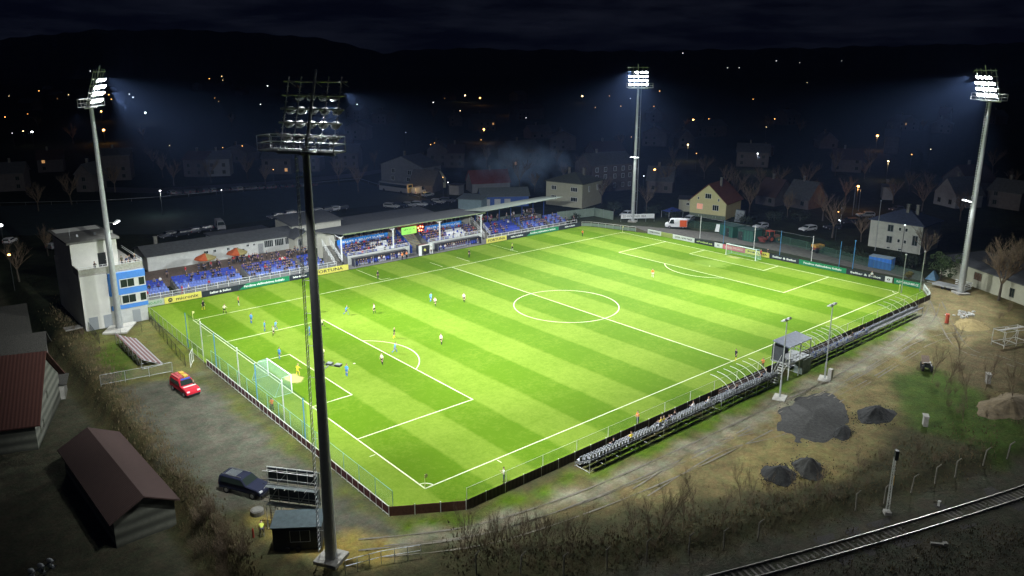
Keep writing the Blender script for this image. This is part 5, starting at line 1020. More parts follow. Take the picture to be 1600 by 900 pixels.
# tractor
def tractor(px, py, deg):
    p = at(px, py); r = empty('tractor', (p.x, p.y, 0), R(deg), 'red tractor with cab parked beside the green sheds', 'tractor'); RD = mat('tractor_red', (.42, .06, .035), .5, 4, .2)
    mb = MB(); mb.box((1.0, 0, 1.15), (1.9, .8, .7)); mb.box((-.3, 0, .9), (1.4, .9, .5)); mb.build('bonnet', RD, r); mb = MB(); mb.box((-.5, 0, 1.9), (1.3, 1.3, 1.2)); mb.build('cab_glass', GLASS, r); mb = MB(); mb.box((-.5, 0, 2.55), (1.5, 1.5, .14)); [mb.box((-.5+a, b, 1.9), (.09, .09, 1.2)) for a in (-.66, .66) for b in (-.66, .66)]; mb.build('cab_frame', RD, r)
    for s_ in (-1, 1):
        mb = MB(); mb.bar((-.8, s_*.7, .8), (-.8, s_*1.15, .8), .8, 18); w = mb.build('wheel', RUBBER, r); mb = MB(); mb.bar((-.8, s_*1.1, .8), (-.8, s_*1.17, .8), .42, 14); mb.build('rim', RD, w)
        mb = MB(); mb.bar((1.4, s_*.6, .5), (1.4, s_*.95, .5), .5, 16); w = mb.build('wheel', RUBBER, r); mb = MB(); mb.bar((1.4, s_*.9, .5), (1.4, s_*.97, .5), .28, 12); mb.build('rim', mat('wheel_orange', (.6, .25, .08), .6), w)
    mb = MB(); mb.bar((1.5, .25, 1.4), (1.5, .25, 2.2), .05, 6); mb.build('exhaust', DARKM, r)
    mb = MB(); mb.box((-2.6, 0, .9), (1.2, 2.0, .5)); mb.bar((-1.9, 0, .6), (-1.0, 0, .6), .08, 6); mb.bar((-2.6, -.8, .35), (-2.6, .8, .35), .3, 12); mb.build('implement', mat('rusty_red', (.22, .05, .04), .8, 4, .4), r)
tractor(1205, 377, -20)
p = at(1277, 394); r = empty('site_roller', (p.x, p.y, 0), R(-20), 'small yellow-topped machine with dark wheels beside a white net pole', 'machine'); mb = MB(); mb.box((0, 0, 1.5), (2.4, 1.5, .5)); mb.build('hood', mat('ochre_machine', (.5, .27, .04), .6, 3, .2), r); mb = MB(); mb.box((0, 0, .95), (2.0, 1.2, .6)); mb.build('chassis', mat('rusty_red', (.22, .05, .04), .8, 4, .4), r)
for x in (-.8, .8):
    for s_ in (-1, 1): mb = MB(); mb.bar((x, s_*.55, .5), (x, s_*.9, .5), .5, 14); mb.build('wheel', RUBBER, r)
# blue container, green sheds, trailer, tent-like cover
p0, p1 = at(1356, 417), at(1391, 423); d = p1-p0; r = empty('blue_container', (p0.x, p0.y, 0), math.atan2(d.y, d.x), 'bright blue steel container behind the right end boards', 'container')
mb = MB(); Lc = d.length; mb.box((Lc/2, 1.2, 1.15), (Lc, 2.4, 2.3)); mb.build('shell', ribbed('container_blue', (.03, .17, .58), 0, 3, .15), r); mb = MB(); mb.box((Lc/2, 1.2, 2.34), (Lc+.1, 2.5, .1)); mb.build('roof', mat('container_roof', (.22, .30, .36), .7, 2, .2), r)
mb = MB(); [mb.box((Lc+.03, .65+k*1.1, 1.15), (.05, 1.0, 2.1)) for k in range(2)]; dd = mb.build('door', BLUEW, r); mb = MB(); [mb.bar((Lc+.08, .6+k*1.2, .2), (Lc+.08, .6+k*1.2, 2.2), .03, 5) for k in range(2)]; mb.build('handle', GALV, dd)
for (pa, pb_, lb, dr) in (((1124, 366), (1144, 372), 'dark green shed left of the pair behind the far goal', 1.0), ((1152, 374), (1176, 379), 'dark green shed right of the pair behind the far goal', .3)):
    p0, p1 = at(*pa), at(*pb_); d = p1-p0; house('green_shed', p0.x, p0.y, math.atan2(d.y, d.x), d.length, 3.5, 2.6, .3, lb, ribbed('green_sheet', (.025, .10, .075), 0, 3, .25), mat('green_shed_roof', (.02, .05, .045), .8, 2, .3), 'flat', ov=.1, cat='shed', wins=[('door', d.length*dr*.6, 0, .02, 1.2, 2.1, '-y', DARKM)])
p = at(1120, 362); mb = MB(); mb.add([(-.5, 0, 0), (.5, 0, 0), (.45, 1.0, 1.7), (-.45, 1.0, 1.7), (-.5, .1, 0), (.5, .1, 0), (.45, 1.08, 1.7), (-.45, 1.08, 1.7)], [(0, 1, 2, 3), (7, 6, 5, 4), (0, 3, 7, 4), (1, 5, 6, 2), (3, 2, 6, 7)]); tag(mb.build('leaning_board', WHITE, loc=p, rz=R(-70)), 'white board leaning beside the dark green sheds', 'board')
p = at(1154, 347); r = empty('covered_load', (p.x, p.y, 0), R(-70), 'tall pale grey covered trailer standing on its end behind the green sheds', 'trailer'); mb = MB(); mb.add([(-1.2, 0, 0), (1.2, 0, 0), (1.3, .4, 3), (-1.0, .4, 3.2), (-1.2, 2.5, 0), (1.2, 2.5, 0), (1.3, 2, 2.9), (-1.0, 2, 3.1)], [(0, 1, 2, 3), (7, 6, 5, 4), (0, 3, 7, 4), (1, 5, 6, 2), (3, 2, 6, 7)]); mb.build('cover', mat('grey_tarp', (.24, .27, .28), .8, 2, .2), r); mb = MB(); [mb.bar((a, -.05, .3), (a, .3, 2.9), .05, 4) for a in (-.8, 0, .8)]; mb.build('strap', GALV, r)
p0 = at(1459, 449); r = empty('flat_trailer', (p0.x, p0.y, 0), R(-95), 'grey flatbed trailer with raised white headboard beside the right pylon', 'trailer')
mb = MB(); mb.box((2.6, 1.1, .75), (6.0, 2.3, .14)); mb.box((2.6, 0, .68), (6.0, .08, .35)); mb.build('bed', GALV, r); mb = MB(); mb.bar((5.4, 0, .8), (5.4, 0, 1.8), .05, 5); mb.bar((5.4, 2.2, .8), (5.4, 2.2, 1.8), .05, 5); [mb.bar((5.4, 0, z), (5.4, 2.2, z), .05, 5) for z in (1.2, 1.8)]; [mb.box((4.2, 2.2, 1.1+k*.35), (3, .05, .14)) for k in range(3)]; mb.build('headboard', WHITE, r)
for x in (1.5, 2.5, 3.5): mb = MB(); mb.bar((x, .1, .35), (x, .35, .35), .34, 12); mb.build('wheel', RUBBER, r)
mb = MB(); mb.bar((-.4, 1.1, .65), (-1.9, 1.1, .5), .06, 5); mb.build('drawbar', GALV, r)
p = at(1458, 436); r = empty('blue_cover', (p.x, p.y, 0), 0, 'small crumpled blue-grey tarpaulin tent by the round evergreen tree', 'tarpaulin'); mb = MB(); mb.add([(-1.4, -1, 0), (1.5, -.8, 0), (1.3, 1, 0), (-1.2, 1.1, 0), (-.5, 0, 1.8), (.6, .1, 1.6)], [(0, 1, 5, 4), (1, 2, 5), (2, 3, 4, 5), (3, 0, 4)]); mb.build('tarpaulin', mat('blue_grey_tarp', (.10, .20, .30), .7, 2, .3), r)
# overturned cart and scaffold at the right
p = at(1448, 578); r = empty('wrecked_cart', (p.x, p.y, 0), R(30), 'dark broken cart with upturned wooden flaps beside the track', 'cart'); mb = MB(); [mb.bar((a, b, .45), (a, b+.25, .45), .45, 12) for a, b in ((-.7, -.6), (.6, -.6), (-.7, .5), (.6, .5))]; mb.build('wheel', RUBBER, r); mb = MB(); mb.box((0, 0, .8), (1.6, .9, .35)); mb.bar((.6, 0, .8), (1.9, .2, .3), .06, 5); mb.build('frame', DARKM, r); mb = MB(); M_ = Matrix.Translation((.7, .2, 1.2)) @ Matrix.Rotation(R(-35), 4, 'Y'); mb.box((0, 0, 0), (1.5, 1.0, .05), M=M_); M_ = Matrix.Translation((-.7, .1, 1.2)) @ Matrix.Rotation(R(25), 4, 'Y'); mb.box((0, 0, 0), (1.3, .9, .05), M=M_); mb.build('wooden_flap', mat('faded_wood', (.25, .19, .14), .8, 5, .3), r)
p = at(1568, 545); r = empty('scaffold_tower', (p.x, p.y, 0), R(-20), 'low pale tube scaffold at the right edge by the track', 'scaffold'); mb = MB()
for x in (0, 2.5, 5): [mb.bar((x, y, 0), (x, y, 2.6), .04, 5) for y in (0, 2)]
for z in (.5, 2.5): [mb.bar((0, y, z), (5, y, z), .045, 5) for y in (0, 2)]; [mb.bar((x, 0, z), (x, 2, z), .04, 5) for x in (0, 2.5, 5)]
mb.bar((0, 0, .5), (2.5, 0, 2.5), .03, 4); mb.build('tube_frame', POSTW, r); mb = MB(); mb.box((2.5, 1, 2.57), (5, .6, .05)); mb.build('plank', CONC, r)
for px, py, lb in ((1445, 665, 'short pale concrete pipe end in the scrub below the cart'), (1543, 598, 'tilted pale concrete slab at the edge of the scrub by the sand')):
    p = at(px, py); mb = MB(); mb.box((0, 0, .6), (.9, .5, 1.2)); mb.box((.1, 0, 1.25), (1.0, .6, .1)); tag(mb.build('concrete_block', CONC, loc=p, rz=R(30)), lb, 'concrete block')
# ------------------------------------------------------------------ town houses
def housepx(name, a, b_, depth, h, rh, label, **k):
    p0, p1 = at(*a), at(*b_); d = p1-p0; w = d.length
    k['wins'] = [((q[0]*w if q[0] != 'door' else 'door'),)+((q[1:]) if q[0] != 'door' else (q[1]*w,)+q[2:]) for q in k.get('wins', [])]
    k['chim'] = [(c[0]*w, c[1]*depth)+tuple(c[2:]) for c in k.get('chim', [])]
    return house(name, p0.x, p0.y, math.atan2(d.y, d.x), w, depth, h, rh, label, **k)
YW = mat('yellow_render', (.62, .58, .30), .9, 1, .06, bump=.1); CW = mat('pale_yellow_render', (.42, .42, .31), .9, 1, .08, bump=.1); LITP = mat('lit_pink_window', (.8, .4, .3), .5, emit=(1, .45, .25), estr=.35)
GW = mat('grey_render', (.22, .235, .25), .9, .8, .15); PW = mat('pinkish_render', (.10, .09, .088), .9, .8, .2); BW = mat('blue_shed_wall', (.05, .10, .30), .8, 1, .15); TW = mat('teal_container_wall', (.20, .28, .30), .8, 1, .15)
yh = housepx('yellow_house', (1077, 337), (1133, 344), 11, 4.6, 4.6, 'yellow gabled house with red-brown roof behind the far goal', wall=YW, roof=mat('orange_brown_roof', (.20, .075, .035), .9, 2, .3), axis='y', ov=.5,
   wins=[(.28, 0, 3.0, 1.7, 1.5, '-y', WHITE, LITP, 1), (.72, 0, 3.0, 1.7, 1.5, '-y', WHITE, GLASS, 2), (.5, 0, 6.0, 1.7, 1.3, '-y', WHITE, GLASS, 2), (.23, 0, 5.2, .4, .7, '-y', WHITE, GLASS, 0), (.79, 0, 5.2, .4, .7, '-y', WHITE, GLASS, 0), (.3, 0, .5, .8, .4, '-y', WHITE, GLASS, 0), (.7, 0, .5, .8, .4, '-y', WHITE, GLASS, 0)], chim=[(.62, .5)])
ww = (at(1133, 344)-at(1077, 337)).length; mb = MB(); mb.box((ww/2, -.03, .5), (ww+.04, .1, 1.0)); mb.build('plinth', mat('green_grey_plinth', (.16, .20, .14), .9, 2, .2), yh)
housepx('annex', (1060, 330), (1080, 331), 6, 3.4, .5, 'small pale annex at the left side of the yellow house', wall=CW, roof=ROOFD, style='flat', wins=[(.7, 0, 2.2, .8, .8, '-y')], cat='annex')
housepx('cream_house', (853, 319), (909, 326), 12, 7.2, 2.3, 'cream two-storey house with hipped roof left of the head-on pylon', wall=CW, roof=mat('green_grey_roof', (.09, .10, .075), .9, 2, .25), style='hip', ov=.6, wins=[(.22, 0, 5.3, 1.7, 1.2, '-y', WHITE, GLASS, 2), (.78, 0, 5.3, 2.2, 1.2, '-y', WHITE, GLASS, 3), (.22, 0, 2.4, 1.7, 1.2, '-y', WHITE, GLASS, 2), (.78, 0, 2.4, 2.2, 1.2, '-y', WHITE, GLASS, 3), (1, 4, 5.2, .7, 1.6, '+x'), (1, 9, 5.2, .7, 1.6, '+x')], chim=[(.35, .5), (.7, .6)])
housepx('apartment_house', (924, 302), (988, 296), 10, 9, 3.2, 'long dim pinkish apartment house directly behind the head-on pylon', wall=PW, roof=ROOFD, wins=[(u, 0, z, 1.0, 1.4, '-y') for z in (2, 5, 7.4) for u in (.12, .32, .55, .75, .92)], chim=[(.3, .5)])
housepx('blue_roofed_house', (1356, 384), (1437, 398), 10, 6.4, 2.4, 'white two-storey house with dark blue hipped roof behind the blue container', wall=mat('aged_white_render', (.42, .43, .37), .9, 1, .15, bump=.1), roof=mat('slate_blue_roof', (.055, .07, .115), .8, 2, .25), style='hip', ov=.45,
   wins=[(.40, 0, 4.9, 1.2, 1.5, '-y', GW, GLASS, 1), (.58, 0, 5.0, .6, .8, '-y', RENDW, GLASS, 0), (.70, 0, 5.0, .6, .8, '-y', RENDW, GLASS, 0), (.40, 0, 2.3, 1.2, 1.5, '-y', GW, GLASS, 1), (.58, 0, 2.3, .6, .8, '-y', RENDW, GLASS, 0), (.70, 0, 2.3, .6, .8, '-y', RENDW, GLASS, 0), (.88, 0, 2.9, 1.1, 2.2, '-y', GW, GLASS, 1), (.4, 0, .4, .8, .35, '-y', RENDW, GLASS, 0), (.62, 0, .4, .8, .35, '-y', RENDW, GLASS, 0)], chim=[(.55, .4), (.72, .45)])
housepx('workshop', (1468, 428), (1600, 478), 9, 3.6, .8, 'long low cream workshop with dark roof behind the right pylon', wall=CW, roof=ROOFD, style='shed', ov=.4, wins=[(.47, 0, 2.2, 1.8, 1.4, '-y', WOODG, mat('boarded_window', (.12, .07, .04), .9), 2), (.86, 0, 1.5, 1, 1.6, '-y', WOODG, GLASS, 1)], cat='workshop')
housepx('blue_shed', (752, 324), (826, 322), 7, 3.2, 1.9, 'blue-walled shed with grey roof and three pale doors behind the raised roof', wall=BW, roof=mat('grey_green_roof', (.10, .12, .12), .8, 2, .2), cat='shed', wins=[('door', .12, 0, .02, 1.8, 2.3, '-y', GALV), ('door', .34, 0, .02, 1.8, 2.3, '-y', GALV), ('door', .55, 0, .02, 1.8, 2.3, '-y', GALV)])
housepx('site_cabin', (716, 327), (752, 329), 6, 3.1, .6, 'pale teal site cabin at the left end of the blue shed', wall=TW, roof=mat('teal_roof', (.16, .20, .21), .8, 2, .2), style='shed', cat='site cabin')
housepx('red_roofed_house', (738, 302), (797, 299), 8, 3.2, 3.6, 'dim house with brick-red roof beyond the blue shed', wall=GW, roof=mat('brick_red_roof', (.17, .055, .05), .9, 2, .3), chim=[(.55, .5, GW)], ov=.3)
housepx('gabled_house', (596, 284), (662, 291), 10, 6.3, 3.3, 'pale grey gabled house standing above the coach', wall=GW, roof=ROOFD, axis='y', wins=[(.3, 0, 4.4, 1.3, 1.5, '-y'), (.68, 0, 4.2, 1.5, 1.5, '-y'), (.28, 0, 1.8, 1.3, 1.4, '-y'), (.65, 0, 1.8, 1.4, 1.4, '-y')], chim=[(.4, .4)])
housepx('garage', (655, 287), (676, 285), 7, 4, .6, 'small grey flat-roofed garage right of the gabled house', wall=GW, roof=ROOFD, style='flat')
housepx('dark_roofed_house', (640, 300), (676, 302), 9, 2.6, 4.2, 'dark steep-roofed house right behind the coach', wall=PW, roof=ROOFD)
housepx('small_gabled_house', (679, 294), (697, 293), 6, 3.3, 2.8, 'small pale gabled house with one high window near the car park lamps', wall=CW, roof=ROOFD, axis='y', wins=[(.62, 0, 3.2, .6, .9, '-y')])
housepx('white_kiosk', (702, 304), (717, 305), 4, 3, .3, 'small white flat-roofed kiosk right of the small gabled house', wall=GW, roof=ROOFD, style='flat', cat='kiosk')
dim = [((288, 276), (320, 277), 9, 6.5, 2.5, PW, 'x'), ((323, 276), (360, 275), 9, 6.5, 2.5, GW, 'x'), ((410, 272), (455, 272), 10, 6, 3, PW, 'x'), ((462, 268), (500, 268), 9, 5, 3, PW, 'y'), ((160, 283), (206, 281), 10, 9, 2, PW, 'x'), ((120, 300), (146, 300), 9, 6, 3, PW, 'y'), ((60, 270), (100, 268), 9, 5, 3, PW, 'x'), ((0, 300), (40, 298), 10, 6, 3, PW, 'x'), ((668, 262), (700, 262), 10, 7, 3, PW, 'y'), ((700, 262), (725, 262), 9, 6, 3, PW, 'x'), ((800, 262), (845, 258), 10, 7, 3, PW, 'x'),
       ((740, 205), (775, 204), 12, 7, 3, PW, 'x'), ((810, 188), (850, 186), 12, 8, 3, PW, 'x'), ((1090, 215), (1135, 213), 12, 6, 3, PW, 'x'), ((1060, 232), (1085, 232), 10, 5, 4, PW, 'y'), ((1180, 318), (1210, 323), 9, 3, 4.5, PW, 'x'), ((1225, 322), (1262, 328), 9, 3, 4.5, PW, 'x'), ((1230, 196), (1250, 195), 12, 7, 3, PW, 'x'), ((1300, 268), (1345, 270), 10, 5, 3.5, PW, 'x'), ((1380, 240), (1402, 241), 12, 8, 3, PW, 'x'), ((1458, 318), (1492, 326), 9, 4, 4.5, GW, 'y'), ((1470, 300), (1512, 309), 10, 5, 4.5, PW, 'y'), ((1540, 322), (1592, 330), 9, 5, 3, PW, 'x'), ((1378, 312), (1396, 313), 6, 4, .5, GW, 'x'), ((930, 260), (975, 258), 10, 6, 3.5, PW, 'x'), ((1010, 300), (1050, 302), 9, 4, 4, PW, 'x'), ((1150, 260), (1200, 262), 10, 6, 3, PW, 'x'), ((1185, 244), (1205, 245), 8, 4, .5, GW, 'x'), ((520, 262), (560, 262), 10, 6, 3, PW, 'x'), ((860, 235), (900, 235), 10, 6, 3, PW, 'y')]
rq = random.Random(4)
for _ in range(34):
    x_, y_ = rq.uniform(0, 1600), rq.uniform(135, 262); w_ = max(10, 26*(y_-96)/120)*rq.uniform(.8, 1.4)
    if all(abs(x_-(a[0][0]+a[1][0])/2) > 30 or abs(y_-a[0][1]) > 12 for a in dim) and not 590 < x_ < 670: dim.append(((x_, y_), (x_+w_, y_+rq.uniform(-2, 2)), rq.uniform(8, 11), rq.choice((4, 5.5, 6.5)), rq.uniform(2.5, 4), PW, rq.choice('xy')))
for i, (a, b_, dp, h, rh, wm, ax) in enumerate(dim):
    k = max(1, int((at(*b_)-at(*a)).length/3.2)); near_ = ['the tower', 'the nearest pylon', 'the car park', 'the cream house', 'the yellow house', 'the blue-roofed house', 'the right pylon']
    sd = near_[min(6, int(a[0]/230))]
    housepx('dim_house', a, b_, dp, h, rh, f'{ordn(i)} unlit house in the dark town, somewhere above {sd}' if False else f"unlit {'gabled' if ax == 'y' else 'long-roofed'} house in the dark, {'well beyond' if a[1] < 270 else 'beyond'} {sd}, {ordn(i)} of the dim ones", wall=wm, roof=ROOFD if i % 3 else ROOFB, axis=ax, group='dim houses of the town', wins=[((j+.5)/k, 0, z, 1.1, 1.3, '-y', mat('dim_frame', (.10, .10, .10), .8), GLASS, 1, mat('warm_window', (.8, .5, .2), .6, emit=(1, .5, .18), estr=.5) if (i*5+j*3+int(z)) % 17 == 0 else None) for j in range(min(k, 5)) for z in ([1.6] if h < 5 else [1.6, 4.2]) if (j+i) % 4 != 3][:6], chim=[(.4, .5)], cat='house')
# ------------------------------------------------------------------ dark training pitch, street
P_ = [at(*q) for q in ((0, 322), (0, 368), (250, 366), (560, 324), (655, 312), (562, 283), (420, 296), (250, 312))]
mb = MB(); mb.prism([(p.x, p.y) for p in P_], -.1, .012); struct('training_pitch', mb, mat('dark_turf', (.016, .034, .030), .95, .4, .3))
fence('low_wall', [tuple(at(*q)[:2]) for q in ((0, 322), (160, 318), (250, 312), (420, 296), (562, 283), (655, 312))], 8, 1.0, 'low pale barrier around the dark training pitch', 'barrier', post=GALV, rails=(.95,), rr=.05)
P_ = [at(*q) for q in ((150, 300), (250, 302), (420, 290), (560, 276), (640, 262), (640, 258), (560, 270), (420, 284), (250, 294), (150, 292))]
mb = MB(); mb.prism([(p.x, p.y) for p in P_], -.1, .016); struct('street', mb, mat('town_asphalt', (.07, .068, .065), .9, .5, .25))
P_ = [at(*q) for q in ((985, 352), (1100, 362), (1190, 372), (1440, 425), (1445, 440), (1340, 420), (1180, 385), (1010, 362))]
mb = MB(); mb.prism([(p.x, p.y) for p in P_], -.1, .014); struct('service_yard', mb, mat('yard_gravel', (.085, .082, .07), .95, 1.2, .35))
# ------------------------------------------------------------------ street lamps of the town
ORA, WHI, WAR = (1, .42, .10), (.95, .97, 1), (1, .72, .35)
lamps = [(162, 203, ORA, 1.6), (158, 174, ORA, .9), (105, 112, ORA, 1), (110, 116, ORA, .7), (141, 111, WHI, .5), (8, 113, WHI, .5), (50, 206, WHI, 1.3), (19, 208, WHI, .3), (170, 148, ORA, .8), (174, 155, ORA, .6), (107, 148, WAR, .5), (202, 147, WHI, .6), (208, 152, WHI, .7), (227, 176, WHI, .9), (418, 134, WHI, .8), (407, 163, WHI, .6), (558, 163, WHI, .7), (677, 160, WHI, .7), (719, 173, WAR, .7), (727, 149, WAR, .9), (750, 153, ORA, 1.1), (802, 166, ORA, 1.2), (756, 202, ORA, 1.4), (910, 150, WAR, 1), (985, 154, WHI, .4), (1021, 166, ORA, 1), (1083, 187, ORA, 1.2), (1075, 226, WAR, 1.1), (1023, 265, ORA, 1.6), (1220, 175, ORA, 1.1), (1184, 240, WHI, .9), (1371, 212, ORA, 1.5), (1388, 252, WAR, 1), (1341, 291, ORA, 1.6), (1310, 331, ORA, .8), (1067, 83, WHI, .5), (1213, 95, WHI, .4), (1137, 106, WHI, .35), (1155, 106, WHI, .35), (250, 298, WHI, 1), (190, 240, WHI, .3), (1414, 352, WHI, .2), (692, 277, ORA, .5), (1, 352, WHI, 2.4), (14, 398, ORA, 1.7), (427, 265, ORA, .3), (634, 207, WHI, .5), (346, 297, WHI, .4), (93, 116, ORA, .4), (14, 150, WAR, .3), (43, 178, ORA, .4), (1315, 95, WHI, .25), (1250, 98, WHI, .25), (700, 285, WHI, .3), (822, 184, WHI, .5), (1006, 275, WHI, .2)]
rl = random.Random(77)
for _ in range(34): lamps.append((rl.choice((rl.uniform(0, 420), rl.uniform(560, 1500), rl.uniform(560, 1500))), rl.uniform(113, 250), rl.choice((ORA, ORA, ORA, WAR)), rl.uniform(.3, .8)))
_lm = {}
for i, (px, py, c_, sz) in enumerate(lamps):
    zt = 7.0; Y_ = max(py, 112)
    p = at(px, Y_, zt) if py >= 112 else at(px, 112, zt)
    if py < 112:
        dd = fw*FOC+rt*(px-800-SX)-upv*(py-450-SY); dd = dd*(2300/math.hypot(dd.x, dd.y)); p = Vector(CAM)+dd
    D = (p-Vector(CAM)).length; gz_ = p.z-zt
    r = empty('street_lamp', (p.x, p.y, gz_), math.atan2(CAM[1]-p.y, CAM[0]-p.x), f"glowing {'orange' if c_ == ORA else 'white' if c_ == WHI else 'pale yellow'} lamp in the town, {ordn(min(i, 58)) if i < 59 else 'faint ' + ordn(i-59)} of them, {'beyond the tower' if px < 130 else 'past the nearest pylon' if px < 430 else 'past the stand' if px < 985 else 'past the far goal'}", 'street lamp', 'lit lamps of the town')
    mb = MB(); mb.bar((-.6, 0, 0), (-.6, 0, zt+.2), .06, 5); mb.bar((-.6, 0, zt+.2), (.1, 0, zt+.25), .04, 4); mb.build('pole', DARKM, r)
    rad = max(.16, D*.00085*sz); key = (c_, round(sz, 1)); mb = MB(); mb.ell((0, 0, zt), (rad, rad, rad*.7), 8, 5)
    mb.build('lamp_head', mat('lamp_glow_%d_%d' % (int(c_[2]*100), int(sz*10)), (1, 1, 1), .5, emit=c_, estr=14 if sz > .8 else 5), r)
    if sz >= .9 and D < 900 and px > 100:
        l = bpy.data.lights.new('lamp_light', 'POINT'); l.energy = 600*sz; l.color = (1, .45, .13) if c_ == ORA else c_; l.shadow_soft_size = .3; lo = bpy.data.objects.new('lamp_light', l); C.objects.link(lo); lo.location = (p.x, p.y, p.z-1.0)
for px, py, top, lb in ((1312, 358, 328, 'unlit-looking pale post with a small lamp by the parked dark cars'), (1367, 392, 322, 'tall thin utility pole at the left corner of the blue-roofed house'), (1437, 455, 400, 'thin concrete pole right of the round evergreen'), (1408, 458, 404, 'thin pole in front of the workshop wall'), (1332, 420, 380, 'white lamp post with round head behind the green end board'), (1332, 336, 296, 'tall dark pole above the parked dark cars'), (1341, 330, 300, 'second tall dark pole above the parked dark cars')):
    b_ = at(px, py); D = (b_-Vector(CAM)).length; h = (py-top)*D/FOC*1.02; mb = MB(); mb.bar((0, 0, 0), (0, 0, h), .09, 6, .06); mb.ell((0, 0, h), (.2, .2, .16), 6, 4); tag(mb.build('utility_pole', POSTB if 'round head' in lb else GALV, loc=b_), lb, 'pole')
# ------------------------------------------------------------------ people
SKIN = mat('skin', (.46, .29, .21), .6); HAIRS = [mat('dark_hair', (.03, .02, .015), .8), mat('brown_hair', (.10, .06, .03), .8), mat('fair_hair', (.30, .22, .10), .8)]
def cloth(n, c): return mat('cloth_'+n, c, .85, 9, .15)
CL = {k: cloth(k, c) for k, c in dict(black=(.014, .014, .016), navy=(.02, .03, .075), charcoal=(.05, .052, .056), grey=(.18, .18, .19), brown=(.09, .06, .04), olive=(.07, .075, .04), red=(.45, .03, .04), white=(.70, .70, .68), yellow=(.72, .58, .04), lime=(.60, .70, .10), blue=(.05, .16, .48), sky=(.10, .32, .62), purple=(.10, .05, .20), orange=(.75, .22, .05), green=(.06, .22, .14), cream=(.72, .70, .45), denim=(.05, .08, .15)).items()}
def limb(bm_v, chain): pass
def body(pose):
    """one continuous skinned figure about 1.8 m tall, facing +y; returns a mesh with slots skin, hair, top, lower, legs/shoes"""
    s = pose; hip = s.get('hip', .95); lean = s.get('lean', 0.0); V = []; E = []; RD = []; LB = []
    def v(p, r, lb): V.append(Vector(p)); RD.append(r); LB.append(lb); return len(V)-1
    def e(a, b): E.append((a, b)); return b
    def up(z, y=0, x=0): return Vector((x, y+math.sin(lean)*z, hip+math.cos(lean)*z))
    pel = v(up(0), (.15, .12), 3); w = e(pel, v(up(.14), (.14, .11), 2)); ch = e(w, v(up(.34), (.185, .125), 2)); ne = e(ch, v(up(.50), (.075, .075), 2)); n2 = e(ne, v(up(.57, .015), (.055, .06), 0)); hd = e(n2, v(up(.68, .03), (.085, .10), 0)); tp = e(hd, v(up(.79, .02), (.08, .095), 1)); e(tp, v(up(.83, .01), (.05, .06), 1))
    nose = v(up(.66, .14), (.018, .018), 0); E.append((hd, nose))
    for sx in (-1, 1): ea = v(up(.67, .02, sx*.095), (.018, .022), 0); E.append((hd, ea))
    for sx, (ax, ay, az, bx, by, bz) in ((-1, s['arms'][0]), (1, s['arms'][1])):
        sh = e(ch, v(up(.42, 0, sx*.17), (.07, .07), 2)); sp_ = V[sh]
        el = e(sh, v(sp_+Vector((sx*ax, ay, az)), (.052, .052), s.get('slv', 2))); wr_ = e(el, v(V[el]+Vector((sx*bx, by, bz)), (.034, .036), s.get('slv2', 0))); d = (V[wr_]-V[el]).normalized()
        hn = e(wr_, v(V[wr_]+d*.07, (.04, .024), 0)); sd = d.cross(Vector((0, 0, 1))); sd = sd.normalized() if sd.length > .2 else Vector((0, 1, 0))
        for k, (o, L) in enumerate(((-.03, .07), (-.01, .085), (.01, .08), (.03, .06))): f1 = e(hn, v(V[hn]+d*L*.6+sd*o, (.010, .010), 0)); e(f1, v(V[f1]+d*L*.4+Vector((0, .01, -.01)), (.008, .008), 0))
        th = e(wr_, v(V[wr_]+d*.04+sd*.05, (.011, .011), 0)); e(th, v(V[th]+d*.035+sd*.01, (.009, .009), 0))
    for sx, (kx, ky, kz, fx, fy, fz) in ((-1, s['legs'][0]), (1, s['legs'][1])):
        hj = e(pel, v(up(-.06, 0, sx*.09), (.095, .10), 3)); m_ = e(hj, v(V[hj]+Vector((sx*kx, ky, kz))*.6, (.078, .078), 3)); kn = e(m_, v(V[hj]+Vector((sx*kx, ky, kz)), (.058, .06), s.get('knee', 3)))
        an = e(kn, v(V[kn]+Vector((sx*fx, fy, fz)), (.042, .045), 4)); e(kn, kn) if False else None
        e(an, v(V[an]+Vector((0, .13, -.04)), (.042, .03), 4))
    me = bpy.data.meshes.new('p'); me.from_pydata([tuple(p) for p in V], E, []); o = bpy.data.objects.new('p', me); C.objects.link(o)
    sk = o.modifiers.new('s', 'SKIN'); sk.use_smooth_shade = True
    for i, d in enumerate(me.skin_vertices[0].data): d.radius = RD[i] if isinstance(RD[i], tuple) else (RD[i], RD[i])
    me.skin_vertices[0].data[0].use_root = True
    sb_ = o.modifiers.new('b', 'SUBSURF'); sb_.levels = s.get('lv', 1)
    dg = bpy.context.evaluated_depsgraph_get(); out_ = bpy.data.meshes.new_from_object(o.evaluated_get(dg)); bpy.data.objects.remove(o)
    out_.materials.clear(); [out_.materials.append(m) for m in (SKIN, HAIRS[0], CL['white'], CL['black'], CL['black'])]
    # each face takes the clothing of the nearest bone
    segs = [(V[a], V[b], LB[b]) for a, b in E]; Ns = np.array([a[:] for a, b, l in segs]); Dv = np.array([(b-a)[:] for a, b, l in segs]); ll = np.maximum((Dv**2).sum(1), 1e-9); lab = np.array([l for *_, l in segs])
    cs = np.array([p.center[:] for p in out_.polygons]); mi = []
    for c in cs:
        t_ = np.clip(((c-Ns)*Dv).sum(1)/ll, 0, 1); dd = ((Ns+Dv*t_[:, None]-c)**2).sum(1); mi.append(int(lab[dd.argmin()]))
    out_.polygons.foreach_set('material_index', mi); out_.name = 'person'; return out_
A_DN = (.05, 0, -.30, .01, .06, -.25)
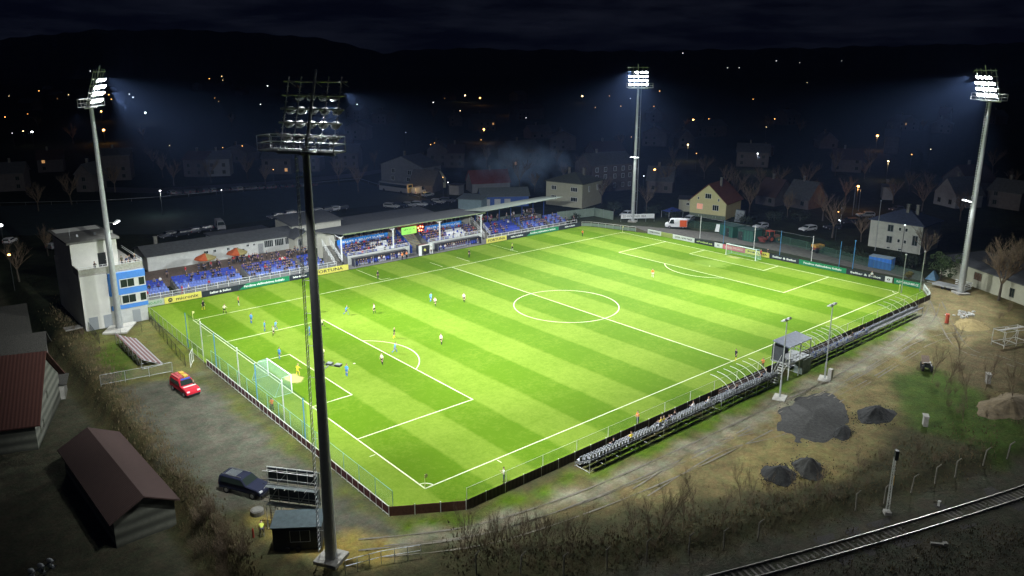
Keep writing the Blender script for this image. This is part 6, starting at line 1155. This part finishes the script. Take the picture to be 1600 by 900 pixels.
POSES = {
 'stand': dict(arms=[A_DN, A_DN], legs=[(.01, .01, -.44, 0, -.02, -.40)]*2),
 'hands': dict(arms=[(.08, .05, -.26, -.12, .18, -.02)]*2, legs=[(.03, .01, -.44, .01, -.02, -.40)]*2),
 'walk': dict(lean=.05, arms=[(.05, .12, -.26, 0, .16, -.16), (.05, -.14, -.25, 0, -.02, -.25)], legs=[(.0, .20, -.38, 0, -.02, -.42), (.0, -.12, -.42, 0, -.22, -.34)]),
 'run': dict(lean=.20, knee=0, slv2=0, hip=.93, arms=[(.08, .18, -.22, -.02, .20, .06), (.08, -.22, -.18, 0, .04, -.24)], legs=[(.0, .30, -.30, 0, .04, -.42), (.0, -.16, -.40, 0, -.34, -.16)]),
 'player': dict(knee=0, slv2=0, lean=.04, arms=[(.10, .02, -.26, .04, .10, -.22), (.12, -.04, -.26, .02, .06, -.23)], legs=[(.06, .10, -.42, .03, -.03, -.41), (.03, -.08, -.42, .02, -.10, -.39)]),
 'ready': dict(knee=0, slv2=0, lean=.28, hip=.86, arms=[(.16, .08, -.22, .02, .20, -.12)]*2, legs=[(.12, .18, -.36, .04, -.10, -.40)]*2),
 'bend': dict(lean=1.1, hip=.90, arms=[(.04, .05, -.30, 0, .05, -.26)]*2, legs=[(.06, .06, -.42, .0, -.03, -.38)]*2),
 'photo': dict(arms=[(.08, .10, -.22, -.10, .20, .14)]*2, legs=[(.04, .02, -.44, .01, -.02, -.40)]*2),
 'sit': dict(hip=.12, arms=[(.06, .10, -.26, -.03, .24, -.02)]*2, legs=[(.03, .42, .02, .0, .04, -.40)]*2, lv=1),
 'sit2': dict(hip=.12, lean=.25, arms=[(.06, .16, -.22, -.08, .20, .02)]*2, legs=[(.06, .40, .02, .02, -.02, -.38)]*2, lv=1)}
PM = {k: body(v) for k, v in POSES.items()}
PM['sit3'] = PM['sit']; NP = 0
for k_ in ('sit', 'sit2'):   # seat height: hips sit on the cushion
    pass
def person(pose, loc, rz, top, low, legs, label, cat='person', group=None, hair=None, skin=SKIN, sc=1.0):
    global NP; NP += 1
    o = bpy.data.objects.new('person', PM[pose]); C.objects.link(o); o.location = loc; o.rotation_euler = (0, 0, rz); o.scale = (sc, sc, sc)
    for i, m in enumerate((skin, hair or random.choice(HAIRS), CL[top], CL[low], CL[legs])): o.material_slots[i].link = 'OBJECT'; o.material_slots[i].material = m
    return tag(o, label, cat, group)
def pp(px, py, pose, deg, top, low, legs, label, cat='player', z=.045, group=None):
    p = at(px, py, z); return person(pose, (p.x, p.y, z), R(deg), top, low, legs, label, cat, group)
W_ = 'player in pale shirt and black shorts '; B_ = 'player in blue kit '
for a in ((585, 489.5, 'player', 40, W_+'alone between the touchline and the penalty arc'), (499, 488, 'player', 60, W_+'right of the nearest pylon pole, upper one'), (504, 513.5, 'run', 80, W_+'running just right of the nearest pylon pole'), (428, 525, 'run', 120, W_+'on the upper side line of the penalty area'), (505, 560, 'run', 150, W_+'close beside a blue player at the pylon pole'), (597, 569.5, 'player', 110, W_+'on the front line of the left penalty area'), (689.5, 538, 'player', 100, W_+'standing alone right of the penalty arc'), (680, 478.5, 'run', 140, W_+'pressing a blue player near the halfway line'), (725, 472, 'player', 120, W_+'furthest forward near the centre circle')):
    pp(*a[:4], 'cream', 'black', 'black', a[4], group='players in pale shirts')
for a in ((393, 505, 'player', -60, B_+'leftmost inside the penalty area'), (414, 517.5, 'player', -90, B_+'left of the pair on the penalty area side line'), (431, 517, 'run', -80, B_+'right of the pair on the penalty area side line'), (437, 560.5, 'player', -70, B_+'standing at the corner of the goal area'), (541, 492.5, 'run', -120, B_+'upper one just right of the pylon pole'), (484, 524, 'player', -100, B_+'half hidden behind the pylon pole, upper one'), (502, 566, 'player', -60, B_+'beside the pylon pole near the goal area line'), (542, 587.5, 'player', -60, B_+'lowest one, right of the goal area'), (617, 552, 'run', -100, B_+'inside the penalty arc'), (673, 472, 'run', -60, B_+'beside a pale-shirted player near the halfway line')):
    pp(*a[:4], 'sky', 'blue', 'blue', a[4], group='players in blue kit')
pp(465, 586.5, 'ready', -60, 'yellow', 'yellow', 'yellow', 'goalkeeper in all yellow in front of the near goal', 'goalkeeper'); pp(1019.5, 433, 'player', 120, 'orange', 'white', 'white', 'goalkeeper in pale red standing at the far penalty arc', 'goalkeeper')
pp(616, 528.5, 'player', -120, 'black', 'black', 'yellow', 'referee in black just above the penalty arc', 'referee'); pp(318, 484, 'player', -150, 'black', 'black', 'yellow', 'assistant referee in black by the boards near the tower', 'referee'); pp(1149.5, 563, 'walk', 90, 'black', 'black', 'yellow', 'assistant referee in black on the near touchline', 'referee')
pp(351, 490, 'ready', -40, 'cream', 'black', 'black', 'player in pale shirt bending for a throw-in near the tower corner'); pp(373, 477, 'stand', -100, 'orange', 'navy', 'white', 'person in orange bib and navy trousers beside the upper left touchline', 'person')
pp(590.5, 436, 'stand', -170, 'black', 'black', 'black', 'coach in black at the edge of the left technical area', 'person'); pp(733, 402, 'stand', -170, 'black', 'black', 'black', 'coach in black in front of the right dugout', 'person')
pp(800, 391.5, 'walk', -120, 'lime', 'black', 'white', 'substitute in lime bib warming up by the far boards', 'person'); pp(910, 370, 'walk', -60, 'orange', 'black', 'black', 'person in orange bib near the far corner', 'person')
pp(996, 663, 'hands', 80, 'orange', 'navy', 'black', 'steward in orange vest by the near board fence', 'person'); pp(787.5, 754, 'photo', 60, 'white', 'denim', 'black', 'person in white jacket filming by the near board fence', 'person'); pp(1191.5, 577, 'photo', 90, 'orange', 'brown', 'black', 'photographer in orange vest left of the raised cabin', 'person'); pp(425.5, 642, 'photo', -20, 'orange', 'brown', 'black', 'photographer in orange vest behind the near goal', 'person')
pp(1361, 437, 'walk', 160, 'white', 'navy', 'black', 'person in white shirt by the dark end board on the right', 'person'); pp(1188, 402, 'photo', 160, 'red', 'red', 'black', 'person in red crouched behind the far goal', 'person'); pp(1199, 401, 'hands', 160, 'black', 'black', 'black', 'person in black behind the yellow end board', 'person')
pp(304, 613, 'stand', 100, 'brown', 'red', 'black', 'fireman with dark jacket beside the red fire vehicle', 'person', 0); pp(410, 839, 'bend', -20, 'lime', 'grey', 'white', 'worker in yellow vest bending beside the scoreboard frame', 'person', 0)
# on the tower terrace
person('photo', (-12.2, 73.6, 9.07), R(-150), 'black', 'black', 'black', 'cameraman in black on the tower terrace, alone on its left part')
for i, (x, y, c_) in enumerate(((-7.4, 74.0, 'navy'), (-6.8, 74.6, 'charcoal'), (-6.2, 73.8, 'grey'), (-5.9, 75.0, 'black'), (-7.9, 75.0, 'olive'))): person('stand', (x, y, 9.07), R(-160), c_, 'black', 'black', f'spectator in {c_} jacket, {ordn(i)} of the group on the right part of the tower terrace', group='group on the tower terrace')
# seated crowd
TOPS = ['black', 'navy', 'charcoal', 'black', 'brown', 'navy', 'black', 'purple', 'olive', 'charcoal', 'denim', 'black', 'navy', 'charcoal', 'black', 'grey', 'charcoal', 'red', 'navy', 'black', 'denim']
STUFFC = []
def crowd(key, dens, where, cap, group, rz=math.pi, weight=None):
    ss = SEATS[key] if isinstance(key, str) else key; n = 0
    for (x, y, z, k, i) in ss:
        d = dens(x, k) if callable(dens) else dens
        if random.random() > d: continue
        c_ = random.choice(TOPS); lo_ = random.choice(['black', 'denim', 'navy', 'charcoal', 'brown'])
        if n < cap:
            person(random.choice(('sit', 'sit2')), (x, y-(.02 if rz else -.02), z+.04), rz+random.uniform(-.3, .3), c_, lo_, 'black', f'spectator in {c_}, {ordn(k)} row, {ordn(i)} seat {where}', 'spectator', group, sc=random.uniform(.94, 1.03)); n += 1
        else: STUFFC.append((x, y, z, c_))
crowd('A', lambda x, k: .10, 'of the block beside the tower', 6, 'crowd in the open seats')
crowd('B', lambda x, k: .16 if k else .03, 'of the block below the parasols', 18, 'crowd in the open seats')
crowd('C', lambda x, k: .22+.10*k, 'of the open block left of the nearest pylon', 48, 'crowd in the open seats')
crowd('D', lambda x, k: .40, 'of the narrow block before the stairs', 20, 'crowd in the open seats')
def cv(a, b):
    return lambda x, k: .12 if a < x < b and k < 4 else (.70 if k > 0 else .35)
crowd('E', cv(44.2, 48.6), 'of the left covered block', 62, 'crowd in the covered stand'); crowd('F', cv(63.5, 69.4), 'of the right covered block', 56, 'crowd in the covered stand')
crowd('G', lambda x, k: .35 if x < 81 else .10, 'under the raised roof', 14, 'crowd in the far seats'); crowd('H', lambda x, k: .5, 'under the far end of the raised roof', 14, 'crowd in the far seats'); crowd('I', lambda x, k: .3, 'in the last open block', 6, 'crowd in the far seats')
for SSx, w_, d_ in ((BL1, 'of the long near bleacher', .0), (BL2, 'of the bleacher left of the cabin', .04), (BL3, 'of the bleacher right of the cabin', .03)):
    ss = [s for s in SSx]
    for (x, y, z, k, i) in ss:
        dd_ = d_ if SSx is not BL1 else (.35 if 27.2 < x < 30.5 and k > 0 else .03)
        if random.random() < dd_: c_ = random.choice(['white', 'white', 'black', 'yellow']) if SSx is BL1 else random.choice(['black', 'navy', 'lime']); person('sit', (x, y+.02, z+.04), random.uniform(-.3, .3), c_, 'denim', 'black', f'spectator in {c_}, {ordn(k)} row, {ordn(i)} seat {w_}', 'spectator', 'people on the near bleachers')
# benches in the dugouts
for x0, x1, w_, pal in ((37.4, 50.4, 'left', ['navy', 'blue', 'charcoal', 'black', 'white']), (58.4, 70.8, 'right', ['black', 'charcoal', 'grey', 'white', 'navy'])):
    for i in range(int((x1-x0)/.62)):
        if random.random() < .62: c_ = random.choice(pal); person('sit2', (x0+.5+i*.62, 80.85, .53), math.pi, c_, 'black', 'white', f'substitute in {c_}, {ordn(i)} place from the left in the {w_} dugout', 'person', 'players in the dugouts')
for i, (x, y, t_, c_) in enumerate(((48.2, 79.0, 'stand', 'orange'), (49.4, 79.2, 'hands', 'orange'), (54.2, 79.2, 'hands', 'lime'), (56.0, 79.4, 'stand', 'white'))): person(t_, (x, y, .05), math.pi, c_, 'black', 'black', f'person in {c_}, {ordn(i)} from the left around the pale tunnel portal', 'person', 'staff by the tunnel')
# standing people behind the open seats and around the parasols
stn = [(random.uniform(9.5, 14.5), random.uniform(91.6, 94)) for _ in range(9)]+[(random.uniform(15.5, 21.5), random.uniform(91.4, 94.5)) for _ in range(12)]+[(random.uniform(21, 33), random.uniform(91.0, 93.6)) for _ in range(24)]+[(3.5, 91.6), (7.0, 91.6)]
stn.sort()
for i, (x, y) in enumerate(stn): c_ = random.choice(TOPS); person(random.choice(('stand', 'hands', 'walk')), (x, y, 1.41), random.uniform(2, 4.4), c_, random.choice(['black', 'denim', 'charcoal']), 'black', f'standing spectator in {c_}, {ordn(i)} from the left on the clubhouse plaza', 'spectator', 'people standing on the plaza')
for i in range(9): person('stand', (98.5+i*.9+random.uniform(-.2, .2), 83.6+random.uniform(-.8, .8)+.5*(i % 3), .03), random.uniform(2, 4), random.choice(['black', 'charcoal', 'navy']), 'black', 'black', f'dark-clothed person, {ordn(i)} from the left standing at the far end of the stand', 'person', 'people standing at the far end')
p = at(279, 455, .06)
person('walk', (p.x, 83.6, .06), -1.2, 'red', 'red', 'red', 'person in bright red walking behind the railing near the tower'); person('walk', (p.x+1.3, 84.0, .06), -1.8, 'white', 'black', 'black', 'person in white top beside the one in bright red near the tower')
# the rest of the crowd: back rows under the roofs
mbc = MB(); cm = [CL[k] for k in ('black', 'navy', 'charcoal', 'brown', 'red', 'white', 'grey')]+[SKIN, HAIRS[0]]; rnd = random.Random(5)
V0 = {k: (np.array([v.co[:] for v in PM[k].vertices]), [(tuple(p.vertices), p.material_index) for p in PM[k].polygons]) for k in ('stand', 'sit')}
def addp(kind, x, y, z, rz):
    V_, F_ = V0[kind]; c, s = math.cos(rz), math.sin(rz); b_ = len(mbc.v); t_ = rnd.randrange(7); l_ = rnd.choice((0, 1, 2))
    mbc.v += [(x+c*q[0]-s*q[1], y+s*q[0]+c*q[1], z+q[2]) for q in V_]
    for f, m_ in F_: mbc.f.append([b_+j for j in f]); mbc.mi.append({0: 7, 1: 8, 2: t_, 3: l_, 4: 0}[m_])
for x0, x1, y, z, n_ in ((38.5, 50, 89.6, 3.35, 22), (60, 72, 89.6, 3.35, 22), (76, 84, 89.3, 2.4, 24), (86, 97, 89.4, 2.4, 14)):
    for j in range(n_): addp('stand', rnd.uniform(x0, x1), y+rnd.uniform(-.4, .8), z, math.pi+rnd.uniform(-.5, .5))
for (x, y, z, c_) in STUFFC: addp('sit', x, y, z+.04, math.pi+rnd.uniform(-.3, .3))
tag(mbc.build('crowd', cm), kind='stuff', label='packed spectators of the back rows under the stand roofs')
mb = MB(); mb.box((44.3, 90.2, 1.65), (13.5, 2.4, 3.3)); mb.box((66, 90.2, 1.65), (13.5, 2.4, 3.3)); mb.box((86.5, 89.7, 1.18), (22.5, 1.8, 2.36)); o = mb.build('back_terrace', TERR); tag(o, kind='structure')
# ------------------------------------------------------------------ vegetation
def twigs(mb, p, d, L, r, depth, rn_, spread=.5, n=3, upb=.25):
    segs = 3; q = p; dd = d.copy()
    for i in range(segs):
        dd = (dd+Vector((rn_.uniform(-.16, .16), rn_.uniform(-.16, .16), rn_.uniform(-.05, .12)))).normalized(); q2 = q+dd*L/segs; r1 = r*(1-.28*i/segs); mb.bar(q, q2, r1, 4 if depth > 1 else 3, r*(1-.28*(i+1)/segs)); q = q2
        if depth > 0 and i >= 0:
            for _ in range(n if i == segs-1 else max(1, n-1)):
                a = rn_.uniform(0, 6.28); s_ = spread*rn_.uniform(.6, 1.3); nd_ = (dd+Vector((math.cos(a)*s_, math.sin(a)*s_, upb*rn_.uniform(0, 1)))).normalized()
                twigs(mb, q, nd_, L*rn_.uniform(.45, .7), r1*.58, depth-1, rn_, spread, n, upb)
def bushmesh(seed, stems, h, depth, spread, r=.022):
    rn_ = random.Random(seed); mb = MB()
    for _ in range(stems):
        a = rn_.uniform(0, 6.28); t_ = rn_.uniform(.1, .55); twigs(mb, Vector((rn_.uniform(-.35, .35), rn_.uniform(-.35, .35), -.05)), Vector((math.cos(a)*t_, math.sin(a)*t_, 1)).normalized(), h*rn_.uniform(.45, .7), r, depth, rn_, spread, 3)
    return mb.mesh('bare_bush', TWIG)
BUSH = [bushmesh(s, 9, 2.4, 2, .7, .012) for s in (1, 2, 3, 4)]; SAP = [bushmesh(s, 3, 5.2, 2, .28, .028) for s in (11, 12, 13, 14)]; SAP2 = [bushmesh(s, 1, 6.0, 3, .42, .035) for s in (21, 22, 23)]
def plant(name, me_, p, sc_v, label, cat, group, rz=None):
    o = bpy.data.objects.new(name, me_); C.objects.link(o); o.location = (p.x, p.y, hz(p.x, p.y)); o.rotation_euler = (0, 0, random.uniform(0, 6) if rz is None else rz); o.scale = (sc_v, sc_v, sc_v*random.uniform(.85, 1.15)); return tag(o, label, cat, group)
k = 0
for i in range(16):  # upright saplings bottom centre
    px = 722+i*12.2+random.uniform(-4, 4); plant('bare_sapling', SAP[i % 4], at(px, 862-i*.9+random.uniform(-4, 4)), random.uniform(.5, .7), f'upright bare shrub, {ordn(i)} from the left in the row above the bottom edge', 'bare shrub', 'upright bare shrubs near the bottom')
for i, (px, py, s_) in enumerate(((990, 842, 0.70), (1008, 838, 0.77), (1022, 838, 1.00), (1032, 836, 0.87), (1064, 828, 0.70), (1090, 815, 0.63), (1130, 802, 0.70), (1150, 790, 0.70), (1172, 800, 0.56), (1208, 792, 0.56), (1238, 780, 0.49), (1262, 770, 0.56), (1340, 742, 0.49), (1500, 660, 0.56), (1515, 640, 0.84), (1476, 612, 0.98), (1462, 600, 0.98), (1540, 610, 0.98), (1585, 628, 1.00), (1492, 560, 0.98))):
    plant('bare_sapling', SAP2[i % 3], at(px, py), s_, f'taller bare sapling, {ordn(i)} counted from the left along the railway scrub', 'sapling', 'bare saplings along the railway')
n_ = 0; BP = []
for i in range(44):
    s_ = i/43; px = 705+s_*830+random.uniform(-9, 9); yb = np.interp(px, [700, 880, 1000, 1160, 1300, 1400, 1540], [868, 868, 850, 812, 772, 722, 690]); BP.append((px, yb+random.uniform(-22, 20)))
BP += [(1450+random.uniform(-25, 100), 610+random.uniform(-30, 45)) for _ in range(12)]+[(random.uniform(1545, 1600), random.uniform(440, 500)) for _ in range(8)]
BP.sort()
for i, (px, py) in enumerate(BP):
    plant('bare_bush', BUSH[i % 4], at(px, py), random.uniform(.3, .55), f'low tangled brown bush, {ordn(i)} from the left in the railway scrub', 'bush', 'tangled bushes of the railway scrub')
HB = [(90+random.uniform(-8, 12)+s_*290, 478+s_*400+random.uniform(-14, 14)) for s_ in np.linspace(.02, 1, 40)]+[(340+random.uniform(-45, 30), 850+random.uniform(-50, 40)) for _ in range(12)]
HB.sort()
for i, (px, py) in enumerate(HB):
    big = px > 290 and py > 790; plant('bare_bush', BUSH[(i*3) % 4], at(px, py), random.uniform(.7, 1.0) if big else random.uniform(.22, .4), f"{'tall' if big else 'low'} brown twiggy bush, {ordn(i)} from the left on the slope beside the yard", 'bush', 'bushes on the slope left of the yard')
# tufts of dry grass: one mass
mbt = MB(); rnd = random.Random(9)
def tuft(x, y, h):
    z = hz(x, y)
    for _ in range(3):
        a = rnd.uniform(0, 6.28); w = .05; dx, dy = math.cos(a), math.sin(a); lx, ly = rnd.uniform(-.25, .25)*h, rnd.uniform(-.25, .25)*h
        mbt.add([(x-dx*w, y-dy*w, z-.03), (x+dx*w, y+dy*w, z-.03), (x+lx, y+ly, z+h*rnd.uniform(.6, 1.1))], [(0, 1, 2)])
for _ in range(3600):
    px = rnd.uniform(690, 1560); yb = np.interp(px, [700, 880, 1000, 1160, 1300, 1400, 1560], [860, 862, 842, 806, 770, 720, 690]); p = at(px, yb+rnd.gauss(0, 20)); tuft(p.x, p.y, rnd.uniform(.12, .4))
for _ in range(3600):
    s_ = rnd.random(); p = at(90+s_*300+rnd.gauss(0, 14), 478+s_*420+rnd.gauss(0, 10)); tuft(p.x, p.y, rnd.uniform(.15, .5))
for _ in range(2200): p = at(rnd.uniform(1100, 1600), rnd.uniform(820, 900), -.5); tuft(p.x, p.y, rnd.uniform(.08, .25)) if p.y < -30 else None
tag(mbt.build('undergrowth', mat('dry_grass', (.17, .135, .07), .95, .6, .5)), kind='stuff', label='dry grass and dead weeds on the slopes')
# trees
def baretree(px, py, h, seed, label, group=None, depth=4):
    p = at(px, py); rn_ = random.Random(seed); r = empty('bare_tree', (p.x, p.y, hz(p.x, p.y)), rn_.uniform(0, 6), label, 'tree', group); mb = MB(); mb.bar((0, 0, -.1), (.1, .05, h*.3), h*.022, 8, h*.015); mb.build('trunk', BARK, r)
    mb = MB(); [twigs(mb, Vector((.1, .05, h*.28)), Vector((math.cos(a)*.55, math.sin(a)*.55, 1)).normalized(), h*rn_.uniform(.3, .42), h*.011, depth-1, rn_, .55, 3) for a in np.linspace(0, 5.2, 5)]; mb.build('crown', TWIG, r); return r
T1 = baretree(1560, 470, 11, 5, 'big bare tree in front of the workshop at the right edge'); T2 = baretree(1590, 440, 9, 6, 'second bare tree closer to the right edge behind the big one')
baretree(1345, 378, 7, 7, 'bare tree at the left corner of the blue-roofed house', depth=3); baretree(1445, 412, 8, 8, 'dark bare tree right of the blue-roofed house', depth=3); baretree(1010, 330, 8, 9, 'bare tree between head-on pylon and yellow house', depth=3)
tl = [(1300, 372), (1285, 345), (1230, 340), (1170, 335), (1150, 318), (1500, 345), (940, 318), (835, 300), (812, 296), (790, 285), (880, 285), (700, 285), (530, 290), (415, 290), (330, 285), (272, 290), (112, 320), (1040, 300), (1260, 300), (1540, 300), (1420, 300), (1350, 280), (1100, 280), (980, 285), (30, 440), (75, 400), (560, 300), (585, 262), (760, 262), (870, 262), (1050, 262), (1135, 300), (1215, 300), (1275, 318), (1320, 318), (1395, 318), (1440, 330), (1580, 300), (240, 262), (180, 300), (60, 330)]+[(random.uniform(10, 1590), random.uniform(180, 300)) for _ in range(24)]
tl = [q_ for q_ in tl if not (580 < q_[0] < 720 and q_[1] > 270)]
tl.sort()
if 'bare_tree' in bpy.data.objects:
    protos = [baretree(*tl[i], 8.5, 30+i, f'dark bare tree, {ordn(i)} from the left in the town beyond the ground', 'dark bare trees of the town', 3) for i in range(3)]
    for i in range(3, len(tl)): p = at(*tl[i]); c = dup(protos[i % 3], (p.x, p.y, hz(p.x, p.y)), random.uniform(0, 6), f'dark bare tree, {ordn(i)} from the left in the town beyond the ground'); sc_v = random.uniform(.8, 1.25); c.scale = (sc_v,)*3
def leafy(px, py, h, w, seed, label, m=LEAFD, n=2600, name='evergreen_tree', group=None):
    p = at(px, py); rn_ = random.Random(seed); r = empty(name, (p.x, p.y, hz(p.x, p.y)), 0, label, 'tree', group); mb = MB(); mb.bar((0, 0, -.1), (0, 0, h*.7), .16, 8, .05)
    for k in range(7): a = k*2.4; mb.bar((0, 0, h*(.25+k*.06)), (math.cos(a)*w*.35, math.sin(a)*w*.35, h*(.4+k*.07)), .05, 5, .02)
    mb.build('trunk', BARK, r); mb = MB(); cl = [(rn_.gauss(0, w*.22), rn_.gauss(0, w*.22), h*(.25+.65*rn_.random()), rn_.uniform(.35, .8)) for _ in range(34)]
    for _ in range(n):
        c = rn_.choice(cl); t_ = Vector((rn_.gauss(0, 1), rn_.gauss(0, 1), rn_.gauss(0, 1))).normalized()*c[3]*rn_.uniform(.6, 1.05)*w*.25; q = Vector(c[:3])+t_; s_ = rn_.uniform(.07, .15); u = Vector((rn_.uniform(-1, 1), rn_.uniform(-1, 1), rn_.uniform(-1, 1))).normalized()*s_; v_ = u.cross(Vector((rn_.uniform(-1, 1), rn_.uniform(-1, 1), .3))).normalized()*s_; mb.add([q-u, q+v_, q+u, q-v_], [(0, 1, 2, 3)])
    mb.build('crown', m, r); return r
leafy(1469, 438, 5.6, 5.0, 3, 'round evergreen tree left of the right pylon'); leafy(1420, 436, 1.6, 1.2, 4, 'tiny yellowish bush right of the blue container', mat('yellowish_leaf', (.14, .12, .03), .9, 2, .3), 300, 'small_bush')
mg = mat('hedge_green', (.030, .045, .022), .95, 1, .5)
for i, (px, py, h, w) in enumerate(((1020, 335, 2.2, 5), (1050, 340, 2.0, 5), (1160, 350, 2.2, 6), (1210, 345, 2.4, 6), (1250, 345, 2.4, 6), (1330, 400, 2.0, 5), (1350, 408, 1.8, 4), (1400, 410, 2.0, 5), (1425, 418, 2.2, 5), (960, 330, 2.5, 5), (900, 345, 1.8, 3), (940, 300, 3, 6))):
    leafy(px, py, h, w, 50+i, f'low dark green hedge clump, {ordn(i)} noticed beyond the far end of the pitch', mg, 700, 'hedge_clump', 'dark hedge clumps beyond the far goal')
fence('boundary_fence', [tuple(at(*q)[:2]) for q in ((1052, 352), (1120, 360), (1185, 372), (1260, 390), (1330, 410), (1440, 440))], 5, 1.8, 'dark green wire fence behind the service yard at the far end', post=mat('green_post', (.05, .10, .07), .7), rails=(1.8,), rr=.02, net=netmat('green_wire', (.05, .12, .08), .35), net_h=(0, 1.8))
fence('solid_fence', [(103.4, 88.6), (115.5, 86.5), (115.5, 79.5)], 3, 2.4, 'tall pale green board fence beyond the last seats', post=GALV, panel=mat('pale_green_board', (.20, .26, .20), .9, 1, .15), panel_h=(0, 2.3))
fence('corner_barrier', [(103.2, 79.2), (105.0, 77.6), (109.0, 66.0)], 2, 1.1, 'low pale barrier around the far corner of the pitch', post=POSTW, rails=(1.1,), rr=.04, panel=mat('pale_green_board', (.20, .26, .20), .9, 1, .15), panel_h=(0, .8))
r = empty('white_banner', (*at(970, 347)[:2], 0), 0, 'white banner strip with dark words on a fence beside the head-on pylon', 'banner'); e1, e2 = at(970, 347), at(1022, 346); d = e2-e1; r.rotation_euler = (0, 0, math.atan2(d.y, d.x)); mb = MB(); mb.box((d.length/2, 0, 1.5), (d.length, .06, 1.2)); mb.build('panel', WHB, r)
text('ZD MONTAŽE  REA', .8, DTXT, r, Matrix.Translation((d.length*.4, -.04, 1.5)) @ Matrix.Rotation(R(90), 4, 'X'), width=d.length*.7); mb = MB(); [mb.bar((d.length*k/4, .05, 0), (d.length*k/4, .05, 2.1), .04, 5) for k in range(5)]; mb.build('post', GALV, r)
p = at(1045, 342); r = empty('market_tent', (p.x, p.y, 0), R(-10), 'low dark blue tent behind the ambulance', 'tent'); mb = MB(); mb.add([(0, 0, 1.8), (5, 0, 1.8), (5, 3, 1.8), (0, 3, 1.8), (2.5, 1.5, 2.8)], [(0, 1, 4), (1, 2, 4), (2, 3, 4), (3, 0, 4)]); mb.build('canopy', mat('navy_canvas', (.03, .05, .20), .8), r); mb = MB(); [mb.bar((a, b, 0), (a, b, 1.8), .04, 5) for a in (0, 5) for b in (0, 3)]; mb.build('leg', GALV, r)
# ------------------------------------------------------------------ smoke and haze
def volume(name, c, d, dens, col, label, noise_=None, aniso=.3):
    mb = MB(); mb.box((0, 0, 0), d); m = bpy.data.materials.new(name); m.use_nodes = True; t = m.node_tree; t.nodes.clear(); o_ = t.nodes.new('ShaderNodeOutputMaterial'); pv = t.nodes.new('ShaderNodeVolumePrincipled')
    pv.inputs['Color'].default_value = (*col, 1); pv.inputs['Density'].default_value = dens; pv.inputs['Anisotropy'].default_value = aniso; t.links.new(pv.outputs[0], o_.inputs['Volume'])
    if noise_:
        tc = t.nodes.new('ShaderNodeTexCoord'); n = t.nodes.new('ShaderNodeTexNoise'); n.inputs['Scale'].default_value = noise_; n.inputs['Detail'].default_value = 4; t.links.new(tc.outputs['Object'], n.inputs['Vector'])
        ln_ = t.nodes.new('ShaderNodeVectorMath'); ln_.operation = 'LENGTH'; sc2 = t.nodes.new('ShaderNodeVectorMath'); sc2.operation = 'DIVIDE'; sc2.inputs[1].default_value = tuple(v_/2 for v_ in d); t.links.new(tc.outputs['Object'], sc2.inputs[0]); t.links.new(sc2.outputs[0], ln_.inputs[0])
        a = mathn(t, 'SUBTRACT', mathn(t, 'MULTIPLY', n.outputs['Fac'], 2.2), mathn(t, 'ADD', ln_.outputs['Value'], .35)); a = mathn(t, 'MULTIPLY', mathn(t, 'MAXIMUM', a, 0), dens); t.links.new(a, pv.inputs['Density'])
    o = mb.build(name, m, loc=c); tag(o, kind='stuff', label=label); return o
sp_ = at(815, 300); volume('smoke', (sp_.x+4, sp_.y+6, 7.5), (46, 44, 20), .055, (.48, .70, 1.0), 'bluish smoke drifting between the red-roofed house and the cream house', .16, -.45)
if HAZE: volume('haze', (0, 0, 197.0), (11800, 11800, 406), HAZE, (.30, .48, 1.0), 'thin night haze over the ground', aniso=.35)
